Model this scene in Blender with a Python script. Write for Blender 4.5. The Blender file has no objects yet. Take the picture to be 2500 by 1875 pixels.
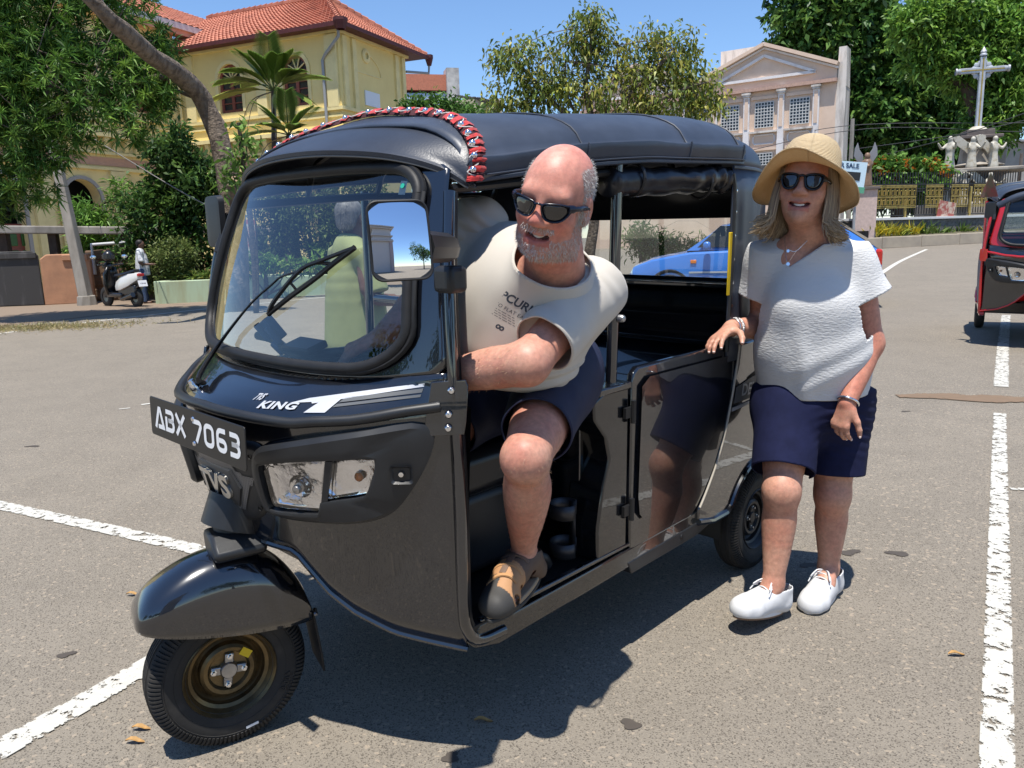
import bpy, bmesh, math, random
import numpy as np
from mathutils import Matrix, Vector
R = math.radians
scene = bpy.context.scene

# ------------------------------------------------------------------ camera
CAM_P, CAM_R, CAM_H = R(10.6), R(1.75), 1.335
def _cam_axes():
 p, r = CAM_P, CAM_R
 up = np.array([0, -np.cos(p), -np.sin(p)]); fw = np.array([0, -np.sin(p), np.cos(p)]); rt = np.array([1., 0, 0])
 M = np.array([[np.cos(r), np.sin(r), 0], [-np.sin(r), np.cos(r), 0], [0, 0, 1]])
 return np.array([M @ rt, M @ fw, M @ up])
CW = _cam_axes()
cam = bpy.data.objects.new('camera', bpy.data.cameras.new('camera'))
scene.collection.objects.link(cam)
cam.data.sensor_width = 36.0
cam.data.lens = 36.0 * 1878.0 / 2500.0
cam.data.clip_start = 0.05; cam.data.clip_end = 2000
m4 = Matrix.Identity(4)
for i in range(3):
 m4[i][0] = CW[i, 0]; m4[i][1] = -CW[i, 1]; m4[i][2] = -CW[i, 2]
m4[2][3] = CAM_H
cam.matrix_world = m4
scene.camera = cam

# ------------------------------------------------------------------ light
SUN_DIR = np.array([-0.05, -0.25, 1.0]); SUN_DIR /= np.linalg.norm(SUN_DIR)      # towards the sun
world = bpy.data.worlds.new('World'); scene.world = world; world.use_nodes = True
wn = world.node_tree
sky = wn.nodes.new('ShaderNodeTexSky'); sky.sky_type = 'NISHITA'; sky.sun_disc = False
sky.sun_elevation = math.asin(SUN_DIR[2]); sky.sun_rotation = math.atan2(SUN_DIR[0], SUN_DIR[1])
sky.altitude = 20; sky.air_density = 1.0; sky.dust_density = 0.0; sky.ozone_density = 8.0
wn.links.new(sky.outputs[0], wn.nodes['Background'].inputs[0])
wn.nodes['Background'].inputs[1].default_value = 0.13
sun = bpy.data.objects.new('sun', bpy.data.lights.new('sun', 'SUN'))
scene.collection.objects.link(sun)
sun.data.energy = 5.0; sun.data.angle = R(0.55); sun.data.color = (1.0, 0.955, 0.88)
sun.rotation_euler = Vector(SUN_DIR).to_track_quat('Z', 'Y').to_euler()
scene.view_settings.view_transform = 'Standard'; scene.view_settings.look = 'None'
scene.view_settings.exposure = 0.48; scene.view_settings.gamma = 1.0
scene.cycles.max_bounces = 10; scene.cycles.transparent_max_bounces = 16
scene.cycles.glossy_bounces = 5; scene.cycles.transmission_bounces = 6; scene.cycles.diffuse_bounces = 3
scene.cycles.caustics_reflective = False; scene.cycles.caustics_refractive = False

# ------------------------------------------------------------------ helpers
C = scene.collection
rng = np.random.default_rng(7); random.seed(7)
def A(*a): return np.array(a, float)
def nrm(v):
 v = np.array(v, float); return v / (np.linalg.norm(v) + 1e-12)
def at(u, w, Y):
 """world point seen at photo pixel (u,w) at world depth Y"""
 d = CW @ A((u - 1250) / 1878., (w - 937.5) / 1878., 1)
 return A(0, 0, CAM_H) + d * (Y / d[1])
def ground_z(x, y):
 t = (0.8 * np.asarray(x, float) + 0.6 * np.asarray(y, float) - 5.0) / 2.0
 return 0.0125 * 2.0 * np.where(t > 30, t, np.log1p(np.exp(np.minimum(t, 30))))
def on_ground(u, w):
 d = CW @ A((u - 1250) / 1878., (w - 937.5) / 1878., 1)
 t = -CAM_H / d[2]
 for _ in range(30):
  P = A(0, 0, CAM_H) + d * t
  t = (ground_z(P[0], P[1]) - CAM_H) / d[2]
 P = A(0, 0, CAM_H) + d * t
 return P

class MB:
 def __init__(s): s.v = []; s.f = []; s.m = []
 def add(s, v, f, mi=0):
  o = len(s.v); s.v.extend([tuple(map(float, p)) for p in v])
  s.f.extend([tuple(i + o for i in q) for q in f]); s.m.extend([mi] * len(f)); return s
 def box(s, c, size, rot=None, mi=0):
  h = np.array(size, float) / 2; c = np.array(c, float)
  P = np.array([[x, y, z] for x in (-1, 1) for y in (-1, 1) for z in (-1, 1)]) * h
  if rot is not None: P = P @ np.array(rot).T
  return s.add(P + c, [(0, 1, 3, 2), (4, 6, 7, 5), (0, 4, 5, 1), (2, 3, 7, 6), (0, 2, 6, 4), (1, 5, 7, 3)], mi)
 def bar(s, p, q, w, h=None, up=(0, 0, 1), mi=0):
  p = np.array(p, float); q = np.array(q, float); h = w if h is None else h
  x = nrm(q - p); y = np.cross(np.array(up, float), x)
  if np.linalg.norm(y) < 1e-5: y = np.cross(A(1, 0, 0), x)
  y = nrm(y); z = np.cross(x, y)
  return s.box((p + q) / 2, (np.linalg.norm(q - p), w, h), np.array([x, y, z]).T, mi)
 def loft(s, rings, closed=True, cap=True, mi=0):
  n = len(rings[0]); V = [p for r in rings for p in r]; F = []
  m = n if closed else n - 1
  for i in range(len(rings) - 1):
   for j in range(m):
    k = (j + 1) % n
    F.append((i * n + j, i * n + k, (i + 1) * n + k, (i + 1) * n + j))
  if cap and closed:
   F.append(tuple(range(n))[::-1]); F.append(tuple((len(rings) - 1) * n + j for j in range(n)))
  return s.add(V, F, mi)
 def tube(s, path, r, n=8, cap=True, mi=0, flat=1.0, up=None):
  P = np.array(path, float); k = len(P); rr = np.broadcast_to(np.array(r, float), (k,))
  T = np.gradient(P, axis=0); T /= np.linalg.norm(T, axis=1)[:, None] + 1e-12
  ref = A(0, 0, 1) if up is None else np.array(up, float)
  if abs(T[0] @ ref) > .95: ref = A(1, 0, 0)
  rings = []; a = nrm(ref - T[0] * (ref @ T[0]))
  for i in range(k):
   a = nrm(a - T[i] * (a @ T[i])); b = np.cross(T[i], a)
   rings.append([P[i] + rr[i] * (math.cos(t) * a * flat + math.sin(t) * b) for t in np.linspace(0, 2 * math.pi, n, endpoint=False)])
  return s.loft(rings, True, cap, mi)
 def lathe(s, prof, n=24, o=(0, 0, 0), axis=(0, 0, 1), mi=0, cap=False, a0=0, a1=2 * math.pi):
  ax = nrm(axis); u = nrm(np.cross(ax, A(0, 0, 1) if abs(ax[2]) < .9 else A(1, 0, 0))); w = np.cross(ax, u); o = np.array(o, float)
  full = abs(a1 - a0 - 2 * math.pi) < 1e-6
  ang = np.linspace(a0, a1, n, endpoint=not full)
  rings = [[o + ax * z + r * (math.cos(t) * u + math.sin(t) * w) for t in ang] for r, z in prof]
  return s.loft(rings, full, cap, mi)
 def grid(s, P, mi=0, flip=False):
  P = np.array(P, float); a, b = P.shape[:2]
  F = []
  for i in range(a - 1):
   for j in range(b - 1):
    q = (i * b + j, i * b + j + 1, (i + 1) * b + j + 1, (i + 1) * b + j)
    F.append(q[::-1] if flip else q)
  return s.add(P.reshape(-1, 3), F, mi)
 def poly(s, pts, fn, w0, w1, mi=0):
  """extruded polygon: fn(u,v,w)->xyz"""
  n = len(pts)
  a = [fn(u, v, w0) for u, v in pts]; b = [fn(u, v, w1) for u, v in pts]
  F = [tuple(range(n)), tuple(range(n, 2 * n))[::-1]]
  for i in range(n):
   k = (i + 1) % n; F.append((i, i + n, k + n, k))
  return s.add(a + b, F, mi)
 def sphere(s, c, r, n=10, m=7, mi=0, rot=None):
  r = np.broadcast_to(np.array(r, float), (3,)); c = np.array(c, float)
  rings = []
  for i in range(1, m):
   t = math.pi * i / m
   ring = [A(r[0] * math.sin(t) * math.cos(p), r[1] * math.sin(t) * math.sin(p), r[2] * math.cos(t)) for p in np.linspace(0, 2 * math.pi, n, endpoint=False)]
   if rot is not None: ring = [np.array(rot) @ q for q in ring]
   rings.append([c + q for q in ring])
  return s.loft(rings, True, True, mi)
 def build(s, name, mat, parent=None, smooth=40, bevel=0, xf=None, seg=2):
  v = np.array(s.v, float)
  if xf is not None: v = xf(v)
  me = bpy.data.meshes.new(name); me.from_pydata(v.tolist(), [], s.f)
  return finish(me, name, mat, parent, smooth, bevel, s.m, seg)

def finish(me, name, mat, parent=None, smooth=40, bevel=0, mi=None, seg=2, recalc=True):
 mats = mat if isinstance(mat, (list, tuple)) else [mat]
 for q in mats: me.materials.append(q)
 if mi is not None and len(mats) > 1: me.polygons.foreach_set('material_index', mi)
 if recalc:
  bm = bmesh.new(); bm.from_mesh(me); bmesh.ops.recalc_face_normals(bm, faces=bm.faces); bm.to_mesh(me); bm.free()
 if smooth:
  me.shade_smooth()
  if smooth < 180: me.set_sharp_from_angle(angle=R(smooth))
 me.update()
 o = bpy.data.objects.new(name, me); C.objects.link(o)
 if parent is not None: o.parent = parent
 if bevel:
  b = o.modifiers.new('bevel', 'BEVEL'); b.width = bevel; b.segments = seg; b.limit_method = 'ANGLE'; b.angle_limit = R(35); b.harden_normals = False
 return o
def empty(name, loc=(0, 0, 0), rz=0.0):
 o = bpy.data.objects.new(name, None); C.objects.link(o)
 o.location = tuple(map(float, loc)); o.rotation_euler = (0, 0, rz); o.empty_display_size = .1
 return o
def tag(o, label=None, cat=None, group=None, kind=None):
 if label: o['label'] = label
 if cat: o['category'] = cat
 if group: o['group'] = group
 if kind: o['kind'] = kind
 return o
def dup(o, parent=None):
 c = o.copy(); C.objects.link(c); c.parent = parent
 for ch in list(o.children): dup(ch, c)
 return c
def mirror_y(o, parent):
 """copy of a part mirrored in the vehicle's centre plane"""
 me = o.data.copy(); v = np.empty(len(me.vertices) * 3); me.vertices.foreach_get('co', v); v = v.reshape(-1, 3); v[:, 1] *= -1
 me.vertices.foreach_set('co', v.ravel()); me.flip_normals(); me.update()
 c = bpy.data.objects.new(o.name.split('.')[0], me); C.objects.link(c); c.parent = parent
 for m in o.modifiers:
  b = c.modifiers.new(m.name, m.type)
  if m.type == 'BEVEL': b.width = m.width; b.segments = m.segments; b.limit_method = 'ANGLE'; b.angle_limit = m.angle_limit
 return c
def spline(pts, n=24, closed=False):
 P = np.array(pts, float); k = len(P)
 if closed: Q = np.vstack([P[-1], P, P[0], P[1]]); segs = k
 else: Q = np.vstack([2 * P[0] - P[1], P, 2 * P[-1] - P[-2]]); segs = k - 1
 out = []
 for t in np.linspace(0, segs, n, endpoint=not closed):
  i = min(int(t), segs - 1); u = t - i
  a, b, c, d = Q[i], Q[i + 1], Q[i + 2], Q[i + 3]
  out.append(.5 * ((2 * b) + (-a + c) * u + (2 * a - 5 * b + 4 * c - d) * u * u + (-a + 3 * b - 3 * c + d) * u ** 3))
 return np.array(out)
def rot_euler(x, y, z):
 cx, sx, cy, sy, cz, sz = math.cos(x), math.sin(x), math.cos(y), math.sin(y), math.cos(z), math.sin(z)
 return np.array([[cz, -sz, 0], [sz, cz, 0], [0, 0, 1]]) @ np.array([[cy, 0, sy], [0, 1, 0], [-sy, 0, cy]]) @ np.array([[1, 0, 0], [0, cx, -sx], [0, sx, cx]])
def vnoise(P, scale, seed=0):
 """value noise in [-1,1] at points P (n,3)"""
 Q = np.asarray(P, float) * scale + seed * 17.37; i = np.floor(Q).astype(np.int64); f = Q - i; f = f * f * (3 - 2 * f)
 def h(a, b, c):
  n = (a * 374761393 + b * 668265263 + c * 1274126177 + seed * 99991) & 0xffffffff
  n = ((n ^ (n >> 13)) * 1274126177) & 0xffffffff
  return ((n ^ (n >> 16)) & 0xffff) / 32767.5 - 1
 x, y, z = i[:, 0], i[:, 1], i[:, 2]; r = 0
 for dx in (0, 1):
  for dy in (0, 1):
   for dz in (0, 1):
    w = (f[:, 0] if dx else 1 - f[:, 0]) * (f[:, 1] if dy else 1 - f[:, 1]) * (f[:, 2] if dz else 1 - f[:, 2])
    r = r + w * h(x + dx, y + dy, z + dz)
 return r

# ------------------------------------------------------------------ materials
def srgb(r, g, b):
 f = lambda c: c / 12.92 if c <= .04045 else ((c + .055) / 1.055) ** 2.4
 return (f(r / 255), f(g / 255), f(b / 255))
def mat(name, col, rough=.6, metal=0.0, spec=.5, coat=0.0, coat_rough=.03, var=0.0, vscale=8.0, col2=None, bump=0.0, bscale=60.0, vdet=4.0,
  sub=0.0, sub_rad=(1, .3, .15), sheen=0.0, attr=None, trans=0.0, ior=1.45, alpha=1.0, emis=None, bdist=0.01, vlo=.35, vhi=.65, rvar=0.0, translucent=0.0, coords='Object', vstretch=None, bstretch=None):
 m = bpy.data.materials.new(name); m.use_nodes = True; nt = m.node_tree; b = nt.nodes['Principled BSDF']
 I = b.inputs
 I['Base Color'].default_value = (*col, 1); I['Roughness'].default_value = rough; I['Metallic'].default_value = metal
 I['Specular IOR Level'].default_value = spec; I['Coat Weight'].default_value = coat; I['Coat Roughness'].default_value = coat_rough
 I['IOR'].default_value = ior; I['Transmission Weight'].default_value = trans; I['Alpha'].default_value = alpha
 if sub: I['Subsurface Weight'].default_value = sub; I['Subsurface Radius'].default_value = sub_rad; I['Subsurface Scale'].default_value = .006
 if sheen: I['Sheen Weight'].default_value = sheen
 if emis: I['Emission Color'].default_value = (*emis[:3], 1); I['Emission Strength'].default_value = emis[3]
 tc = nt.nodes.new('ShaderNodeTexCoord'); vec = tc.outputs[coords]
 base = None
 if attr:
  an = nt.nodes.new('ShaderNodeAttribute'); an.attribute_name = attr; base = an.outputs['Color']
  nt.links.new(base, I['Base Color'])
 if var or col2:
  vv = vec
  if vstretch:
   mp = nt.nodes.new('ShaderNodeMapping'); mp.inputs['Scale'].default_value = vstretch; nt.links.new(vec, mp.inputs['Vector']); vv = mp.outputs[0]
  n = nt.nodes.new('ShaderNodeTexNoise'); n.inputs['Scale'].default_value = vscale; n.inputs['Detail'].default_value = vdet; n.inputs['Roughness'].default_value = .62
  nt.links.new(vv, n.inputs['Vector'])
  rp = nt.nodes.new('ShaderNodeMapRange'); rp.inputs['From Min'].default_value = vlo; rp.inputs['From Max'].default_value = vhi
  nt.links.new(n.outputs['Fac'], rp.inputs['Value'])
  mx = nt.nodes.new('ShaderNodeMix'); mx.data_type = 'RGBA'
  nt.links.new(rp.outputs[0], mx.inputs['Factor'])
  if base is not None:
   mx.blend_type = 'MULTIPLY'; nt.links.new(base, mx.inputs['A']); mx.inputs['B'].default_value = (1 - var, 1 - var, 1 - var, 1)
  else:
   c2 = col2 if col2 else tuple(c * (1 - var) for c in col)
   mx.inputs['A'].default_value = (*col, 1); mx.inputs['B'].default_value = (*c2, 1)
  nt.links.new(mx.outputs['Result'], I['Base Color'])
  if rvar:
   r2 = nt.nodes.new('ShaderNodeMapRange'); r2.inputs['To Min'].default_value = rough; r2.inputs['To Max'].default_value = rough + rvar
   nt.links.new(rp.outputs[0], r2.inputs['Value']); nt.links.new(r2.outputs[0], I['Roughness'])
 if bump:
  n2 = nt.nodes.new('ShaderNodeTexNoise'); n2.inputs['Scale'].default_value = bscale; n2.inputs['Detail'].default_value = 5; bv_ = vec
  if bstretch:
   m2 = nt.nodes.new('ShaderNodeMapping'); m2.inputs['Scale'].default_value = bstretch; nt.links.new(vec, m2.inputs['Vector']); bv_ = m2.outputs[0]
  nt.links.new(bv_, n2.inputs['Vector'])
  bp = nt.nodes.new('ShaderNodeBump'); bp.inputs['Strength'].default_value = bump; bp.inputs['Distance'].default_value = bdist
  nt.links.new(n2.outputs['Fac'], bp.inputs['Height']); nt.links.new(bp.outputs[0], I['Normal'])
 if translucent:
  out = nt.nodes['Material Output']; tr = nt.nodes.new('ShaderNodeBsdfTranslucent'); mxs = nt.nodes.new('ShaderNodeMixShader'); mxs.inputs[0].default_value = translucent
  src = I['Base Color'].links[0].from_socket if I['Base Color'].is_linked else None
  if src is not None: nt.links.new(src, tr.inputs[0])
  else: tr.inputs[0].default_value = (*col, 1)
  nt.links.new(b.outputs[0], mxs.inputs[1]); nt.links.new(tr.outputs[0], mxs.inputs[2]); nt.links.new(mxs.outputs[0], out.inputs[0])
 return m
def set_col(me, cols, name='Col'):
 a = me.color_attributes.new(name, 'FLOAT_COLOR', 'POINT')
 c = np.ones((len(me.vertices), 4), np.float32); c[:, :3] = cols
 a.data.foreach_set('color', c.ravel())
def text_mesh(txt, size, name='lettering', bold=0.0, extrude=.0008, shear=0.0, space=1.0):
 cu = bpy.data.curves.new(name, 'FONT'); cu.body = txt; cu.size = size; cu.align_x = 'CENTER'; cu.align_y = 'CENTER'; cu.extrude = extrude; cu.offset = bold; cu.shear = shear; cu.space_character = space
 cu.resolution_u = 3
 o = bpy.data.objects.new(name, cu); C.objects.link(o)
 dg = bpy.context.evaluated_depsgraph_get(); me = bpy.data.meshes.new_from_object(o.evaluated_get(dg))
 bpy.data.objects.remove(o); bpy.data.curves.remove(cu)
 return me
def place_text(txt, size, name, m, parent, fn, **kw):
 """lettering wrapped on a surface: fn(u,v,w)->xyz"""
 me = text_mesh(txt, size, name, **kw)
 v = np.empty(len(me.vertices) * 3); me.vertices.foreach_get('co', v); v = v.reshape(-1, 3)
 v = np.array([fn(*p) for p in v]); me.vertices.foreach_set('co', v.ravel()); me.materials.clear()
 return finish(me, name, m, parent, smooth=0, recalc=False)

# ------------------------------------------------------------------ smooth solid modelling (bodies)
class SDF:
 def __init__(s, lo, hi, h):
  s.lo = np.array(lo, float); s.h = h; s.n = (np.ceil((np.array(hi, float) - s.lo) / h)).astype(int) + 1
  s.D = np.full(s.n, 1.0, np.float32)
 def _sub(s, lo, hi, pad):
  a = np.maximum(np.floor((np.array(lo) - pad - s.lo) / s.h).astype(int), 0); b = np.minimum(np.ceil((np.array(hi) + pad - s.lo) / s.h).astype(int) + 1, s.n)
  if (b <= a).any(): return None, None
  sl = tuple(slice(i, j) for i, j in zip(a, b))
  ax = [s.lo[k] + s.h * np.arange(a[k], b[k]) for k in range(3)]
  P = np.stack(np.meshgrid(*ax, indexing='ij'), -1)
  return sl, P
 def put(s, sl, d, k, neg=False):
  a = s.D[sl]
  if neg:
   d = -d
   if k > 0:
    hh = np.clip(.5 - .5 * (a - d) / k, 0, 1); r = a + (d - a) * hh + k * hh * (1 - hh)
   else: r = np.maximum(a, d)
  elif k > 0:
   hh = np.clip(.5 + .5 * (a - d) / k, 0, 1); r = a + (d - a) * hh - k * hh * (1 - hh)
  else: r = np.minimum(a, d)
  s.D[sl] = r
 def cap(s, p, q, r0, r1=None, k=.02, neg=False, flat=None):
  """tapered capsule; flat=(axis,factor) squashes it along axis"""
  p = np.array(p, float); q = np.array(q, float); r1 = r0 if r1 is None else r1; m = max(r0, r1) * (max(1, flat[1]) if flat else 1)
  sl, P = s._sub(np.minimum(p, q) - m, np.maximum(p, q) + m, k + 3 * s.h)
  if sl is None: return s
  ba = q - p; pa = P - p; t = np.clip((pa @ ba) / (ba @ ba + 1e-9), 0, 1)
  w = pa - t[..., None] * ba
  if flat:
   ax = nrm(flat[0]); c = w @ ax; w = w + (c * (1 / flat[1] - 1))[..., None] * ax
   d = (np.linalg.norm(w, axis=-1) - (r0 + (r1 - r0) * t)) * min(1, flat[1])
  else: d = np.linalg.norm(w, axis=-1) - (r0 + (r1 - r0) * t)
  s.put(sl, d.astype(np.float32), k, neg); return s
 def ell(s, c, r, rot=None, k=.02, neg=False):
  c = np.array(c, float); r = np.broadcast_to(np.array(r, float), (3,)); m = r.max()
  sl, P = s._sub(c - m, c + m, k + 3 * s.h)
  if sl is None: return s
  q = P - c
  if rot is not None: q = q @ np.array(rot)
  k0 = np.linalg.norm(q / r, axis=-1); k1 = np.linalg.norm(q / (r * r), axis=-1) + 1e-9
  s.put(sl, (k0 * (k0 - 1) / k1).astype(np.float32), k, neg); return s
 def chain(s, pts, rs, k=.02):
  """limb: smooth tapered tube through the points, joined to the rest once"""
  Q = np.hstack([np.array(pts, float), np.array(rs, float)[:, None]])
  if len(Q) > 2: Q = spline(Q, (len(Q) - 1) * 4 + 1)
  P_, r_ = Q[:, :3], Q[:, 3]; m = r_.max(); pad = k + 3 * s.h
  a0 = np.maximum(np.floor((P_.min(0) - m - pad - s.lo) / s.h).astype(int), 0); b0 = np.minimum(np.ceil((P_.max(0) + m + pad - s.lo) / s.h).astype(int) + 1, s.n)
  if (b0 <= a0).any(): return s
  d = np.full(b0 - a0, 1.0, np.float32)
  for i in range(len(P_) - 1):
   p, q = P_[i], P_[i + 1]; rm = max(r_[i], r_[i + 1]); sl, P = s._sub(np.minimum(p, q) - rm, np.maximum(p, q) + rm, pad)
   if sl is None: continue
   P = P.astype(np.float32); ba = (q - p).astype(np.float32); pa = P - p.astype(np.float32); t = np.clip((pa @ ba) / (ba @ ba + 1e-9), 0, 1)
   e = np.linalg.norm(pa - t[..., None] * ba, axis=-1) - (r_[i] + (r_[i + 1] - r_[i]) * t)
   ss = tuple(slice(x.start - o_, x.stop - o_) for x, o_ in zip(sl, a0)); d[ss] = np.minimum(d[ss], e)
  s.put(tuple(slice(x, y) for x, y in zip(a0, b0)), d, k); return s
 def half(s, p, n, k=0.0):
  """keep the side n points away from"""
  ax = [s.lo[i] + s.h * np.arange(s.n[i]) for i in range(3)]; n = nrm(n); p = np.array(p, float)
  d = ((ax[0] - p[0]) * n[0])[:, None, None] + ((ax[1] - p[1]) * n[1])[None, :, None] + ((ax[2] - p[2]) * n[2])[None, None, :]
  s.D = np.maximum(s.D, d.astype(np.float32)) if k == 0 else s._smax(s.D, d.astype(np.float32), k); return s
 @staticmethod
 def _smax(a, d, k):
  hh = np.clip(.5 - .5 * (a - d) / k, 0, 1); return a + (d - a) * hh + k * hh * (1 - hh)
 def mesh(s, smooth=1):
  D = s.D; D = np.pad(D, 1, constant_values=1.0); lo = s.lo - s.h
  S = D < 0; c = np.zeros(np.array(D.shape) - 1, np.int8)
  for i in (0, 1):
   for j in (0, 1):
    for k in (0, 1): c += S[i:D.shape[0] - 1 + i, j:D.shape[1] - 1 + j, k:D.shape[2] - 1 + k]
  act = (c > 0) & (c < 8); I = np.argwhere(act); idx = np.full(c.shape, -1, np.int64); idx[act] = np.arange(len(I))
  acc = np.zeros((len(I), 3)); cnt = np.zeros(len(I))
  cor = [(i, j, k) for i in (0, 1) for j in (0, 1) for k in (0, 1)]
  val = {q: D[I[:, 0] + q[0], I[:, 1] + q[1], I[:, 2] + q[2]].astype(float) for q in cor}
  for q in cor:
   for ax in range(3):
    if q[ax] == 0:
     q2 = list(q); q2[ax] = 1; q2 = tuple(q2); a, b = val[q], val[q2]; mk = (a < 0) != (b < 0)
     t = np.where(mk, a / np.where(mk, a - b, 1), 0); pt = np.tile(np.array(q, float), (len(I), 1)); pt[:, ax] += t
     acc += pt * mk[:, None]; cnt += mk
  V = (I + acc / cnt[:, None]) * s.h + lo
  F = []
  for ax in range(3):
   b, cc = (ax + 1) % 3, (ax + 2) % 3
   sa = [slice(None)] * 3; sb = [slice(None)] * 3; sa[ax] = slice(0, -1); sb[ax] = slice(1, None)
   cr = S[tuple(sa)] != S[tuple(sb)]; E = np.argwhere(cr); E = E[(E[:, b] > 0) & (E[:, cc] > 0) & (E[:, b] < c.shape[b]) & (E[:, cc] < c.shape[cc])]
   ins = S[E[:, 0], E[:, 1], E[:, 2]]
   def cell(db, dc):
    q = E.copy(); q[:, b] += db; q[:, cc] += dc; return idx[q[:, 0], q[:, 1], q[:, 2]]
   f = np.stack([cell(-1, -1), cell(0, -1), cell(0, 0), cell(-1, 0)], 1)
   f[~ins] = f[~ins][:, ::-1]; F.append(f)
  F = np.vstack(F); F = F[(F >= 0).all(1)]
  for _ in range(smooth):
   e = np.vstack([F[:, [0, 1]], F[:, [1, 2]], F[:, [2, 3]], F[:, [3, 0]]]); a = np.zeros_like(V); n = np.zeros(len(V))
   np.add.at(a, e[:, 0], V[e[:, 1]]); np.add.at(a, e[:, 1], V[e[:, 0]]); np.add.at(n, e[:, 0], 1); np.add.at(n, e[:, 1], 1)
   V = V * .5 + .5 * a / np.maximum(n, 1)[:, None]
  return V, F
def vnormals(V, F):
 n = np.cross(V[F[:, 2]] - V[F[:, 0]], V[F[:, 3]] - V[F[:, 1]]); N = np.zeros_like(V)
 for i in range(4): np.add.at(N, F[:, i], n)
 return N / (np.linalg.norm(N, axis=1)[:, None] + 1e-12)
def np_mesh(name, V, F, m, parent=None, cols=None, smooth=180):
 me = bpy.data.meshes.new(name)
 me.vertices.add(len(V)); me.vertices.foreach_set('co', np.asarray(V, np.float32).ravel())
 k = F.shape[1]; me.loops.add(len(F) * k); me.loops.foreach_set('vertex_index', F.astype(np.int32).ravel())
 me.polygons.add(len(F)); me.polygons.foreach_set('loop_start', np.arange(0, len(F) * k, k, dtype=np.int32)); me.polygons.foreach_set('loop_total', np.full(len(F), k, np.int32))
 me.update(calc_edges=True); me.validate()
 if cols is not None: set_col(me, cols)
 return finish(me, name, m, parent, smooth, recalc=False)
# ------------------------------------------------------------------ ground
def asphalt_mat(name, dirt=0.0):
 m = bpy.data.materials.new(name); m.use_nodes = True; nt = m.node_tree; b = nt.nodes['Principled BSDF']; N = nt.nodes.new; L = nt.links.new
 tc = N('ShaderNodeTexCoord'); ve = tc.outputs['Object']
 def noise(sc, det=4, ro=.6):
  n = N('ShaderNodeTexNoise'); n.inputs['Scale'].default_value = sc; n.inputs['Detail'].default_value = det; n.inputs['Roughness'].default_value = ro; L(ve, n.inputs['Vector']); return n.outputs['Fac']
 def ramp(f, a, b_):
  r = N('ShaderNodeMapRange'); r.inputs['From Min'].default_value = a; r.inputs['From Max'].default_value = b_; L(f, r.inputs['Value']); return r.outputs[0]
 def mix(fac, a, c, mode='MIX'):
  x = N('ShaderNodeMix'); x.data_type = 'RGBA'; x.blend_type = mode
  for s_, v in (('A', a), ('B', c)):
   if isinstance(v, tuple): x.inputs[s_].default_value = (*v, 1)
   else: L(v, x.inputs[s_])
  if isinstance(fac, float): x.inputs['Factor'].default_value = fac
  else: L(fac, x.inputs['Factor'])
  return x.outputs['Result']
 c = mix(ramp(noise(.35, 3), .35, .65), (0.233, 0.203, 0.162), (0.202, 0.177, 0.143))
 c = mix(ramp(noise(2.2, 5), .42, .72), c, (0.178, 0.155, 0.125))
 # aggregate: pale and dark stones
 vo = N('ShaderNodeTexVoronoi'); vo.inputs['Scale'].default_value = 260; L(ve, vo.inputs['Vector'])
 sep = N('ShaderNodeSeparateColor'); L(vo.outputs['Color'], sep.inputs[0])
 c = mix(ramp(sep.outputs[0], .70, .76), c, (0.243, 0.212, 0.169))
 c = mix(ramp(sep.outputs[1], .80, .84), c, (0.109, 0.094, 0.075))
 vo2 = N('ShaderNodeTexVoronoi'); vo2.inputs['Scale'].default_value = 90; L(ve, vo2.inputs['Vector'])
 sep2 = N('ShaderNodeSeparateColor'); L(vo2.outputs['Color'], sep2.inputs[0])
 c = mix(ramp(sep2.outputs[2], .95, .965), c, (0.300, 0.250, 0.192))
 c = mix(ramp(noise(7, 6, .7), .62, .80), c, (0.155, 0.132, 0.104))
 L(c, b.inputs['Base Color']); b.inputs['Roughness'].default_value = .86; b.inputs['Specular IOR Level'].default_value = .35
 bp = N('ShaderNodeBump'); bp.inputs['Strength'].default_value = .55; bp.inputs['Distance'].default_value = .004
 ad = N('ShaderNodeMath'); ad.operation = 'ADD'; L(vo.outputs['Distance'], ad.inputs[0]); L(noise(90, 4), ad.inputs[1])
 L(ad.outputs[0], bp.inputs['Height']); L(bp.outputs[0], b.inputs['Normal'])
 return m
M = {}
M['asphalt'] = asphalt_mat('asphalt')
def axis_pts(lim, fine):
 a = [0]; st = fine
 while a[-1] < lim: a.append(a[-1] + st); st *= 1.22
 return np.array([-q for q in a[:0:-1]] + a)
gx = axis_pts(420, 1.0); gy = axis_pts(420, 1.0)
g = MB()
P = np.zeros((len(gy), len(gx), 3)); P[..., 0] = gx[None, :]; P[..., 1] = gy[:, None] + 5; P[..., 2] = np.minimum(ground_z(P[..., 0], P[..., 1]), 1.2)
g.grid(P)
tag(g.build('road', M['asphalt'], smooth=180), kind='structure')

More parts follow.
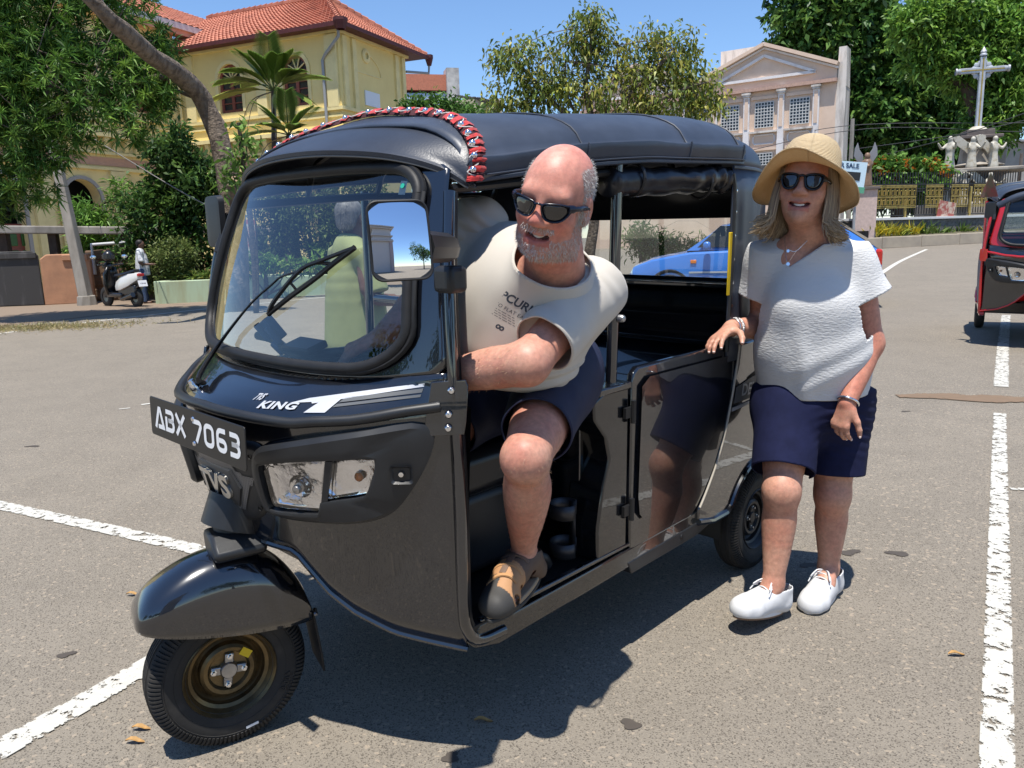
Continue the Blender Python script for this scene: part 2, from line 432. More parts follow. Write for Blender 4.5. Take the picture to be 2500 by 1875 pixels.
def worn(name, col, lo, hi, sc=9, alpha_base=True, rough=.75, sc2=60):
 m = bpy.data.materials.new(name); m.use_nodes = True; nt = m.node_tree; b = nt.nodes['Principled BSDF']; N = nt.nodes.new; L = nt.links.new
 b.inputs['Roughness'].default_value = rough
 tc = N('ShaderNodeTexCoord')
 n = N('ShaderNodeTexNoise'); n.inputs['Scale'].default_value = sc; n.inputs['Detail'].default_value = 8; n.inputs['Roughness'].default_value = .72; L(tc.outputs['Object'], n.inputs['Vector'])
 r = N('ShaderNodeMapRange'); r.inputs['From Min'].default_value = lo; r.inputs['From Max'].default_value = hi; L(n.outputs['Fac'], r.inputs['Value'])
 n2 = N('ShaderNodeTexNoise'); n2.inputs['Scale'].default_value = sc2; n2.inputs['Detail'].default_value = 4; L(tc.outputs['Object'], n2.inputs['Vector'])
 mx = N('ShaderNodeMix'); mx.data_type = 'RGBA'; mx.inputs['A'].default_value = (*col, 1); mx.inputs['B'].default_value = (*[c * .72 for c in col], 1); L(n2.outputs['Fac'], mx.inputs['Factor']); L(mx.outputs['Result'], b.inputs['Base Color'])
 at_ = N('ShaderNodeAttribute'); at_.attribute_name = 'edge'
 mu = N('ShaderNodeMath'); mu.operation = 'ADD'; L(r.outputs[0], mu.inputs[0])
 su = N('ShaderNodeMath'); su.operation = 'SUBTRACT'; su.inputs[1].default_value = 1.0; L(at_.outputs['Fac'], su.inputs[0]); L(su.outputs[0], mu.inputs[1])
 cl = N('ShaderNodeClamp'); L(mu.outputs[0], cl.inputs[0])
 st = N('ShaderNodeMapRange'); st.inputs['From Min'].default_value = .35; st.inputs['From Max'].default_value = .5; L(cl.outputs[0], st.inputs['Value'])
 L(st.outputs[0], b.inputs['Alpha'])
 return m
M['paint'] = worn('worn_road_paint', (.56, .54, .48), .385, .51, 26)
M['paint_far'] = worn('far_road_paint', (.60, .58, .52), .2, .4, 6)
M['soil'] = worn('bare_soil', (.20, .135, .085), .34, .55, 2.2, rough=.95, sc2=18)
M['verge'] = worn('dry_verge', (.235, .175, .125), .10, .25, 1.2, rough=.95, sc2=25)
def strip(name, pts, w, m, lift=.005, soft=.25, n=30, nw=6):
 """painted or strewn band on the ground, its edge weight stored so that it frays"""
 pts = spline(np.array(pts, float)[:, :2], n); T = np.gradient(pts, axis=0); T /= np.linalg.norm(T, axis=1)[:, None]; Nn = np.stack([-T[:, 1], T[:, 0]], 1)
 w = np.interp(np.linspace(0, 1, n), np.linspace(0, 1, np.size(w)), np.atleast_1d(w))
 V = []; E = []
 for i in range(n):
  for t in np.linspace(-1, 1, nw + 1):
   q = pts[i] + Nn[i] * t * w[i] / 2; V.append((q[0], q[1], float(ground_z(q[0], q[1])) + lift)); E.append(min(1, (1 - abs(t)) / soft + .15))
 b = MB(); b.grid(np.array(V).reshape(n, nw + 1, 3)); o = b.build(name, m, smooth=180)
 a = o.data.attributes.new('edge', 'FLOAT', 'POINT'); a.data.foreach_set('value', np.array(E, np.float32))
 return tag(o, kind='structure')
G = on_ground
l1 = [G(-260, 1178), G(0, 1235), G(250, 1290), G(520, 1352), G(640, 1380)]
strip('road_marking', l1, .105, M['paint'], n=40)
l2 = [G(-120, 1905), G(0, 1832), G(170, 1737), G(345, 1636), G(420, 1592)]
strip('road_marking', l2, .12, M['paint'], n=40)
l3 = [G(2432, 2050), G(2437, 1500), G(2441, 1010)]
strip('road_marking', l3, .088, M['paint'], soft=.3, n=40)
strip('road_marking', [G(2444, 945), G(2448, 860), G(2452, 815), G(2456, 770)], .125, M['paint'], soft=.35, n=30)
strip('road_marking', [G(2466, 1194), G(2600, 1200)], .05, M['paint'], n=8)
strip('road_marking', [G(290, 1000), G(318, 997)], .03, M['paint_far'], n=6)
strip('road_marking', [G(345, 989), G(392, 983)], .05, M['paint_far'], n=6)
strip('road_marking', [G(-150, 838), G(0, 815), G(240, 784), G(480, 757), G(700, 735), G(860, 720)], .11, M['paint_far'], n=40)
strip('road_marking', [G(2150, 668), G(2200, 637), G(2262, 609)], .16, M['paint_far'], n=20)
pc = [G(2190, 968), G(2300, 968), G(2420, 975), G(2560, 980)]
strip('soil_patch', pc, [.16, .34, .38, .36], M['soil'], lift=.007, soft=.8, n=24, nw=10)
M['oil'] = worn('oil_stain', (.075, .062, .05), .30, .5, 14)
def blob(name, c, r, m, lift=.003, sx=1.0, seed=0):
 V = [(c[0], c[1], float(ground_z(c[0], c[1])) + lift)]; E = [1.0]; F = []; n = 20
 for k, q in enumerate((.5, .8, 1.0)):
  for i in range(n):
   t = 2 * math.pi * i / n; rr = r * q * (1 + .3 * math.sin(2 * t + seed) + .2 * math.sin(3 * t + seed * 2)); x, y = c[0] + rr * math.cos(t) * sx, c[1] + rr * math.sin(t)
   V.append((x, y, float(ground_z(x, y)) + lift)); E.append((.95, .7, .25)[k])
   j = (i + 1) % n
   if k == 0: F.append((0, 1 + i, 1 + j))
   else: F.append((1 + (k - 1) * n + i, 1 + k * n + i, 1 + k * n + j, 1 + (k - 1) * n + j))
 b = MB(); b.add(V, F); o = b.build(name, m, smooth=180); a = o.data.attributes.new('edge', 'FLOAT', 'POINT'); a.data.foreach_set('value', np.array(E, np.float32)); return tag(o, kind='structure')
for k, (u, w, s_) in enumerate([(2075, 1350, .030), (1975, 1380, .025), (2033, 1402, .018), (2190, 1352, .03), (1540, 1770, .022), (1100, 1850, .02), (160, 1600, .02), (2210, 1005, .02), (80, 1090, .03)]):
 blob('road_stain', G(u, w), s_, M['oil'], sx=1.5, seed=k)
# left verge in front of the wall
vb = []
for u, wn_, wf in [(-400, 870, 760), (-200, 842, 745), (0, 806, 742), (240, 776, 738), (480, 750, 730), (700, 728, 712), (900, 705, 690), (1150, 690, 668)]:
 vb.append((G(u, wn_), G(u, wf - 25)))
b = MB(); rows = []
E = []
for t in np.linspace(0, 1, 8):
 rows.append([A(*(p * (1 - t) + q * t)) for p, q in vb]); E += [min(1, .2 + t * 4)] * len(vb)
rows = np.array(rows); rows[..., 2] = ground_z(rows[..., 0], rows[..., 1]) + .004
b.grid(rows); o = b.build('dirt_verge', M['verge'], smooth=180)
a = o.data.attributes.new('edge', 'FLOAT', 'POINT'); a.data.foreach_set('value', np.array(E, np.float32)); tag(o, kind='structure')
# ------------------------------------------------------------------ vehicle materials
M['black'] = mat('black_gloss_paint', (.005, .006, .009), rough=.2, coat=1.0, coat_rough=.012, spec=.5); M['black'].node_tree.nodes['Principled BSDF'].inputs['Coat IOR'].default_value = 1.75
def dusty(name, col, dust, sc=3.0, lo=.52, hi=.85, coat=1.0):
 m = mat(name, col, rough=.18, coat=coat, coat_rough=.02, col2=dust, vscale=sc, vlo=lo, vhi=hi, vdet=8, rvar=.3); return m
M['black_dusty'] = dusty('black_paint_dusty', (.006, .007, .009), (.030, .027, .023))
M['vinyl'] = mat('canopy_vinyl', (.046, .058, .084), rough=.42, spec=.5, bump=.12, bscale=260, bdist=.001, var=.35, vscale=5)
M['leather'] = mat('visor_leather', (.036, .043, .060), rough=.40, spec=.5, bump=.35, bscale=190, bdist=.0015, var=.3, vscale=4)
M['seat'] = mat('seat_vinyl', (.012, .013, .017), rough=.30, spec=.5, bump=.15, bscale=300, bdist=.001)
M['plastic'] = mat('matt_black_plastic', (.022, .023, .025), rough=.40, spec=.5, bump=.06, bscale=900, bdist=.0005, var=.25, vscale=12)
M['rubber'] = mat('rubber', (.016, .016, .017), rough=.55, spec=.4, var=.3, vscale=30)
M['tyre'] = mat('tyre_rubber', (.028, .027, .026), rough=.72, spec=.3, col2=(.055, .05, .045), vscale=14, vlo=.5, vhi=.8)
M['dark'] = mat('black_steel', (.010, .010, .011), rough=.42, spec=.5)
M['chrome'] = mat('bright_metal', (.78, .78, .80), rough=.16, metal=1.0)
M['alu'] = mat('grey_metal', (.42, .42, .43), rough=.38, metal=1.0, var=.3, vscale=30)
M['bronze'] = mat('bronze_rim', (.20, .14, .065), rough=.38, metal=.75, col2=(.10, .075, .04), vscale=14)
M['rim_dark'] = mat('dark_rim', (.028, .026, .025), rough=.45, spec=.5, var=.4, vscale=20)
M['white'] = mat('white_paint', (.80, .80, .80), rough=.45)
M['silver'] = mat('silver_decal', (.55, .56, .58), rough=.32, metal=.3)
M['grey_decal'] = mat('grey_decal', (.10, .105, .11), rough=.35)
M['red'] = mat('red_cloth', (.55, .022, .022), rough=.8, sheen=.3, var=.5, vscale=60)
M['maroon'] = mat('dark_red_cloth', (.055, .012, .016), rough=.85)
M['yellow'] = mat('yellow_plastic', (.72, .50, .015), rough=.4)
M['amber'] = mat('amber_lens', (.75, .20, .02), rough=.15)
M['blue_plastic'] = mat('blue_plastic', (.02, .07, .20), rough=.35)
M['reflector'] = mat('lamp_reflector', (.80, .80, .82), rough=.06, metal=1.0, bump=.22, bscale=20, bdist=.012)
def glass_mat(name, tint=(.90, .94, .93), ior=1.5, rough=0.0, boost=0.0):
 m = bpy.data.materials.new(name); m.use_nodes = True; nt = m.node_tree; N = nt.nodes.new; L = nt.links.new
 for n in list(nt.nodes):
  if n.type == 'BSDF_PRINCIPLED': nt.nodes.remove(n)
 tr = N('ShaderNodeBsdfTransparent'); tr.inputs[0].default_value = (*tint, 1)
 gl = N('ShaderNodeBsdfGlossy'); gl.inputs['Roughness'].default_value = rough; gl.inputs['Color'].default_value = (1, 1, 1, 1)
 fr = N('ShaderNodeFresnel'); fr.inputs['IOR'].default_value = ior
 ad = N('ShaderNodeMath'); ad.operation = 'MULTIPLY_ADD'; ad.inputs[1].default_value = 1.6; ad.inputs[2].default_value = boost; ad.use_clamp = True; L(fr.outputs[0], ad.inputs[0])
 mx = N('ShaderNodeMixShader'); L(ad.outputs[0], mx.inputs[0]); L(tr.outputs[0], mx.inputs[1]); L(gl.outputs[0], mx.inputs[2])
 L(mx.outputs[0], nt.nodes['Material Output'].inputs[0]); return m
M['glass'] = glass_mat('windscreen_glass', (.84, .90, .88))
M['lens'] = glass_mat('clear_lens', (.95, .95, .95), 1.45, .02, .02)
M['sheet'] = glass_mat('clear_plastic_sheet', (.90, .92, .92), 1.4)
M['mirror'] = mat('mirror_glass', (.92, .93, .94), rough=.0, metal=1.0)

# ------------------------------------------------------------------ black auto rickshaw (x forward, y to its left)
TUK = empty('auto_rickshaw', (-.837, 1.906, 0), R(226.4))
tag(TUK, 'glossy black auto rickshaw with plate ABX 7063 and red trimmed visor', 'auto rickshaw')
ROLL = R(1.3)
def lean(v):
 """the body settles a little towards the side the driver climbs out of"""
 v = np.array(v, float); y, z = v[..., 1].copy(), v[..., 2] - .3; c, s_ = math.cos(ROLL), math.sin(ROLL)
 v[..., 1] = y * c + z * s_; v[..., 2] = .3 + z * c - y * s_; return v
_B = np.array([[math.cos(R(226.4)), math.sin(R(226.4)), 0], [-math.sin(R(226.4)), math.cos(R(226.4)), 0], [0, 0, 1]])
def tuk_w(v): return A(-.837, 1.906, 0) + np.array(v, float) @ _B
def part(mb, name, m, smooth=40, bevel=0, parent=None, rolled=True, seg=2):
 return mb.build(name, m, parent or TUK, smooth, bevel, lean if rolled else None, seg)

ZR = [.30, .45, .57, .68, .80, .93, .955, .985, 1.02]
NX = [-.125, -.12, -.115, -.098, -.075, -.05, -.07, -.13, -.22]
DX = [.265, .265, .265, .275, .297, .32, .30, .24, .15]
PX = [1.8, 1.8, 1.8, 1.9, 2, 2, 2.1, 2.3, 2.6]
WY = [.60, .60, .60, .60, .60, .60, .598, .592, .585]
def cowl_x(y, z):
 z = min(max(z, .30), 1.02); a = abs(y) / np.interp(z, ZR, WY)
 return np.interp(z, ZR, NX) - np.interp(z, ZR, DX) * a ** np.interp(z, ZR, PX)
def cowl_n(y, z):
 e = .004; return nrm([1, -(cowl_x(y + e, z) - cowl_x(y - e, z)) / (2 * e), -(cowl_x(y, z + e) - cowl_x(y, z - e)) / (2 * e)])
def cowl(y, z, off=0.0): return A(cowl_x(y, z), y, z) + cowl_n(y, z) * off
ZL = ([0, .2, .35, .5, .6, .75, 1], [.57, .575, .57, .47, .425, .38, .345])
zbase = lambda a: 1.02 + .03 * a ** 3
b = MB(); rows = []
zs0 = [.57, .60, .64, .68, .72, .76, .80, .84, .88, .91, .93, .942, .955, .968, .98, .99, 1.0, 1.01, 1.02]
S_ = np.linspace(-1, 1, 61)
for z0 in zs0:
 r_ = []
 for s in S_:
  a = abs(s); zl = np.interp(a, *ZL); z = zl + (z0 - .57) / .45 * (zbase(a) - zl); y = s * np.interp(min(z, 1.02), ZR, WY)
  r_.append(A(cowl_x(y, z), y, z))
 rows.append(r_)
b.grid(rows)
M['cowl'] = dusty('cowl_paint', (.005, .006, .009), (.026, .024, .021), 2.2, .50, .95); M['cowl'].node_tree.nodes['Principled BSDF'].inputs['Coat IOR'].default_value = 1.7; cw = part(b, 'front_cowl', M['cowl'], smooth=60)
md = cw.modifiers.new('thick', 'SOLIDIFY'); md.thickness = .006; md.offset = -1
# rolled lower lip and inner wheel arch
lip = [A(cowl_x(s * .6, np.interp(abs(s), *ZL)), s * .6, np.interp(abs(s), *ZL)) for s in S_]
b = MB(); b.tube([p + A(-.004, 0, 0) for p in lip], .009, 8)
part(b, 'cowl_lip', M['black'], parent=TUK)
b = MB(); rows = []
for t in np.linspace(0, 1, 9):
 rows.append([A(p[0] * (1 - t) + (-.33 - .12 * abs(s)) * t - .01, p[1] * (1 - .25 * t), p[2] * (1 - t) + t * (.40 + .12 * (1 - abs(s))) + .10 * math.sin(math.pi * t) * (1 - abs(s))) for s, p in zip(S_, lip)])
b.grid(rows); part(b, 'inner_arch', M['black'], smooth=60)

def WS(s, t, off=0.0):
 a = abs(s); P0 = A(-.22 - .15 * a ** 2.6, .585 * s, 1.02 + .03 * a ** 3); P1 = A(-.435 - .035 * a ** 3, .50 * s, 1.555 - .03 * a ** 3)
 P = P0 + (P1 - P0) * t; P[0] += .02 * math.sin(math.pi * t)
 n = nrm([.90, .30 * s * a, .38]); return P + n * off
def rrect(s0, s1, t0, t1, rs, rt, n=9):
 out = []
 for cs, ct, a0 in ((s1 - rs[1], t1 - rt[1], 0), (s0 + rs[1], t1 - rt[1], 90), (s0 + rs[0], t0 + rt[0], 180), (s1 - rs[0], t0 + rt[0], 270)):
  k = 1 if ct > .5 else 0
  for q in np.linspace(a0, a0 + 90, n): out.append((cs + rs[k] * math.cos(R(q)), ct + rt[k] * math.sin(R(q))))
 return out
def densify(loop, m=10):
 out = []
 for i in range(len(loop)):
  p, q = np.array(loop[i]), np.array(loop[(i + 1) % len(loop)]); d = np.linalg.norm(q - p); k = max(1, int(d / .08))
  for j in range(k): out.append(tuple(p + (q - p) * j / k))
 return out
hole = densify(rrect(-.86, .86, .035, .955, (.26, .17), (.20, .12)))
def outer_of(s, t):
 c = A(0, .5); d = A(s, t) - c; k = 1e9
 if abs(d[0]) > 1e-9: k = min(k, 1 / abs(d[0]))
 if abs(d[1]) > 1e-9: k = min(k, .5 / abs(d[1]))
 return c + d * k
b = MB(); rings = []
for q in np.linspace(0, 1, 6):
 rings.append([WS(*(A(s, t) * (1 - q) + outer_of(s, t) * q)) for s, t in hole])
b.loft(rings, True, False)
fr = part(b, 'windscreen_frame', M['black'], smooth=50); md = fr.modifiers.new('thick', 'SOLIDIFY'); md.thickness = .008; md.offset = -1
b = MB(); rings = []
for q in np.linspace(1, .02, 12):
 rings.append([WS(s * q, .5 + (t - .5) * q, .006) for s, t in hole])
b.loft(rings, True, False); b.f.append(tuple(range(len(b.v) - len(hole), len(b.v)))); b.m.append(0)
ws = part(b, 'windscreen', M['glass'], smooth=180)
b = MB(); lp = [WS(s, t, .010) for s, t in hole]; lp.append(lp[0]); b.tube(lp, .015, 8, cap=False)
part(b, 'windscreen_seal', M['rubber'], smooth=60)
b = MB(); lp = [WS(s * 1.035, .5 + (t - .5) * 1.04, .012) for s, t in hole]; lp.append(lp[0]); b.tube(lp, .0075, 6, cap=False)
part(b, 'seal_trim', M['rubber'], smooth=60)
# sun strip of film at the top of the glass
# sticker
b = MB(); b.grid([[WS(s, t, .0045) for s in np.linspace(.735, .775, 3)] for t in np.linspace(.835, .90, 3)])
stk = part(b, 'sticker', M['white'], smooth=0)
b = MB(); b.lathe([(0, 0), (.0065, 0)], 14, WS(.755, .875, .0075), WS(.755, .875, .02) - WS(.755, .875)); part(b, 'sticker_emblem', mat('teal_print', (.02, .35, .25), .5), smooth=0)

# door frame tube on the driver's side and its mirror twin
fp = spline([(-.448, .520, 1.462), (-.40, .562, 1.25), (-.378, .592, 1.0), (-.38, .602, .75), (-.380, .602, .47), (-.392, .602, .395), (-.43, .602, .355), (-.52, .602, .345)], 40)
b = MB(); b.tube(fp, .015, 10); p1 = part(b, 'door_frame', M['black']); mirror_y(p1, TUK)
b = MB(); b.tube(fp + A(-.022, -.012, 0), .012, 8); p1 = part(b, 'door_seal', M['rubber']); mirror_y(p1, TUK)

# bumper strip across the nose with end brackets
yb = np.linspace(-.575, .575, 61); zb = np.interp(np.abs(yb), [0, .3, .42, .575], [.938, .930, .941, .972])
b = MB(); b.tube([cowl(y, z, .010) for y, z in zip(yb, zb)], .0135, 10)
part(b, 'bumper_strip', M['plastic'])
b = MB(); b.poly([(.545, .905), (.605, .905), (.612, .935), (.612, 1.02), (.605, 1.035), (.545, 1.03)], lambda u, v, w: A(cowl_x(min(u, .6), v) - .012 - (.0 if u < .6 else .02), u + w * .7, v) + A(w, 0, 0), .012, .020)
br = part(b, 'bracket', M['black'], bevel=.002)
for z in (.925, .957, 1.012):
 b = MB(); b.lathe([(.0, .008), (.006, .007), (.0095, .003), (.0095, 0)], 10, A(cowl_x(.59, z) + .012, .602, z), (.6, .8, 0)); part(b, 'bolt', M['chrome'], parent=TUK)
mirror_y(br, TUK)

# number plate
def plate(u, v, w): return A(-.022 + w + (v - .88) * -.03, u, v)
def rr2(x0, x1, y0, y1, r, n=5):
 out = []
 for cx, cy, a0 in ((x1 - r, y1 - r, 0), (x0 + r, y1 - r, 90), (x0 + r, y0 + r, 180), (x1 - r, y0 + r, 270)):
  for q in np.linspace(a0, a0 + 90, n): out.append((cx + r * math.cos(R(q)), cy + r * math.sin(R(q))))
 return out
b = MB(); b.poly(rr2(-.267, .267, .828, .936, .010), plate, 0, .0035)
pl = part(b, 'number_plate', mat('plate_black', (.012, .012, .012), .35, spec=.5), smooth=30, bevel=.0015)
def stroke(pts, w, closed=False):
 """flat band along a polyline with mitred corners -> list of quads in 2D"""
 P = np.array(pts, float); n = len(P); L_, R_ = [], []
 for i in range(n):
  if closed: a, c = P[i] - P[i - 1], P[(i + 1) % n] - P[i]
  else:
   a = P[i] - P[i - 1] if i else P[1] - P[0]; c = P[i + 1] - P[i] if i < n - 1 else P[i] - P[i - 1]
  a = a / np.linalg.norm(a); c = c / np.linalg.norm(c); na = A(-a[1], a[0]); nc = A(-c[1], c[0]); m = na + nc; m = m / np.linalg.norm(m); k = min(1 / max(.45, m @ na), 2.2)
  L_.append(P[i] + m * w / 2 * k); R_.append(P[i] - m * w / 2 * k)
 return L_, R_
def arc2(cx, cy, rx, ry, a0, a1, n=7): return [(cx + rx * math.cos(R(t)), cy + ry * math.sin(R(t))) for t in np.linspace(a0, a1, n)]
GL = {  # techno lettering, unit cell 1 x 1.5
 'A': ([[(-.02, 0), (.40, 1.42), (.58, 1.42), (1.0, .12), (.38, .12)]], 0),
 'B': ([[(.02, 0), (.02, .0)]], 0),
}
def glyph(ch):
 if ch == 'A': return [([(.02, -.05), (.46, 1.40), (.60, 1.40), (.98, .10), (.34, .10)], False)]
 if ch == 'B': return [([(.06, 1.40), (.68, 1.40)] + arc2(.68, 1.09, .22, .31, 90, -90)[1:] + [(.34, .78)], False), ([(.34, .78), (.70, .78)] + arc2(.70, .44, .24, .34, 90, -90)[1:] + [(.10, .10), (.10, 1.02)], False)]
 if ch == 'X': return [([(.02, 0), (.98, 1.5)], False), ([(.02, 1.5), (.98, 0)], False)]
 if ch == '7': return [([(.04, 1.40), (.72, 1.40)] + arc2(.70, 1.16, .22, .24, 90, -10)[1:] + [(.40, 0)], False)]
 if ch == '0': return [(arc2(.40, 1.08, .30, .32, 180, 90, 5) + arc2(.60, 1.08, .30, .32, 90, 0, 5) + arc2(.60, .42, .30, .32, 0, -90, 5) + arc2(.40, .42, .30, .32, 270, 180, 5), True)]
 if ch == '6': return [([(.90, 1.40), (.42, 1.40)] + arc2(.42, 1.04, .30, .36, 90, 180, 6)[1:] + arc2(.42, .42, .30, .32, 180, 270, 6) + arc2(.62, .42, .28, .32, -90, 90, 8) + [(.20, .74)], False)]
 if ch == '3': return [([(.06, 1.40), (.64, 1.40)] + arc2(.64, 1.09, .24, .31, 90, -90)[1:] + [(.22, .78)], False), ([(.22, .78), (.64, .78)] + arc2(.64, .44, .26, .34, 90, -90)[1:] + [(.06, .10)], False)]
 return []
cwid = .052; x0 = -.232
for ch in 'ABX 7063':
 if ch == ' ': x0 += .030; continue
 b = MB()
 for pts, cl in glyph(ch):
  q = [(x0 + x * cwid, .855 + y * .0375) for x, y in pts]; L_, R_ = stroke(q, .0125, cl); n = len(q)
  for i in range(n if cl else n - 1):
   k = (i + 1) % n; b.add([plate(*L_[i], .0045), plate(*R_[i], .0045), plate(*R_[k], .0045), plate(*L_[k], .0045)], [(0, 1, 2, 3)])
 part(b, 'plate_character', M['white'], smooth=0, parent=pl); x0 += cwid + .0135
for z in (.912, .848):
 b = MB(); b.lathe([(0, .004), (.005, .0035), (.007, 0)], 10, plate(.0, z, .0035), (1, 0, 0)); part(b, 'screw', M['chrome'], parent=pl)
# nose trim, mesh grille and emblem below the plate
def cpatch(outline, off0, off1, inner=None):
 """raised patch of the cowl bounded by an outline of (y,z)"""
 pass
def patch(b, loops, offs, mi=0, cap=True):
 rings = [[cowl(y, z, o) if np.isscalar(o) else cowl(y, z, oo) for (y, z), oo in zip(lp, np.broadcast_to(o, len(lp)))] for lp, o in zip(loops, offs)]
 b.loft(rings, True, False, mi)
 if cap:
  # fan of shrinking rings so that the face follows the cowl
  lp = np.array(loops[-1]); c = lp.mean(0); prev = len(b.v) - len(lp); n = len(lp); o = offs[-1] if np.isscalar(offs[-1]) else offs[-1]
  for q in (.66, .33, .05):
   st = len(b.v); b.v.extend([tuple(cowl(*(c + (p - c) * q), o)) for p in lp])
   for i in range(n):
    k = (i + 1) % n; b.f.append((prev + i, prev + k, st + k, st + i)); b.m.append(mi)
   prev = st
  b.f.append(tuple(range(prev, prev + n))); b.m.append(mi)
def shrink(lp, d):
 P = np.array(lp, float); n = len(P); out = []
 area = sum(P[i][0] * P[(i + 1) % n][1] - P[(i + 1) % n][0] * P[i][1] for i in range(n)); sg = 1 if area > 0 else -1
 for i in range(n):
  a = nrm(P[i] - P[i - 1]); c = nrm(P[(i + 1) % n] - P[i]); m = nrm(A(-a[1] - c[1], a[0] + c[0])); out.append(P[i] + sg * m * d)
 return out
nose = spline([(-.20, .86), (-.10, .868), (.10, .868), (.20, .86), (.195, .74), (.155, .675), (.10, .640), (0, .630), (-.10, .640), (-.155, .675), (-.195, .74)], 66, True)
b = MB(); patch(b, [nose, shrink(nose, .006), shrink(nose, .02)], [.001, .010, .014]); nt_ = part(b, 'nose_panel', M['plastic'], smooth=60)
gr = [(-.165, .775), (-.10, .785), (-.085, .805), (.085, .805), (.10, .785), (.165, .775), (.13, .735), (.095, .675), (-.095, .675), (-.13, .735)]
b = MB(); patch(b, [gr, shrink(gr, .004)], [.0145, .0150]); gp = part(b, 'grille', mat('grille_backing', (.012, .012, .013), .5), smooth=60, parent=nt_)
b = MB()
gpoly = np.array(gr)
def inside(p, poly):
 c = False; n = len(poly)
 for i in range(n):
  a, d = poly[i], poly[i - 1]
  if (a[1] > p[1]) != (d[1] > p[1]) and p[0] < (d[0] - a[0]) * (p[1] - a[1]) / (d[1] - a[1]) + a[0]: c = not c
 return c
ri = 0
for z in np.arange(.68, .806, .0078):
 ri += 1
 for y in np.arange(-.165, .166, .0090):
  yy = y + (.0045 if ri % 2 else 0)
  if inside((yy, z), gpoly * A(.97, 1)):
   h = [cowl(yy + .0046 * math.cos(R(60 * k + 30)), z + .0043 * math.sin(R(60 * k + 30)), .0168) for k in range(6)]; g2 = [cowl(yy + .0029 * math.cos(R(60 * k + 30)), z + .0027 * math.sin(R(60 * k + 30)), .0168) for k in range(6)]
   b.add(h + g2, [(k, (k + 1) % 6, 6 + (k + 1) % 6, 6 + k) for k in range(6)])
part(b, 'grille_mesh', mat('grille_silver', (.32, .32, .33), .35, metal=.6), smooth=0, parent=nt_)['kind'] = 'stuff'
em = [(-.105, .740), (-.080, .786), (.080, .786), (.105, .740), (.080, .686), (-.080, .686)]
b = MB(); patch(b, [em, em, shrink(em, .005)], [.0165, .022, .024]); ep = part(b, 'emblem_plate', mat('emblem_black', (.03, .031, .033), .4), smooth=30, parent=nt_)
place_text('TVS', .074, 'emblem_letters', mat('emblem_silver', (.62, .60, .55), .28, metal=.8), ep, lambda u, v, w: lean(cowl(u * 1.12, .736 + v * 1.15, .027 + w * 4)), bold=.0028, extrude=.001, space=1.05)
for y, z in ((-.165, .835), (.165, .835), (.150, .69), (-.150, .69)):
 b = MB(); b.lathe([(0, -.002), (.006, -.002), (.0068, .0008)], 10, cowl(y, z, .0148), cowl_n(y, z)); part(b, 'screw_hole', M['dark'], parent=nt_)

# headlamps
hs = spline([(.168, .800), (.195, .858), (.25, .880), (.397, .913), (.522, .936), (.55, .934), (.566, .908), (.558, .856), (.525, .779), (.478, .714), (.408, .687), (.32, .680), (.215, .681), (.170, .705)], 90, True)
bz = spline([(.199, .806), (.212, .826), (.298, .843), (.40, .853), (.455, .858), (.463, .850), (.457, .815), (.440, .772), (.425, .760), (.345, .742), (.334, .735), (.329, .714), (.32, .708), (.215, .702), (.197, .716)], 90, True)
b = MB(); c0 = np.array(bz).mean(0)
hsA = np.array(hs); bzA = np.array(bz)
def ang_match(src, ref):  # resample src by angle around the centre so loops pair up
 cs = A(.345, .782); an = np.unwrap(np.arctan2(src[:, 1] - cs[1], src[:, 0] - cs[0])); ar = np.linspace(0, 2 * math.pi, 90, endpoint=False)
 out = []
 for t in ar:
  d = A(math.cos(t), math.sin(t)); best = None
  for i in range(len(src)):
   p, q = src[i] - cs, src[(i + 1) % len(src)] - cs; e = q - p; den = d[0] * e[1] - d[1] * e[0]
   if abs(den) < 1e-12: continue
   k = (p[0] * e[1] - p[1] * e[0]) / den; u = (p[0] * d[1] - p[1] * d[0]) / den
   if k > 0 and -1e-6 <= u <= 1 + 1e-6 and (best is None or k > best): best = k
  out.append(cs + d * (best or .01))
 return np.array(out)
H = ang_match(hsA, None); Z = ang_match(bzA, None)
sh = shrink(H, .010)
offs_o = .032 - .016 * np.clip((H[:, 0] - .44) / .12, 0, 1)
b = MB(); mid = [h * .45 + z * .55 for h, z in zip(sh, Z)]
patch(b, [H, H, sh, mid, shrink(Z, -.006), Z, Z], [.0, offs_o * .7, offs_o, np.minimum(offs_o + .004, .034), np.full(90, .034), np.full(90, .032), np.full(90, .012)], cap=False)
hh = part(b, 'headlamp_housing', M['plastic'], smooth=35)
b = MB(); patch(b, [Z, shrink(Z, .004)], [.010, .008]); lb = part(b, 'lamp_bowl', M['reflector'], smooth=60, parent=hh)
lamp = [(.208, .806), (.222, .822), (.298, .836), (.362, .842), (.350, .80), (.332, .722), (.322, .714), (.268, .712), (.212, .712), (.205, .725)]
ind = [(.378, .842), (.45, .848), (.447, .812), (.430, .775), (.418, .766), (.356, .750)]
b = MB(); patch(b, [lamp, lamp], [.011, .024]); part(b, 'lens', M['lens'], smooth=60, parent=hh)
b = MB()
b.lathe([(.030, .0), (.024, .006), (.012, .002), (0, .012)], 20, cowl(.285, .768, .010), cowl_n(.285, .768)); part(b, 'reflector_cup', M['reflector'], parent=hh)
b = MB(); b.lathe([(0, .022), (.010, .020), (.013, .010), (.013, 0)], 14, cowl(.285, .768, .010), cowl_n(.285, .768)); part(b, 'bulb_shield', M['alu'], parent=hh)
b = MB(); patch(b, [ind, ind], [.011, .026]); part(b, 'lens', M['lens'], smooth=60, parent=hh)
b = MB(); b.sphere(cowl(.425, .806, .014), (.010, .013, .012)); part(b, 'indicator_bulb', M['amber'], parent=hh)
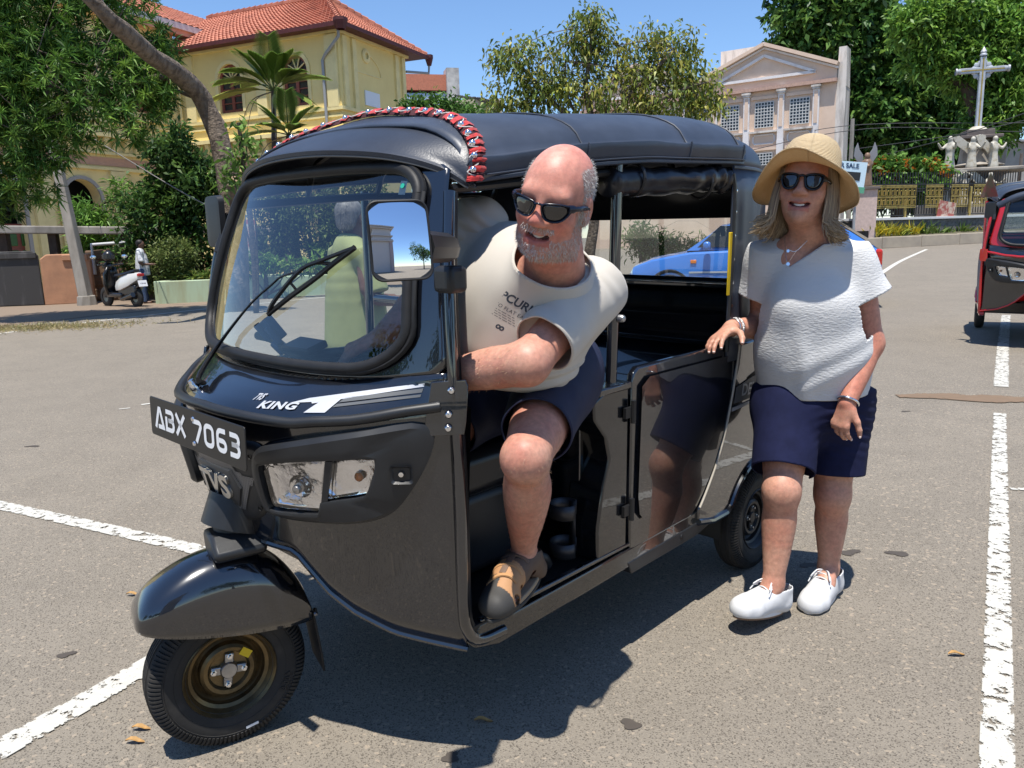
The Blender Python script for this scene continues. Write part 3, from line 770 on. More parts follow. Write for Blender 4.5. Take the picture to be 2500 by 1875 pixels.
b = MB(); b.poly([(.366, .848), (.380, .848), (.352, .735), (.338, .735)], lambda u, v, w: cowl(u, v, w), .012, .030); part(b, 'lamp_divider', M['plastic'], parent=hh, smooth=0)
b = MB(); patch(b, [rr2(.488, .528, .795, .838, .006), rr2(.494, .522, .80, .832, .006)], [.030, .020]); part(b, 'screw_recess', M['plastic'], parent=hh)
b = MB(); b.lathe([(0, .006), (.006, .005), (.008, 0)], 12, cowl(.507, .817, .022), cowl_n(.507, .817)); part(b, 'screw', M['chrome'], parent=hh)
h2 = mirror_y(hh, TUK)
for ch in list(hh.children): mirror_y(ch, h2)

# decals on the cowl
def decal(pts, name, m, off=.0018, n=10):
 """band on the cowl: quad given by four (y,z) corners"""
 p = [np.array(q, float) for q in pts]; b = MB()
 b.grid([[cowl(*((p[0] * (1 - s) + p[1] * s) * (1 - t) + (p[3] * (1 - s) + p[2] * s) * t), off) for s in np.linspace(0, 1, n)] for t in np.linspace(0, 1, 3)])
 return part(b, name, m, smooth=180)
decal([(.300, .982), (.535, 1.024), (.535, 1.016), (.318, .972)], 'stripe_decal', M['silver'], n=24)
decal([(.262, .970), (.300, .982), (.372, .986), (.330, .9765)], 'stripe_decal', M['silver'], n=8)
decal([(.334, .9785), (.376, .984), (.362, .956), (.315, .954)], 'stripe_decal', M['silver'], n=8)
decal([(.383, .987), (.535, 1.012), (.535, 1.003), (.376, .977)], 'stripe_decal', M['grey_decal'], n=24)
decal([(.375, .974), (.535, .999), (.535, .993), (.370, .967)], 'stripe_decal', M['grey_decal'], n=24)
lean_cowl = lambda y0, z0, sx, sz: (lambda u, v, w: lean(cowl(y0 + u * sx, z0 + v * sz + u * .06, .0022 + w)))
place_text('TVS', .017, 'decal_letters', M['silver'], TUK, lean_cowl(.160, .9735, 1.0, 1.0), bold=.0005, extrude=.0002, shear=.2)
place_text('KING', .023, 'decal_letters', M['silver'], TUK, lean_cowl(.238, .9625, 1.75, .8), bold=.0009, extrude=.0002, space=1.1)

# wiper
b = MB(); wb = cowl(-.118, .972, .004); wp = [wb, wb + A(.012, 0, .020), WS(-.36, .05, .035), WS(-.1, .27, .040), WS(.08, .385, .042), WS(.14, .42, .042), WS(.26, .455, .036)]
b.tube(spline(wp, 30), np.interp(np.linspace(0, 1, 30), [0, .06, .3, .5, 1], [.011, .013, .009, .0055, .005]), 8, flat=.6)
wa = part(b, 'wiper_arm', M['dark'])
b = MB(); bl = spline([WS(.02, .25, .016), WS(.17, .34, .016), WS(.33, .43, .016), WS(.45, .51, .016), WS(.56, .58, .016)], 16); b.tube(bl, .0075, 6)
b.tube(spline([bl[0], WS(.09, .31, .03), WS(.26, .455, .036), WS(.40, .51, .032), bl[-1]], 20), .006, 6)
b.tube([WS(.19, .405, .034), bl[5]], .004, 6); b.tube([WS(.36, .495, .032), bl[11]], .004, 6)
part(b, 'wiper_blade', M['dark'])
b = MB(); b.lathe([(0, .03), (.008, .028), (.010, .018), (.014, .012), (.014, 0)], 12, cowl(-.135, .962, 0), cowl_n(-.135, .962)); part(b, 'wiper_nut', M['chrome'], parent=wa)

# visor with cloth fringe and studs
fr_half = [(-.50, .532, 1.485), (-.522, .522, 1.55), (-.545, .475, 1.602), (-.575, .37, 1.648), (-.60, .22, 1.676), (-.62, 0, 1.696)]
fringe = spline([(x, y, z) for x, y, z in fr_half] + [(x, -y, z) for x, y, z in fr_half[-2::-1]], 61)
lipf = spline([(-.492, .533, 1.475), (-.455, .47, 1.515), (-.405, .35, 1.548), (-.365, .18, 1.566), (-.355, 0, 1.572), (-.365, -.18, 1.566), (-.405, -.35, 1.548), (-.455, -.47, 1.515), (-.492, -.533, 1.475)], 61)
b = MB(); rows = []
for i in range(61):
 a_, c_ = lipf[i], fringe[i]; rg = a_ * .80 + c_ * .20; edge = abs(i - 30) / 30
 rg = a_ + A(-.012, 0, .018 * (1 - edge ** 4)) + A(0, .012 * np.sign(a_[1]) * edge ** 2, 0)
 q = [a_ + A(-.03, 0, -.004), a_, a_ + A(.002, 0, .010), rg * .6 + a_ * .4 + A(.002, 0, .004), rg]
 for t in np.linspace(.15, 1, 7): q.append(rg * (1 - t) + c_ * t + A(0, 0, .004 * math.sin(math.pi * t) * (1 - edge ** 3)) + A(0, .010 * np.sign(a_[1]) * math.sin(math.pi * t) * edge, 0))
 rows.append(q)
b.grid(rows); vs = part(b, 'visor', M['leather'], smooth=50); md = vs.modifiers.new('thick', 'SOLIDIFY'); md.thickness = .005; md.offset = -1
b = MB(); b.tube(spline([p + A(-.004, 0, -.003) for p in lipf], 61), .0035, 6); part(b, 'visor_piping', mat('dark_piping', (.10, .10, .10), .5), parent=vs)
# pleated fringe: alternating dark base band and red tufts, pinked edge
b = MB(); rows = []; fd = spline(fringe, 241)
for i, p in enumerate(fd):
 T_ = nrm(fd[min(i + 1, 240)] - fd[max(i - 1, 0)]); out = nrm(np.cross(T_, A(1, 0, 0))); out = out if out @ (p - A(-.6, 0, 1.3)) > 0 else -out
 bk = A(-1, 0, 0) * .9 + out * .1; zig = .0045 * (i % 2)
 pl_ = .0035 * math.sin(i * 1.3)
 rows.append([p + out * .001 + A(.012, 0, 0), p + out * (.010 + pl_) + A(.006, 0, 0), p + out * (.018 + pl_ * .6) + bk * .008, p + out * .015 + bk * (.030 + zig)])
b.grid(rows); fb = part(b, 'fringe', M['maroon'], smooth=0, parent=vs); md = fb.modifiers.new('thick', 'SOLIDIFY'); md.thickness = .002
b = MB(); k = 0
rg_ = np.random.default_rng(3)
while k < 238:
 n = 4 + int(rg_.integers(0, 3)); q = []
 for i in range(k, min(k + n, 240)):
  T_ = nrm(fd[min(i + 1, 240)] - fd[max(i - 1, 0)]); out = nrm(np.cross(T_, A(1, 0, 0))); out = out if out @ (fd[i] - A(-.6, 0, 1.3)) > 0 else -out
  pu = .0022 + .0018 * math.sin(math.pi * (i - k) / n) + .002 * rg_.random(); q.append([fd[i] + out * (.003 + pu) + A(.017 - .004 * rg_.random(), 0, 0), fd[i] + out * (.011 + pu) + A(.006, 0, 0), fd[i] + out * (.019 + pu) + A(-.010, 0, 0), fd[i] + out * (.016 + pu) + A(-.032 + .010 * rg_.random(), 0, 0)])
 if len(q) > 1: b.grid(q)
 k += n + 2 + int(rg_.integers(0, 2))
part(b, 'fringe_tufts', M['red'], smooth=0, parent=vs)
b = MB(); b.tube(spline([fd[i] + A(.016 if (i // 6) % 2 else -.012, 0, 0) + nrm(A(0, fd[i][1], fd[i][2] - 1.1)) * (.010 if (i // 6) % 2 else .022) for i in range(0, 241, 6)], 160), .0016, 5); part(b, 'fringe_cord', mat('pale_cord', (.55, .53, .5), .7), parent=vs)
for i in range(10, 240, 11):
 T_ = nrm(fd[i + 1] - fd[i - 1]); out = nrm(np.cross(T_, A(1, 0, 0))); out = out if out @ (fd[i] - A(-.6, 0, 1.3)) > 0 else -out
 b = MB(); b.sphere(fd[i] + out * .014 + A(.006, 0, 0), .0085, 12, 8); part(b, 'stud', M['chrome'], parent=vs, smooth=180)

# canopy
def can_ring(x, wd, top, low, n=41):
 pr = [(wd, low), (wd + .010, low + .055), (wd * .985, top - .128), (wd * .905, top - .070), (wd * .70, top - .026), (wd * .33, top - .005), (0, top)]
 half = spline([(y, z, 0) for y, z in pr], n // 2 + 1); pts = [A(x, y, z) for y, z, _ in half]
 return pts + [A(x, -p[1], p[2]) for p in pts[-2::-1]]
XS = np.array([-.50, -.60, -.72, -.85, -1.0, -1.15, -1.3, -1.45, -1.6, -1.70, -1.735, -1.755])
TOP = np.interp(XS, [-1.755, -1.735, -1.70, -1.6, -1.3, -1.0, -.6, -.5], [1.715, 1.752, 1.766, 1.768, 1.748, 1.722, 1.684, 1.652])
LOW = np.interp(XS, [-1.755, -1.6, -1.1, -.85, -.5], [1.585, 1.580, 1.560, 1.535, 1.487])
WD = np.interp(XS, [-1.755, -1.735, -1.70, -1.1, -.8, -.5], [.585, .598, .605, .600, .575, .525])
b = MB(); rings = [can_ring(x, w_, t_, l_) for x, w_, t_, l_ in zip(XS, WD, TOP, LOW)]
rings = [[tuple(p) for p in rg] for rg in np.moveaxis(np.array([spline([r[j] for r in rings], 45) for j in range(len(rings[0]))]), 0, 1)]
b.grid(rings); cv = np.array(b.v); dz = vnoise(cv, 5.5, 3) * .004 + vnoise(cv, 14, 4) * .0015
ed = np.clip((1.62 - cv[:, 2]) / .12, 0, 1); cv[:, 1] += np.sign(cv[:, 1]) * ed * .006 * np.sin(cv[:, 0] * 21); cv[:, 2] += dz + ed * .005 * np.sin(cv[:, 0] * 13 + 1); b.v = [tuple(p) for p in cv]
ca = part(b, 'canopy', M['vinyl'], smooth=180); md = ca.modifiers.new('thick', 'SOLIDIFY'); md.thickness = .006; md.offset = -1
for k_ in (13, 26, 37):
 b = MB(); b.tube([np.array(p) + nrm(A(0, p[1], p[2] - 1.2)) * .002 for p in rings[k_]], .0028, 5); part(b, 'canopy_seam', M['vinyl'], parent=ca)
for yy in (1, -1):
 b = MB(); q = [np.array(r[1]) * .55 + np.array(r[0]) * .45 if yy > 0 else np.array(r[-2]) * .55 + np.array(r[-1]) * .45 for r in rings]; b.tube([p + A(0, .006 * yy, 0) for p in q[2:-2]], .0022, 5); part(b, 'canopy_seam', M['vinyl'], parent=ca)
 b = MB(); q = [np.array(r[0]) if yy > 0 else np.array(r[-1]) for r in rings]; b.tube(q[1:-1], .006, 6); part(b, 'canopy_hem', M['vinyl'], parent=ca)
def rear_plan(t):
 """left edge of the rear curtain: t 0 at the front of the side panel, 1 at the middle of the back"""
 pts = spline([(-1.66, .603, 0), (-1.74, .605, 0), (-1.86, .590, 0), (-1.98, .550, 0), (-2.06, .490, 0), (-2.095, .42, 0), (-2.10, .30, 0), (-2.10, 0, 0)], 60)
 return pts[int(round(t * 59))][:2]
# rear hood: two fabric gores that close the canopy down to the back curtain
b = MB(); rows = []
for i in range(60):
 t = i / 59; x, y = rear_plan(t); row = []
 for q in np.linspace(0, 1, 12):
  k = math.cos(q * math.pi / 2) ** .55; kz = math.sin(q * math.pi / 2) ** .8
  cx = -1.70; row.append(A(cx + (x - cx) * k if x < cx else x * 1.0 + (cx - x) * 0, y * k, 1.565 + .165 * kz))
 rows.append(row)
rows = rows + [[A(p[0], -p[1], p[2]) for p in r] for r in rows[-2::-1]]
b.grid(rows); rh = part(b, 'rear_hood', M['vinyl'], smooth=180); md = rh.modifiers.new('thick', 'SOLIDIFY'); md.thickness = .005; md.offset = -1
b = MB(); b.tube([A(*rear_plan(i / 59), 1.568) for i in range(60)] + [A(rear_plan(i / 59)[0], -rear_plan(i / 59)[1], 1.568) for i in range(58, -1, -1)], .007, 6); part(b, 'hood_seam', M['vinyl'], parent=rh)
# rear curtain sides
for sg in (1, -1):
 b = MB(); rows = []
 for i in range(0, 46):
  x, y = rear_plan(i / 59); wv = .004 * math.sin(i * .9)
  rows.append([A(x + (0 if i else .0), sg * (y + wv * (1 - abs(q - .5) * 2)), .90 + q * .67) for q in np.linspace(0, 1, 9)])
 b.grid(rows); rc = part(b, 'rear_curtain', M['vinyl'], smooth=180); md = rc.modifiers.new('thick', 'SOLIDIFY'); md.thickness = .005; md.offset = 0
# back panel with the clear window
wy0, wy1, wz0, wz1 = -.40, .425, 1.165, 1.405
inner = rr2(wy0, wy1, wz0, wz1, .045, 8); b = MB(); corn = [(.52, 1.60), (-.52, 1.60), (-.52, .88), (.52, .88)]
nI = len(inner); V_ = [A(-2.092, y, z) for y, z in inner] + [A(-2.092, y, z) for y, z in corn]; F_ = []
for q in range(4):
 for i in range(8 * q, 8 * q + 7): F_.append((i, i + 1, nI + q))
 F_.append((8 * q + 7, (8 * q + 8) % nI, nI + (q + 1) % 4, nI + q))
b.add(V_, F_)
bp_ = part(b, 'back_panel', M['seat'], smooth=30); md = bp_.modifiers.new('thick', 'SOLIDIFY'); md.thickness = .006
b = MB(); b.poly(inner, lambda u, v, w: A(-2.094 + w, u, v), 0, .001); part(b, 'back_window', M['sheet'], smooth=0)
# rolled side curtain, its strap and the yellow reflective strip, press studs
b = MB(); ph = spline([(-1.02, .555, 1.50), (-1.2, .560, 1.508), (-1.45, .563, 1.520), (-1.60, .566, 1.532), (-1.665, .568, 1.520)], 40); rr_ = .042 + .005 * np.sin(np.arange(40) * 1.1) * np.linspace(.2, 1, 40); b.tube(ph, rr_, 14)
cv = np.array(b.v); cv += (vnoise(cv, 40, 8) * .004)[:, None] * A(.2, 1, 1); b.v = [tuple(p) for p in cv]; rcur = part(b, 'rolled_curtain', M['seat'], smooth=180)
for x in (-1.13, -1.52):
 b = MB(); b.tube([A(x, .560 + .047 * math.cos(t), 1.512 + .047 * math.sin(t)) for t in np.linspace(0, 2 * math.pi, 25)], .005, 6, cap=False); part(b, 'strap', M['dark'], parent=rcur)
b = MB(); b.box((-1.658, .606, 1.245), (.020, .006, .215)); part(b, 'yellow_strip', M['yellow'], bevel=.002)
b = MB(); b.tube(spline([(-1.655, .607, 1.545), (-1.672, .607, 1.48), (-1.672, .607, 1.30), (-1.668, .607, 1.1), (-1.66, .607, .94)], 24), .008, 6); part(b, 'curtain_edge', M['plastic'])
for z in (1.49, 1.42, 1.34, 1.26, 1.18, 1.10, 1.02):
 b = MB(); b.lathe([(0, .005), (.0055, .004), (.0075, 0)], 10, (-1.683, .606, z), (0, 1, 0)); part(b, 'press_stud', M['chrome'])
# lower body
FZ = .385
b = MB(); b.poly([(-.40, -.56), (-.40, .56), (-2.30, .56), (-2.30, -.56)], lambda u, v, w: A(u, v, w), FZ - .03, FZ); part(b, 'floor', M['dark'], smooth=0)
b = MB(); b.grid([[A(x, y, z + (.0 if x < -.42 else .0)) for x, z in ((-.36, .44), (-.40, .34), (-.47, .318), (-.7, .315), (-1.5, .315), (-2.25, .36))] for y in np.linspace(-.56, .56, 5)]); part(b, 'belly_pan', M['dark'], smooth=50)
b = MB(); b.poly([(-.415, .335), (-.43, .395), (-.56, .395), (-.56, .375), (-1.73, .395), (-1.73, .335), (-.9, .315), (-.5, .308)], lambda u, v, w: A(u, w, v), .555, .603); sl = part(b, 'sill', M['black_dusty'], smooth=30, bevel=.006); mirror_y(sl, TUK)
b = MB(); b.box((-.80, .592, FZ + .012), (.72, .018, .014)); part(b, 'sill_edge', M['black'], bevel=.004)
b = MB(); b.poly([(-1.08, .34), (-1.62, .352), (-1.64, .325), (-1.5, .300), (-1.10, .296)], lambda u, v, w: A(u, w, v), .57, .606); lo = part(b, 'lower_sill', M['plastic'], smooth=30, bevel=.004)
b = MB(); b.lathe([(0, .004), (.009, .003), (.011, 0)], 12, (-1.40, .606, .328), (0, 1, 0)); part(b, 'plug', M['dark'], parent=lo)
b = MB(); b.box((-.485, .56, FZ + .006), (.15, .085, .012)); part(b, 'tread_mat', M['rubber'], bevel=.002)
# B post
b = MB(); b.poly([(-.93, .39), (-1.082, .385), (-1.082, .905), (-1.04, .915), (-.95, .905), (-.905, .885), (-.91, .83), (-.965, .77), (-.985, .70), (-.955, .62), (-.93, .5)], lambda u, v, w: A(u, w, v), .47, .598); part(b, 'centre_post', M['black_dusty'], smooth=30, bevel=.008, seg=3)
b = MB(); b.box((-1.0, .575, .912), (.16, .07, .022)); part(b, 'post_cap', M['black'], bevel=.005)
b = MB(); b.tube([A(-1.02, .575, .91), A(-1.035, .572, 1.25), A(-1.045, .57, 1.55)], .0165, 12); pp = part(b, 'post_pole', M['black']); mirror_y(pp, TUK)
b = MB(); b.tube([A(-1.03, .565, 1.115), A(-1.02, .3, 1.115), A(-1.02, -.3, 1.115), A(-1.03, -.565, 1.115)], .014, 10); part(b, 'cross_rail', M['black'])
b = MB(); b.lathe([(0, .02), (.009, .018), (.012, .012), (.012, 0)], 10, (-1.035, .590, 1.115), (0, 1, 0)); part(b, 'bolt', M['alu'])
# rear door
door = [(-1.085, .40), (-1.085, .925)] + [(-1.125 - .04 * math.cos(R(t)), .925 + .04 * math.sin(R(t))) for t in (0, 30, 60, 90)][::1]
door = [(-1.092, .385), (-1.088, .915), (-1.098, .945), (-1.125, .960), (-1.40, .962), (-1.70, .965), (-1.742, .955), (-1.735, .90), (-1.705, .78), (-1.66, .64), (-1.60, .53), (-1.54, .45), (-1.50, .405), (-1.47, .385), (-1.40, .372), (-1.13, .368)]
b = MB(); b.poly(door, lambda u, v, w: A(u, w - .012 * (abs(v - .66) / .3) ** 3, v), .588, .612); dr = part(b, 'side_door', M['black'], smooth=35, bevel=.007, seg=3)
dpan = [(-1.12, .55), (-1.13, .90), (-1.17, .925), (-1.66, .925), (-1.64, .80), (-1.58, .66), (-1.50, .55), (-1.40, .485), (-1.16, .46), (-1.13, .49)]
b = MB(); sh_ = shrink(dpan, .018); b.loft([[A(u, .613, v) for u, v in dpan], [A(u, .608, v) for u, v in sh_]], True, True); part(b, 'door_pressing', M['black'], smooth=25, parent=dr)
b = MB(); b.tube(spline([(u - .006, .612, v) for u, v in door[6:13]], 30), .004, 6); part(b, 'door_piping', mat('beige_piping', (.40, .36, .29), .5), parent=dr)
for z in (.83, .52):
 b = MB(); b.tube([A(-1.083, .614, z - .035), A(-1.083, .614, z + .035)], .008, 8); b.box((-1.063, .608, z), (.035, .010, .032)); part(b, 'hinge', M['dark'], parent=dr)
d2 = mirror_y(dr, TUK)
# rear quarter with wheel arch
def quarter(sgn):
 arch = [(-1.985 + .285 * math.cos(R(t)), .205 + .285 * math.sin(R(t))) for t in np.linspace(30, 150, 19)]
 pts = [(-1.752, .955), (-1.742, .90), (-1.712, .78), (-1.667, .64), (-1.607, .53), (-1.547, .45), (-1.50, .40), (-1.50, .36), (-1.60, .335), (-1.72, .325)] + arch + [(-2.27, .34), (-2.33, .42), (-2.35, .70), (-2.33, .955)]
 b = MB(); b.poly(pts, lambda u, v, w: A(u, sgn * (w - .05 * np.clip((-2.05 - u) / .3, 0, 1) ** 2), v), .585, .612); return b, arch
for sgn in (1, -1):
 b, arch = quarter(sgn); qp = part(b, 'rear_quarter', M['black'], smooth=35, bevel=.006, seg=3)
 b = MB(); b.tube([A(u, sgn * .612, v) for u, v in [(-1.50, .352), (-1.60, .330), (-1.70, .330)] + arch], .012, 8); part(b, 'arch_flare', M['black'], parent=qp)
 if sgn > 0:
  b = MB(); b.poly([(-1.735, .80), (-1.86, .822), (-1.98, .83), (-1.98, .745), (-1.86, .742), (-1.722, .742)], lambda u, v, w: A(u, .6135 + w, v), 0, .001); part(b, 'decal_panel', M['grey_decal'], smooth=0, parent=qp)
  place_text('DELUXE', .062, 'decal_letters', M['silver'], qp, lambda u, v, w: lean(A(-1.885 - u * 1.0, .6155 + w, .775 + v + u * -.06)), bold=.001, extrude=.0003, shear=.2)
  b = MB(); b.poly([(-1.712, .728), (-1.98, .735), (-1.98, .725), (-1.708, .715)], lambda u, v, w: A(u, .6135 + w, v), 0, .001); part(b, 'decal_stripe', M['silver'], smooth=0, parent=qp)
b = MB(); b.poly([(-.585, .40), (.585, .40), (.575, .93), (.54, .955), (-.54, .955), (-.575, .93)], lambda u, v, w: A(w, u, v), -2.36, -2.33); part(b, 'tail_panel', M['black'], bevel=.01)
b = MB(); b.box((-2.05, 0, .945), (.56, 1.14, .02)); part(b, 'rear_deck', M['black'], bevel=.004)
for sgn in (1, -1): b = MB(); b.lathe([(.285, -.16), (.285, .0)], 24, (-1.985, sgn * .59, .215), (0, sgn, 0), a0=math.pi, a1=1.999 * math.pi); part(b, 'wheel_housing', M['dark'], smooth=60)
# seats and inner panels
b = MB(); b.box((-.66, .04, .70), (.46, .74, .13)); st = part(b, 'driver_seat', M['seat'], bevel=.035, seg=4)
b = MB(); b.box((-.67, .06, .515), (.44, .66, .25)); part(b, 'seat_box', M['plastic'], bevel=.03, seg=4)
b = MB(); b.box((-.905, .10, 1.03), (.075, .62, .36), rot_euler(0, R(-8), 0)); part(b, 'driver_backrest', M['seat'], bevel=.03, seg=4)
b = MB(); b.box((-.965, 0, .63), (.02, 1.02, .5)); part(b, 'bulkhead', M['black'], bevel=.004)
b = MB(); b.lathe([(0, .004), (.007, .003), (.009, 0)], 10, (-.954, .49, .80), (1, 0, 0)); part(b, 'bolt', M['chrome'])
b = MB(); b.box((-1.72, 0, .66), (.50, 1.06, .16)); part(b, 'rear_seat', M['seat'], bevel=.04, seg=4)
b = MB(); rows = []
for y in np.linspace(-.55, .55, 9): rows.append([A(-1.74 - .06 * t - .28 * t * t - .03 * math.cos(y * 3), y, .70 + .46 * t) for t in np.linspace(0, 1, 10)])
b.grid(rows); part(b, 'rear_backrest', M['black'], smooth=180)
b = MB(); b.box((-2.0, 0, 1.145), (.14, 1.10, .016)); part(b, 'parcel_shelf', M['black'], bevel=.004)
b = MB(); b.box((-1.37, -.585, .66), (1.96, .02, .56)); part(b, 'off_side_panel', M['black'], bevel=.004)
b = MB(); b.tube([A(-.47, -.50, 1.46), A(-1.0, -.56, 1.50), A(-1.66, -.58, 1.52)], .014, 8); b.tube([A(-.47, .50, 1.47), A(-1.0, .555, 1.525), A(-1.66, .58, 1.545)], .012, 8); part(b, 'roof_rail', M['dark'])
b = MB()
for x in (-.75, -1.05, -1.4, -1.68): b.tube(spline([(x, .56, 1.50), (x, .45, 1.62), (x, 0, 1.67), (x, -.45, 1.62), (x, -.56, 1.50)], 15), .011, 6)
part(b, 'roof_hoops', M['dark'])
# bottle holder
b = MB()
for z in (.555, .435):
 c = A(-.875, .515, z); ring = [c + A(.044 * math.cos(t), .044 * math.sin(t), 0) for t in np.linspace(R(-200), R(90), 26)]
 b.grid([[p + A(0, 0, -.022) for p in ring], [p + A(0, 0, .022) for p in ring]])
b.grid([[A(-.913, .505 + dy, z) for dy in (0, .022)] for z in (.42, .57)])
bh = part(b, 'bottle_holder', mat('grey_strap_steel', (.05, .05, .055), .4, metal=.5), smooth=60); md = bh.modifiers.new('thick', 'SOLIDIFY'); md.thickness = .003
b = MB(); b.tube(spline([(-.80, .52, .40), (-.78, .52, .43), (-.74, .51, .445), (-.70, .50, .43), (-.68, .50, .40)], 16), .008, 8, flat=2.2); part(b, 'pedal', M['dark'])
# dashboard, steering bar and phone clamp
b = MB(); rows = []
for y in np.linspace(-.52, .52, 15): rows.append([A(cowl_x(y, 1.0) - .03, y, 1.005), A(cowl_x(y, 1.0) - .10, y, 1.0), A(-.46, y, .97), A(-.50, y, .93), A(-.48, y, .60)])
b.grid(rows); part(b, 'dashboard', M['plastic'], smooth=40)
b = MB(); b.tube(spline([(-.40, .34, 1.055), (-.37, .2, 1.06), (-.34, .08, 1.045), (-.33, 0, 1.03), (-.34, -.08, 1.045), (-.37, -.2, 1.06), (-.40, -.34, 1.055)], 30), .014, 10); hb = part(b, 'handlebar', M['dark'])
b = MB(); b.tube([A(-.33, 0, 1.03), A(-.22, 0, .70)], .025, 10); part(b, 'steering_column', M['dark'])
b = MB(); b.box((-.335, -.13, 1.10), (.03, .045, .075), rot_euler(.4, .5, 0)); b.box((-.315, -.155, 1.09), (.02, .014, .06), rot_euler(.4, .5, 0)); b.box((-.315, -.095, 1.085), (.02, .014, .06), rot_euler(.4, .5, 0)); b.tube([A(-.33, -.13, 1.06), A(-.345, -.10, 1.03)], .012, 8)
part(b, 'phone_clamp', M['blue_plastic'], bevel=.004)
b = MB(); b.box((-.32, .055, 1.068), (.07, .13, .022), rot_euler(0, .3, 0)); part(b, 'instrument_pod', M['plastic'], bevel=.006)

# mirrors: the near one is folded round so that its glass faces forward
MC = A(-.115, .745, 1.357)
to_cam = nrm(A(.803, 1.92, 1.335) - MC)
mz = nrm(A(.02, -.02, 1)); mn = nrm(to_cam + A(-.12, .10, .21)); mx_ = nrm(np.cross(mz, mn)); mz2 = np.cross(mn, mx_)
def mir(u, v, w): return MC + mx_ * u + mz2 * v + mn * w
ol = rr2(-.056, .056, -.073, .073, .020, 7)
b = MB(); b.loft([[mir(u * k, v * k, w) for u, v in ol] for k, w in ((.6, -.045), (.86, -.036), (.97, -.018), (1, 0), (.985, .003))], True, True)
mh = part(b, 'wing_mirror', M['plastic'], smooth=50)
b = MB(); ow = rr2(-.0535, .0535, -.0705, .0705, .018, 7); ow = [tuple(np.array(ow[i]) + (np.array(ow[(i + 1) % len(ow)]) - np.array(ow[i])) * j / m) for i in range(len(ow)) for m in (max(1, int(np.linalg.norm(np.array(ow[(i + 1) % len(ow)]) - np.array(ow[i])) / .004)),) for j in range(m)]; b.loft([[mir(u * k, v * k, .0125 - k * k * (u * u + v * v) / .62) for u, v in ow] for k in np.linspace(1, .02, 20)], True, False); b.f.append(tuple(range(len(b.v) - len(ow), len(b.v)))); b.m.append(0); part(b, 'mirror_face', M['mirror'], parent=mh, smooth=180)
b = MB(); b.tube([mir(u, v, .003) for u, v in ol + ol[:1]], .0028, 6, cap=False); part(b, 'mirror_rim', M['rubber'], parent=mh)
b = MB(); e0 = mir(.050, -.010, -.022); e1 = A(-.375, .605, 1.335)
b.tube([e0, e0 * .4 + e1 * .6 + A(0, .02, 0), e1], [.021, .020, .018], 8, flat=1.5); part(b, 'mirror_arm', M['plastic'], parent=mh, smooth=30)
b = MB(); b.loft([[A(-.372 + .02 * dx, .598 + q, z + dz) for dx, q, dz in ((-1, 0, -.02), (1.4, 0, -.02), (1.4, .05, -.01), (-1, .05, -.01), (-1, .05, .02), (-1, 0, .02))] for z in (1.255, 1.29)], True, True)
b = MB(); b.box((-.350, .622, 1.268), (.055, .062, .06)); part(b, 'mirror_bracket', M['plastic'], bevel=.012, parent=mh)
FC = A(-.43, -.60, 1.41)
b = MB(); b.loft([[FC + A(w, u, v) * k for u, v in rr2(-.05, .05, -.085, .085, .022, 5)] for k, w in ((.7, .03), (.96, .02), (1, 0))], True, True); m2 = part(b, 'wing_mirror', M['plastic'], smooth=50)
b = MB(); b.tube([FC + A(0, .04, -.03), A(-.40, -.56, 1.31)], .016, 8); part(b, 'mirror_arm', M['plastic'], parent=m2)

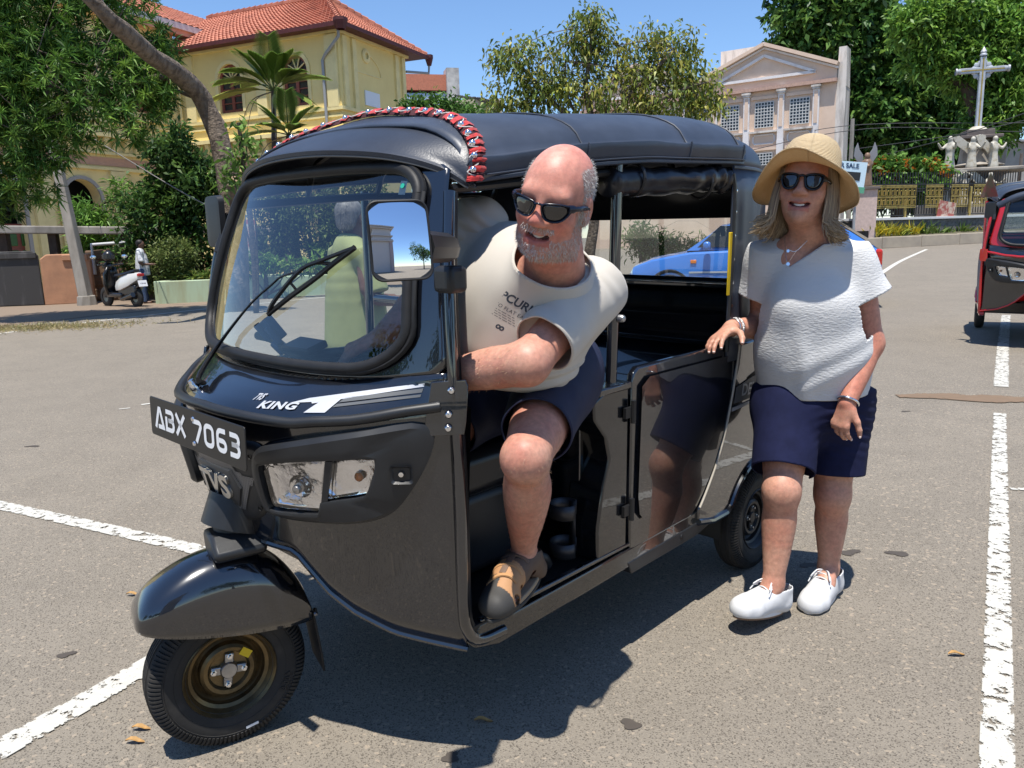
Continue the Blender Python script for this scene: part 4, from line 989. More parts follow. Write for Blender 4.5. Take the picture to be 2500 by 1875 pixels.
# wheels
def tyre_prof(Ro=.2075, w=.053):
 h = [(.113, .040), (.128, .047), (.150, .0535), (.172, .0530), (.190, .047), (.200, .039), (.2055, .026), (.2075, .010)]
 h = [(r * Ro / .2075, y * w / .053) for r, y in h]
 return [(r, -y) for r, y in h][::1] + [(r, y) for r, y in h[::-1]]
def wheel(name, loc, steer, rim_m, out=1, nuts=True, lugs=False):
 w = bpy.data.objects.new
 b = MB(); pr = [(.1235, -.046), (.118, -.044), (.110, -.02), (.108, .018), (.112, .036), (.1235, .046), (.121, .049), (.114, .040), (.106, .026), (.097, .021), (.094, .006), (.086, -.002), (.078, .004), (.074, .020), (.066, .026), (.056, .024), (.050, .014), (.034, .012), (0, .012)]
 b.lathe(pr, 40, axis=(0, 1, 0)); o = b.build('wheel', rim_m, TUK, 30); o.location = loc; o.rotation_euler = (0, 0, steer)
 b = MB(); b.lathe(tyre_prof(), 56, axis=(0, 1, 0)); b.build('tyre', M['tyre'], o, 45)
 if lugs:
  b = MB()
  for i in range(104):
   t = 2 * math.pi * i / 104; c_, s_ = math.cos(t), math.sin(t); e = np.array([-s_, 0, c_]); ra = A(c_, 0, s_)
   for sg2 in (1,):
    P = [ra * .174 + A(0, .0535, 0) * sg2, ra * .187 + A(0, .0505, 0) * sg2, ra * .197 + A(0, .0440, 0) * sg2, ra * .203 + A(0, .035, 0) * sg2]
    b.loft([[p + e * .0034 + A(0, -.002, 0), p + e * .0028 + ra * .0015 + A(0, .0022, 0), p - e * .0028 + ra * .0015 + A(0, .0022, 0), p - e * .0034 + A(0, -.002, 0)] for p in P], True, True)
  b.build('tread_lugs', M['tyre'], o, 30)['kind'] = 'stuff'
  b = MB()
  for y in (-.02, -.007, .007, .02): b.lathe([(.2055, y - .0045), (.2092, y - .0035), (.2092, y + .0035), (.2055, y + .0045)], 56, axis=(0, 1, 0))
  b.build('tread_rib', M['tyre'], o, 30)
  for r_ in (.146, .170): b = MB(); b.tube([A(r_ * math.cos(t), .0535 if r_ > .15 else .0520, r_ * math.sin(t)) for t in np.linspace(0, 2 * math.pi, 60)], .0012, 4, cap=False); b.build('sidewall_ring', M['tyre'], o, 60)
  def side(u, v, w_): 
   t = R(212) + -u / .158; r_ = .158 + v; return A(r_ * math.cos(t), .0545 + w_, r_ * math.sin(t))
  place_text('4.00-8', .022, 'sidewall_letters', M['tyre'], o, lambda u, v, w_: A((.158 - v) * math.cos(R(205) + u / .158), .0545 + w_ * 2, (.158 - v) * math.sin(R(205) + u / .158)), bold=.0006, extrude=.0008)
 b = MB(); b.lathe([(0, .028), (.020, .027), (.024, .022), (.025, .010)], 20, axis=(0, 1, 0)); b.build('hub', M['alu'] if nuts else M['rim_dark'], o, 40)
 for k in range(4):
  t = R(8 + 90 * k); c = A(.040 * math.cos(t), 0, .040 * math.sin(t))
  b = MB(); b.box(c * .8 + A(0, .017, 0), (.030, .010, .024), rot_euler(0, -t, 0)); b.build('hub_lobe', M['alu'] if nuts else M['rim_dark'], o, 30, .003)
  b = MB(); b.lathe([(0, .034), (.005, .033), (.0055, .026), (.0085, .025), (.0085, .016)], 6, c, (0, 1, 0)); b.build('wheel_nut', M['chrome'] if nuts else M['alu'], o, 20)
 if nuts:
  b = MB(); b.box(A(-.047, .0285, .040), (.030, .001, .022), rot_euler(0, R(-40), 0)); b.build('rim_label', M['yellow'], o, 0)
  b = MB(); b.box(A(-.04, .0545, -.163), (.034, .001, .007), rot_euler(0, R(8), 0)); b.build('tyre_label', M['white'], o, 0)
 return o
STEER = R(-14)
fw = wheel('wheel', (-.045, 0, .2075), STEER, M['bronze'], nuts=True, lugs=True)
wheel('wheel', (-1.985, .555, .2075), 0, M['rim_dark'], nuts=False, lugs=True)
o = wheel('wheel', (-1.985, -.555, .2075), math.pi, M['rim_dark'], nuts=False)
# front mudguard, turned with the wheel
def steered(v):
 v = np.array(v, float); c, s_ = math.cos(STEER), math.sin(STEER); q = v.copy(); q[..., 0] = v[..., 0] * c - v[..., 1] * s_; q[..., 1] = v[..., 0] * s_ + v[..., 1] * c; return q
def fender_ring(x, top, low, wd, n=25):
 out = []
 for t in np.linspace(-1, 1, n):
  zm = low + .42 * (top - low); a = max(-1, min(1, t / .72)) * math.pi / 2; y = wd * math.copysign(abs(math.sin(a)) ** .85, a); z = zm + (top - zm) * max(math.cos(a), 0) ** .85 if abs(t) <= .72 else zm + (low - zm) * (abs(t) - .72) / .28; out.append(A(x, y, z))
 return out
fx = [.172, .168, .156, .128, .08, .02, -.05, -.11, -.165, -.21, -.245, -.262]
ft = [.418, .438, .462, .492, .522, .545, .555, .548, .524, .482, .428, .380]
fl = [.408, .404, .399, .391, .377, .361, .346, .336, .329, .324, .321, .320]
fwid = [.030, .055, .074, .090, .098, .101, .102, .102, .100, .096, .090, .084]
b = MB(); b.grid(np.moveaxis(np.array([spline([fender_ring(x, t, l, w_)[j] for x, t, l, w_ in zip(fx, ft, fl, fwid)], 44) for j in range(25)]), 0, 1))
fe = b.build('mudguard', M['black'], TUK, 180, 0, steered); md = fe.modifiers.new('thick', 'SOLIDIFY'); md.thickness = .004; md.offset = -1
b = MB(); b.poly([(-.055, .34), (.055, .34), (.05, .20), (.035, .145), (-.045, .17)], lambda u, v, w: A(-.268 - (0.34 - v) * .12 + w, u + .03, v), 0, .006); b.build('mud_flap', M['rubber'], TUK, 0, .002, steered)
b = MB(); b.tube([A(-.05, -.085, .21), A(-.16, -.088, .30), A(-.10, -.075, .50)], .017, 8);
b.build('fork', M['dark'], TUK, 40, 0, steered)
b = MB(); b.tube([A(-.09, 0, .50), A(-.135, 0, .66)], [.062, .072], 20); b.tube([A(-.10, 0, .60), A(-.13, 0, .68)], [.085, .082], 20); part(b, 'steering_collar', M['plastic'], smooth=40)
b = MB(); b.poly([(-.06, .54), (.06, .54), (.075, .565), (.02, .60), (-.075, .60)], lambda u, v, w: A(-.10 + w, u + .02, v), -.06, .075); b.build('mudguard_bracket', M['plastic'], TUK, 30, .012, steered)
b = MB(); b.tube([A(-.272, .075, .345), A(-.270, .092, .335)], .006, 6); b.build('flap_bolt', M['chrome'], TUK, 40, 0, steered)
# ------------------------------------------------------------------ people
from mathutils.bvhtree import BVHTree
def skin_mat(name): return mat(name, (.5, .25, .17), rough=.48, spec=.45, sub=.12, sub_rad=(1, .35, .2), attr='Col', var=.24, vscale=75, bump=.3, bscale=330, bdist=.0012)
M['skin'] = skin_mat('skin'); SK = 1.12
M['hairstrand'] = mat('hair_strands', (.4, .38, .36), rough=.55, spec=.4, attr='Col')
class Fr:
 """local frame: x to the subject's right, y forward, z up"""
 def __init__(s, o, fwd, up, sc=1.0):
  s.o = np.array(o, float); s.Y = nrm(fwd); up = np.array(up, float); s.Z = nrm(up - s.Y * (up @ s.Y)); s.X = np.cross(s.Y, s.Z); s.s = sc; s.Rm = np.array([s.X, s.Y, s.Z]).T
 def p(s, x, y, z): return s.o + s.s * (s.X * x + s.Y * y + s.Z * z)
 def loc(s, V): return (V - s.o) @ s.Rm / s.s
def cyl_flat(S, p, q, r0, r1, k=.02, flat=None):
 """tapered cylinder with flat ends (sleeves, trouser legs)"""
 p = np.array(p, float); q = np.array(q, float); m = max(r0, r1) * 1.3; sl, P = S._sub(np.minimum(p, q) - m, np.maximum(p, q) + m, k + 3 * S.h)
 if sl is None: return
 L_ = np.linalg.norm(q - p); ax = (q - p) / L_; t = (P - p) @ ax; w = P - p - t[..., None] * ax
 if flat is not None:
  a_ = nrm(flat[0]); w = w + ((w @ a_) * (1 / flat[1] - 1))[..., None] * a_
 d = np.linalg.norm(w, axis=-1) - (r0 + (r1 - r0) * np.clip(t / L_, 0, 1)); d = np.maximum(d, np.maximum(-t - .03, t - L_)); S.put(sl, d.astype(np.float32), k)
def head(S, F, male=True):
 E = lambda c, r, k=.02, neg=False: S.ell(F.p(*c), np.array(r) * F.s, F.Rm, k * F.s, neg)
 K = lambda a, c, r0, r1=None, k=.015, neg=False: S.cap(F.p(*a), F.p(*c), r0 * F.s, (r0 if r1 is None else r1) * F.s, k * F.s, neg)
 E((0, -.018, .038), (.077, .098, .088)); E((0, .022, -.005), (.069, .074, .098), .03)
 jw = .060 if male else .053
 E((0, .026, -.068), (jw, .060, .050), .03); E((0, .070, -.098), (.024 if male else .020, .022, .022), .02)
 for sx in (-1, 1):
  E((sx * .040, .060, -.026), (.027, .026, .026), .02)                        # cheeks
  E((sx * .034, .091, .010), (.019, .014, .013), .012, True)                  # eye sockets
  E((sx * .034, .078, .010), (.013, .013, .012), .004)                        # eyeballs
  E((sx * .079, -.004, -.006), (.010, .022, .034), .008); E((sx * .088, .000, -.004), (.005, .010, .018), .006, True)   # ears
  E((sx * .015, .100, -.030), (.0100, .0105, .0085), .006)
  K((sx * .026, .085, -.030), (sx * .043, .066, -.062), .006, .004, .012)     # smile fold
 K((-.040, .078, .030), (.040, .078, .030), .014, None, .02)
 K((0, .088, .016), (0, .107, -.024), .0095, .0145, .012)
 if male: E((0, .030, -.085), (.062, .055, .038), .03)
 up = [(-.040, .062, -.046), (-.022, .0815, -.0545), (0, .0895, -.0575), (.022, .0815, -.0545), (.040, .062, -.046)]
 lo = [(-.038, .062, -.051), (-.021, .0795, -.0715), (0, .0865, -.0775), (.021, .0795, -.0715), (.038, .062, -.051)]
 for q, r in ((up, .0052), (lo, .0062)):
  for i in range(4): K(q[i], q[i + 1], r, r, .006)
 mid = [((a[0] + c[0]) / 2, (a[1] + c[1]) / 2 + .007, (a[2] + c[2]) / 2) for a, c in zip(up, lo)]
 for i in range(4): K((mid[i][0], mid[i][1] - .004, mid[i][2]), (mid[i + 1][0], mid[i + 1][1] - .004, mid[i + 1][2]), .0030 if i == 0 else .0066, .0030 if i == 3 else .0066, .003, True)
 return S
def teeth(F, parent, base, w=.022):
 b = MB(); n = 9
 rows = []
 for t in np.linspace(-1, 1, n):
  x = w * t; y = .0850 - .013 * t * t * (w / .024) ** 2; rows.append([F.p(x, y - .001, -.0570 + .007 * t * t), F.p(x, y + .0008, -.0625 + .008 * t * t), F.p(x, y - .0005, -.0680 + .010 * t * t)])
 b.grid(rows); return b.build('teeth', M['tooth'], parent, 180, 0, lambda v: v - base)
M['tooth'] = mat('tooth_enamel', (.72, .68, .60), .3)
def hand(S, wrist, d, n, side, sc=1.0, curl=(20, 25, 20), spread=6, thumb=(.6, 35), k=.006):
 """palm and five fingers: d along the hand, n out of the palm, side=+1 if the thumb is at d x n"""
 d = nrm(d); n = np.array(n, float); n = nrm(n - d * (n @ d)); s = np.cross(d, n) * side; W = np.array(wrist, float)
 pt = lambda a, b_, c: W + sc * (d * a + s * b_ + n * c)
 S.cap(pt(.0, 0, 0), pt(.030, .004, 0), .024 * sc, .024 * sc, .012, flat=(n, .72))
 for off in (-.024, -.008, .008, .024): S.cap(pt(.018, off * .6, 0), pt(.082, off, 0), .0155 * sc, .0125 * sc, .012, flat=(n, .85))
 fin = [(.027, .066, .0087), (.009, .073, .0090), (-.010, .068, .0086), (-.027, .054, .0076)]
 tips = []
 for i, (off, ln, r) in enumerate(fin):
  q = pt(.085 - .006 * abs(i - 1.2), off, 0); sp = R(spread * (1.3 - i)); dd = nrm(d * math.cos(sp) + s * math.sin(sp)); ang = 0; prev = q
  for j, fr_ in enumerate((.44, .31, .25)):
   ang += R(curl[j] * (1 + .12 * i)); v = dd * math.cos(ang) + n * math.sin(ang); nx = prev + v * ln * fr_ * sc; S.cap(prev, nx, r * sc * (1 - .10 * j), r * sc * (.92 - .10 * j), k if j else .008); prev = nx
  tips.append((prev, v))
 ta = R(thumb[1]); b0 = pt(.022, .026, .004); t1 = b0 + sc * .042 * (d * math.cos(ta) + s * math.sin(ta) + n * thumb[0] * .5) / 1.05; t2 = t1 + sc * .030 * nrm(d * math.cos(ta * .6) + s * math.sin(ta * .6) + n * thumb[0] * .8); t3 = t2 + sc * .022 * nrm(d * math.cos(ta * .3) + s * math.sin(ta * .3) + n * thumb[0])
 S.cap(b0, t1, .0145 * sc, .0115 * sc, .012); S.cap(t1, t2, .0112 * sc, .0100 * sc, .006); S.cap(t2, t3, .0100 * sc, .0078 * sc, .005); tips.append((t3, nrm(t3 - t2)))
 return tips
def cloth(S, name, m, parent, base, fold=.006, fscale=9, fdir=None, cut=None, smooth=2, thick=.003, seed=0, extra=None, clips=(), hem=None):
 V, F = S.mesh(smooth); N = vnormals(V, F)
 Q = V.copy()
 if fdir is not None:
  fd_ = nrm(fdir); Q = Q - np.outer(Q @ fd_, fd_) * .78
 w = vnoise(Q, fscale, seed) + .5 * vnoise(Q, fscale * 2.1, seed + 1); V = V + N * (w * fold)[:, None]
 if extra is not None: V = V + N * extra(V)[:, None]
 if cut is not None:
  cf = V[F].mean(1); nf = np.cross(V[F[:, 2]] - V[F[:, 0]], V[F[:, 3]] - V[F[:, 1]]); nf /= np.linalg.norm(nf, axis=1)[:, None] + 1e-12
  keep = ~cut(cf, nf); F = F[keep]; us = np.unique(F); mp = np.full(len(V), -1); mp[us] = np.arange(len(us)); V = V[us]; F = mp[F]
 if clips:
  bm = bmesh.new(); me = bpy.data.meshes.new('tmp'); me.from_pydata(V.tolist(), [], F.tolist()); bm.from_mesh(me); bpy.data.meshes.remove(me)
  for planes, region in clips:
   for p, n in planes:
    bm.faces.ensure_lookup_table(); fc = np.array([f.calc_center_median() for f in bm.faces]); d = (fc - np.array(p)) @ np.array(n); sel = np.flatnonzero(region(fc) & (np.abs(d) < .03))
    gm = set(); 
    for i in sel: f = bm.faces[int(i)]; gm.add(f); gm.update(f.edges); gm.update(f.verts)
    bmesh.ops.bisect_plane(bm, geom=list(gm), plane_co=tuple(p), plane_no=tuple(n))
   bm.faces.ensure_lookup_table(); fc = np.array([f.calc_center_median() for f in bm.faces]); k = region(fc)
   for p, n in planes: k &= ((fc - np.array(p)) @ np.array(n)) > 0
   bmesh.ops.delete(bm, geom=[bm.faces[int(i)] for i in np.flatnonzero(k)], context='FACES')
  bmesh.ops.triangulate(bm, faces=[f for f in bm.faces if len(f.verts) != 4]); bmesh.ops.join_triangles(bm, faces=[f for f in bm.faces if len(f.verts) == 3], angle_face_threshold=3, angle_shape_threshold=3)
  me = bpy.data.meshes.new(name); bm.to_mesh(me); bm.free(); V = np.empty(len(me.vertices) * 3); me.vertices.foreach_get('co', V); V = V.reshape(-1, 3); F = [tuple(p.vertices) for p in me.polygons]
  me.vertices.foreach_set('co', (V - base).ravel()); o = finish(me, name, m, parent, 180, recalc=False)
  if hem:
   b = MB(); be = {}
   for e in edges_of(F): be.setdefault(e[0], []).append(e[1]); be.setdefault(e[1], []).append(e[0])
   for i, j in edges_of(F):
    b.tube([V[i], V[j]], hem, 5, cap=False)
   b.build('hem', m, o, 180, 0, lambda v: v - base)['kind'] = 'stuff'
 else: o = np_mesh(name, V - base, F, m, parent)
 if thick: md = o.modifiers.new('thick', 'SOLIDIFY'); md.thickness = thick; md.offset = 1
 return o, V, F
def edges_of(F):
 c = {}
 for f in F:
  for i in range(len(f)):
   e = (f[i], f[(i + 1) % len(f)]); e = e if e[0] < e[1] else (e[1], e[0]); c[e] = c.get(e, 0) + 1
 return [e for e, n in c.items() if n == 1]
def around(p, ax, r, a0=-1, a1=1):
 p = np.array(p, float); ax = nrm(ax)
 def f(fc):
  q = fc - p; a = q @ ax; return (np.linalg.norm(q - np.outer(a, ax), axis=1) < r) & (a > a0) & (a < a1)
 return f
def ball(c, r): return lambda fc: np.linalg.norm(fc - np.array(c), axis=1) < r
def wrap_text(txt, size, name, m, parent, base, bvh, o, ux, uy, off=.0015, **kw):
 ux = nrm(ux); uy = nrm(uy); dr = np.cross(ux, uy); me = text_mesh(txt, size, name, extrude=0, **kw)
 bm = bmesh.new(); bm.from_mesh(me); bmesh.ops.triangulate(bm, faces=bm.faces); bmesh.ops.subdivide_edges(bm, edges=[e for e in bm.edges if e.calc_length() > size * .3], cuts=1); bm.to_mesh(me); bm.free()
 v = np.empty(len(me.vertices) * 3); me.vertices.foreach_get('co', v); v = v.reshape(-1, 3); out = []
 for p in v:
  q = np.array(o) + ux * p[0] + uy * p[1]; h = bvh.ray_cast(Vector(q + dr * .25), Vector(-dr), .5)
  out.append((np.array(h[0]) + dr * off if h[0] is not None else q) - base)
 me.vertices.foreach_set('co', np.array(out).ravel()); me.materials.clear(); return finish(me, name, m, parent, 0, recalc=False)
def bvh_of(V, F): return BVHTree.FromPolygons([tuple(p) for p in V], [tuple(int(i) for i in f) for f in F])
def strands(name, pts, nrmls, dirs, ln, wd, cols, parent, base, m):
 """short hairs, one thin blade each"""
 side = np.cross(dirs, nrmls); side /= np.linalg.norm(side, axis=1)[:, None] + 1e-9
 n = len(pts); V = np.empty((n, 3, 3)); V[:, 0] = pts - side * wd; V[:, 1] = pts + side * wd; V[:, 2] = pts + dirs * ln[:, None]
 o = np_mesh(name, V.reshape(-1, 3) - base, np.arange(n * 3).reshape(n, 3), m, parent, np.repeat(cols, 3, 0), 0); return o
def ribbons(name, paths, wd, cols, parent, base, m, face=None):
 V = []; F = []; Cc = []
 for p, c in zip(paths, cols):
  T = np.gradient(p, axis=0); ref = face if face is not None else A(0, -1, 0); sd = np.cross(T, ref); sd /= np.linalg.norm(sd, axis=1)[:, None] + 1e-9; k = len(p); o = len(V); w = wd * np.linspace(1, .35, k)
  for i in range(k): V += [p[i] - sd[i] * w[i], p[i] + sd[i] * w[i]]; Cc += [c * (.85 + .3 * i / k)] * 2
  F += [(o + 2 * i, o + 2 * i + 1, o + 2 * i + 3, o + 2 * i + 2) for i in range(k - 1)]
 return np_mesh(name, np.array(V) - base, np.array(F), m, parent, np.array(Cc), 180)

# ---- the driver climbing out
MAN = empty('person', (.02, 1.95, .395)); mb0 = A(.02, 1.95, .395)
tag(MAN, 'bald bearded man in cream T-shirt and navy shorts leaning out of the black auto rickshaw', 'person')
hipL, hipR = at(1350, 960, 2.13), at(1195, 965, 2.27)
kneeL, kneeR = at(1283, 1118, 1.73), at(1050, 1075, 2.02)
ankL = A(.018, 1.975, .492); ankR = at(1040, 1420, 2.22)
nb = at(1350, 655, 1.86); LS = at(1428, 728, 1.93); RS = at(1150, 585, 2.10)
elL = at(1288, 888, 1.735); hdL = tuk_w(lean(A(-.43, .40, 1.0)))
elR = at(1010, 760, 2.12); wrR = tuk_w(lean(A(-.40, .30, 1.105)))
HM = Fr(at(1356, 492, 1.765), (-.40, -.88, -.20), (.25, -.12, .96), .97)
S = SDF((-.52, 1.58, .39), (.32, 2.42, 1.57), .0037)
head(S, HM)
S.cap(nb + A(.01, .04, -.03), HM.p(0, -.015, -.075), .074, .066, .03)
hc = (hipL + hipR) / 2; ms = (LS + RS) / 2
S.cap(ms + A(.0, .02, -.06), hc + A(0, .04, .10), .12, .12, .03); S.ell(at(1322, 680, 1.915), (.085, .075, .065), k=.03); S.cap(LS + A(0, .02, -.01), RS + A(0, .02, -.01), .05, .05, .03); S.ell(hc + A(0, .03, 0), (.13, .12, .09), k=.03)
S.chain([hipL, hipL * .45 + kneeL * .55, kneeL], [.094, .076, .052], .04)
cL = kneeL * .68 + ankL * .32 + A(.006, .018, 0)
S.chain([kneeL + A(0, .004, 0), kneeL * .86 + ankL * .14 + A(.003, .008, 0), cL, kneeL * .42 + ankL * .58 + A(.003, .010, 0), kneeL * .18 + ankL * .82, ankL], [.051, .052, .061, .051, .037, .034], .03); S.ell(kneeL + A(-.004, -.018, -.002), (.028, .022, .032), k=.05)
S.chain([hipR, kneeR, kneeR * .6 + ankR * .4, ankR], [.10, .066, .056, .040], .03)
toeL = A(-.058, 1.812, .43); heL = A(.042, 2.02, .432)
S.chain([ankL, heL + A(0, -.005, .0)], [.034, .032], .02); S.chain([ankL + A(0, -.02, -.012), ankL * .45 + toeL * .55 + A(0, 0, .012), toeL + A(0, .03, 0)], [.036, .035, .028], .02)
fx_ = nrm((toeL - heL) * A(1, 1, 0)); sx_ = A(-fx_[1], fx_[0], 0)
for i, o_ in enumerate((-.030, -.014, 0.0, .014, .027)):
 bs = toeL - fx_ * .03 + sx_ * o_; S.cap(bs, bs + fx_ * (.040 - .006 * abs(i - 3.2)), .0125 if i < 4 else .015, .010 if i < 4 else .0125, .005)
S.chain([LS, LS * .5 + elL * .5, elL], [.058, .052, .047], .03)
fm = elL * .72 + hdL * .28
S.chain([elL, fm + A(0, 0, .002), elL * .35 + hdL * .65, hdL], [.047, .051, .040, .030], .03)
hand(S, hdL, nrm(hdL - elL) + A(-.2, .1, 0), (.1, .3, -.8), -1, 1.0, curl=(45, 50, 35), thumb=(.8, 40))
S.chain([RS, RS * .5 + elR * .5, elR], [.064, .056, .048], .03); S.chain([elR, elR * .6 + wrR * .4, wrR], [.047, .044, .031], .03)
hand(S, wrR, tuk_w(lean(A(-.37, .21, 1.075))) - wrR, A(-.10, .05, -.9), 1, 1.08, curl=(38, 45, 30), thumb=(.5, 40))
V, F = S.mesh(2); L_ = HM.loc(V); N = vnormals(V, F)
base_c = A(.50, .240, .170) * SK; cols = np.tile(base_c, (len(V), 1)); nz = vnoise(V, 14, 5)[:, None]; cols *= 1 + .15 * nz * A(.5, 1.2, 1.3) + .10 * vnoise(V, 45, 9)[:, None] * A(.3, 1, 1)
hd = (np.linalg.norm(L_, axis=1) < .17); cols[hd] = cols[hd] * A(1.06, .98, 1.0)
chk = np.exp(-(((np.abs(L_[:, 0]) - .042) / .022) ** 2 + ((L_[:, 1] - .075) / .03) ** 2 + ((L_[:, 2] + .028) / .024) ** 2)); nose = np.exp(-((L_[:, 0] / .018) ** 2 + ((L_[:, 1] - .105) / .03) ** 2 + ((L_[:, 2] + .018) / .026) ** 2))
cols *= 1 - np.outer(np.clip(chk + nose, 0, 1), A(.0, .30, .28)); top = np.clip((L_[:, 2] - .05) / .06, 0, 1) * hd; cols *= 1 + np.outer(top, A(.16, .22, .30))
lips = (np.abs(L_[:, 0]) < .032) & (L_[:, 1] > .072) & (L_[:, 2] < -.066) & (L_[:, 2] > -.083) & hd; cols[lips] *= A(.85, .62, .66)
slit = lambda L: (np.abs(L[:, 0]) < .034) & (np.abs(L[:, 2] - (-.067 + 11 * L[:, 0] ** 2)) < .0066 * np.sqrt(np.clip(1 - (L[:, 0] / .036) ** 2, 0, 1)) + .001) & (L[:, 1] < .0845 - 12 * L[:, 0] ** 2) & (L[:, 1] > .03)
mouth_in = slit(L_) & hd; cols[mouth_in] = A(.10, .03, .03)
jawl = -.048 - .02 * np.clip(L_[:, 1] / .08, 0, 1); beard = hd & (L_[:, 1] > -.022) & (((L_[:, 2] < jawl) & (L_[:, 2] > -.128)) | ((np.abs(L_[:, 0]) > .052) & (L_[:, 2] < .0) & (L_[:, 2] > -.10) & (L_[:, 1] > -.006) & (L_[:, 1] < .045))) & ~lips & ~mouth_in
must = hd & (np.abs(L_[:, 0]) < .040) & (L_[:, 1] > .068) & (L_[:, 2] < -.039) & (L_[:, 2] > -.0535) & ~lips & ~mouth_in; beard |= must
scalp = hd & (L_[:, 2] > -.035) & (((np.abs(L_[:, 0]) > .058) & (L_[:, 1] < .030) & (L_[:, 2] < .088)) | ((L_[:, 1] < -.045) & (L_[:, 2] < .10))) & ~((np.abs(L_[:, 0]) > .076) & (L_[:, 2] < .03) & (L_[:, 1] > -.03))
cols[beard] = cols[beard] * .72 + A(.34, .29, .26) * .28; cols[scalp] = cols[scalp] * .45 + A(.30, .28, .26) * .55
o = np_mesh('body', V - mb0, F, M['skin'], MAN, cols)
def grow(name, mask, n, ln, seed, c0, c1, down, parent, base, V, N, F_, keepdir=None):
 g_ = np.random.default_rng(seed); ids = np.flatnonzero(mask); ids = g_.choice(ids, n); P = V[ids] + g_.normal(0, .0012, (n, 3)); nn = N[ids]
 d = nn * g_.uniform(.25, .6, (n, 1)) + np.array(down) * g_.uniform(.6, 1, (n, 1)) + g_.normal(0, .25, (n, 3)); d /= np.linalg.norm(d, axis=1)[:, None]; t = g_.random((n, 1)); return strands(name, P, nn, d, g_.uniform(.6, 1.2, n) * ln, .00055, np.array(c0) * (1 - t) + np.array(c1) * t, parent, base, M['hairstrand'])
grow('beard', beard, 3400, .0085, 1, (.72, .68, .62), (.34, .30, .27), -HM.Z + HM.Y * .3, MAN, mb0, V, N, F)
grow('hair', scalp, 5200, .0085, 2, (.55, .53, .50), (.30, .28, .26), -HM.Z * .8 - HM.Y * .5, MAN, mb0, V, N, F)
armm = ~hd & (V[:, 2] > .95); legm = ~hd & (V[:, 2] < .90) & (V[:, 2] > .52) & (V[:, 1] < 2.05)
grow('arm_hair', armm & (V[:, 0] < elL[0] - .02) & (V[:, 1] < 1.95), 900, .009, 3, (.50, .33, .2), (.40, .25, .15), (-.8, 0, -.2), MAN, mb0, V, N, F)
grow('leg_hair', legm, 900, .008, 4, (.42, .28, .18), (.3, .19, .12), (0, -.1, -1), MAN, mb0, V, N, F)
teeth(HM, MAN, mb0, .019)
# sunglasses
def shades(F, parent, base, wrap, lens_pts, frame_r, m_frame, m_lens, yoff, temple_z=.016, arm_r=.004):
 fl = lambda x, z, o_=0: F.p(x, yoff - wrap * x * x + o_, z)
 fr_all = None
 b = MB(); lenses = []
 for sx in (-1, 1):
  lp = spline([(sx * x, z, 0) for x, z in lens_pts], 36, True)[:, :2]; b.tube([fl(x, z) for x, z in lp] + [fl(*lp[0])], frame_r, 6, cap=False)
  lenses.append(lp)
  ex = max(p[0] for p in lens_pts); b.tube(spline([fl(sx * (ex - .004), temple_z), F.p(sx * (ex + .012), yoff - wrap * ex * ex - .022, temple_z), F.p(sx * .081, .020, temple_z - .006), F.p(sx * .080, -.02, temple_z - .016)], 14), [arm_r * 1.5] * 3 + [arm_r] * 11, 8, flat=1.5)
 nx = min(p[0] for p in lens_pts); b.tube(spline([fl(-nx - .002, lens_pts[0][1] - .001), fl(0, lens_pts[0][1] + .002, .003), fl(nx + .002, lens_pts[0][1] - .001)], 8), frame_r * 1.2, 6)
 f = b.build('sunglasses', m_frame, parent, 60, 0, lambda v: v - base)
 for lp in lenses:
  b = MB(); c = lp.mean(0); b.loft([[fl(*(c + (p - c) * q), .0015 * (1 - q)) for p in lp] for q in (1, .66, .33, .02)], True, True); b.build('lens', m_lens, f, 180, 0, lambda v: v - base)
 return f
M['lens_dark'] = mat('dark_lens', (.010, .009, .010), rough=.03, spec=.8, coat=.6)
M['navy_frame'] = mat('navy_frame', (.006, .008, .018), rough=.25)
shades(HM, MAN, mb0, 5.2, [(.008, .014), (.022, .019), (.048, .021), (.066, .018), (.067, .006), (.054, -.013), (.036, -.019), (.018, -.015), (.009, .000)], .0021, M['navy_frame'], M['lens_dark'], .112, .014, .0038)
# T-shirt
M['tshirt'] = mat('cream_cotton', (.54, .50, .44), rough=.9, spec=.2, sheen=.15, bump=.25, bscale=420, bdist=.0008, var=.06, vscale=6)
nk_ax = nrm(HM.p(0, -.02, -.10) - nb)
S = SDF((-.40, 1.60, .82), (.42, 2.46, 1.50), .0052)
S.cap(ms + A(.0, .02, -.055), hc + A(.0, .0, .12), .165, .185, .06); S.ell(at(1268, 825, 2.0), (.172, .155, .170), k=.07); S.ell(at(1286, 725, 1.985), (.172, .142, .135), rot_euler(0, R(18), R(-22)), k=.06); S.ell(at(1322, 690, 1.91), (.105, .090, .075), k=.06)
S.cap(LS + A(-.015, .02, -.015), RS + A(0, .02, -.02), .076, .078, .07); S.cap(nb + A(.01, .05, -.06), nb + nk_ax * .07, .094, .076, .045)
S.ell(hc + A(.0, -.01, .06), (.185, .175, .12), k=.06)
ld = nrm(elL - LS); rd = nrm(elR - RS)
sL = LS + ld * (np.linalg.norm(elL - LS) * .72); sR = RS + rd * .20
S.cap(LS, LS + ld * .03, .070, .066, .04); S.cap(RS, RS + rd * .03, .076, .072, .04)
hem_p = at(1262, 935, 1.98); hem_n = nrm(A(-.10, .22, -1)); S.half(hem_p, hem_n)
cf0 = at(1320, 672, 1.815); cn = nrm(np.cross(at(1432, 622, 1.90) - cf0, at(1262, 560, 1.93) - cf0)); cn = cn if cn[2] > 0 else -cn
clips_t = [([(hem_p - hem_n * .012, hem_n)], lambda fc: (fc - hem_p) @ hem_n > -.05), ([(cf0, cn)], around(nb, nk_ax, .104, -.12, .2))]
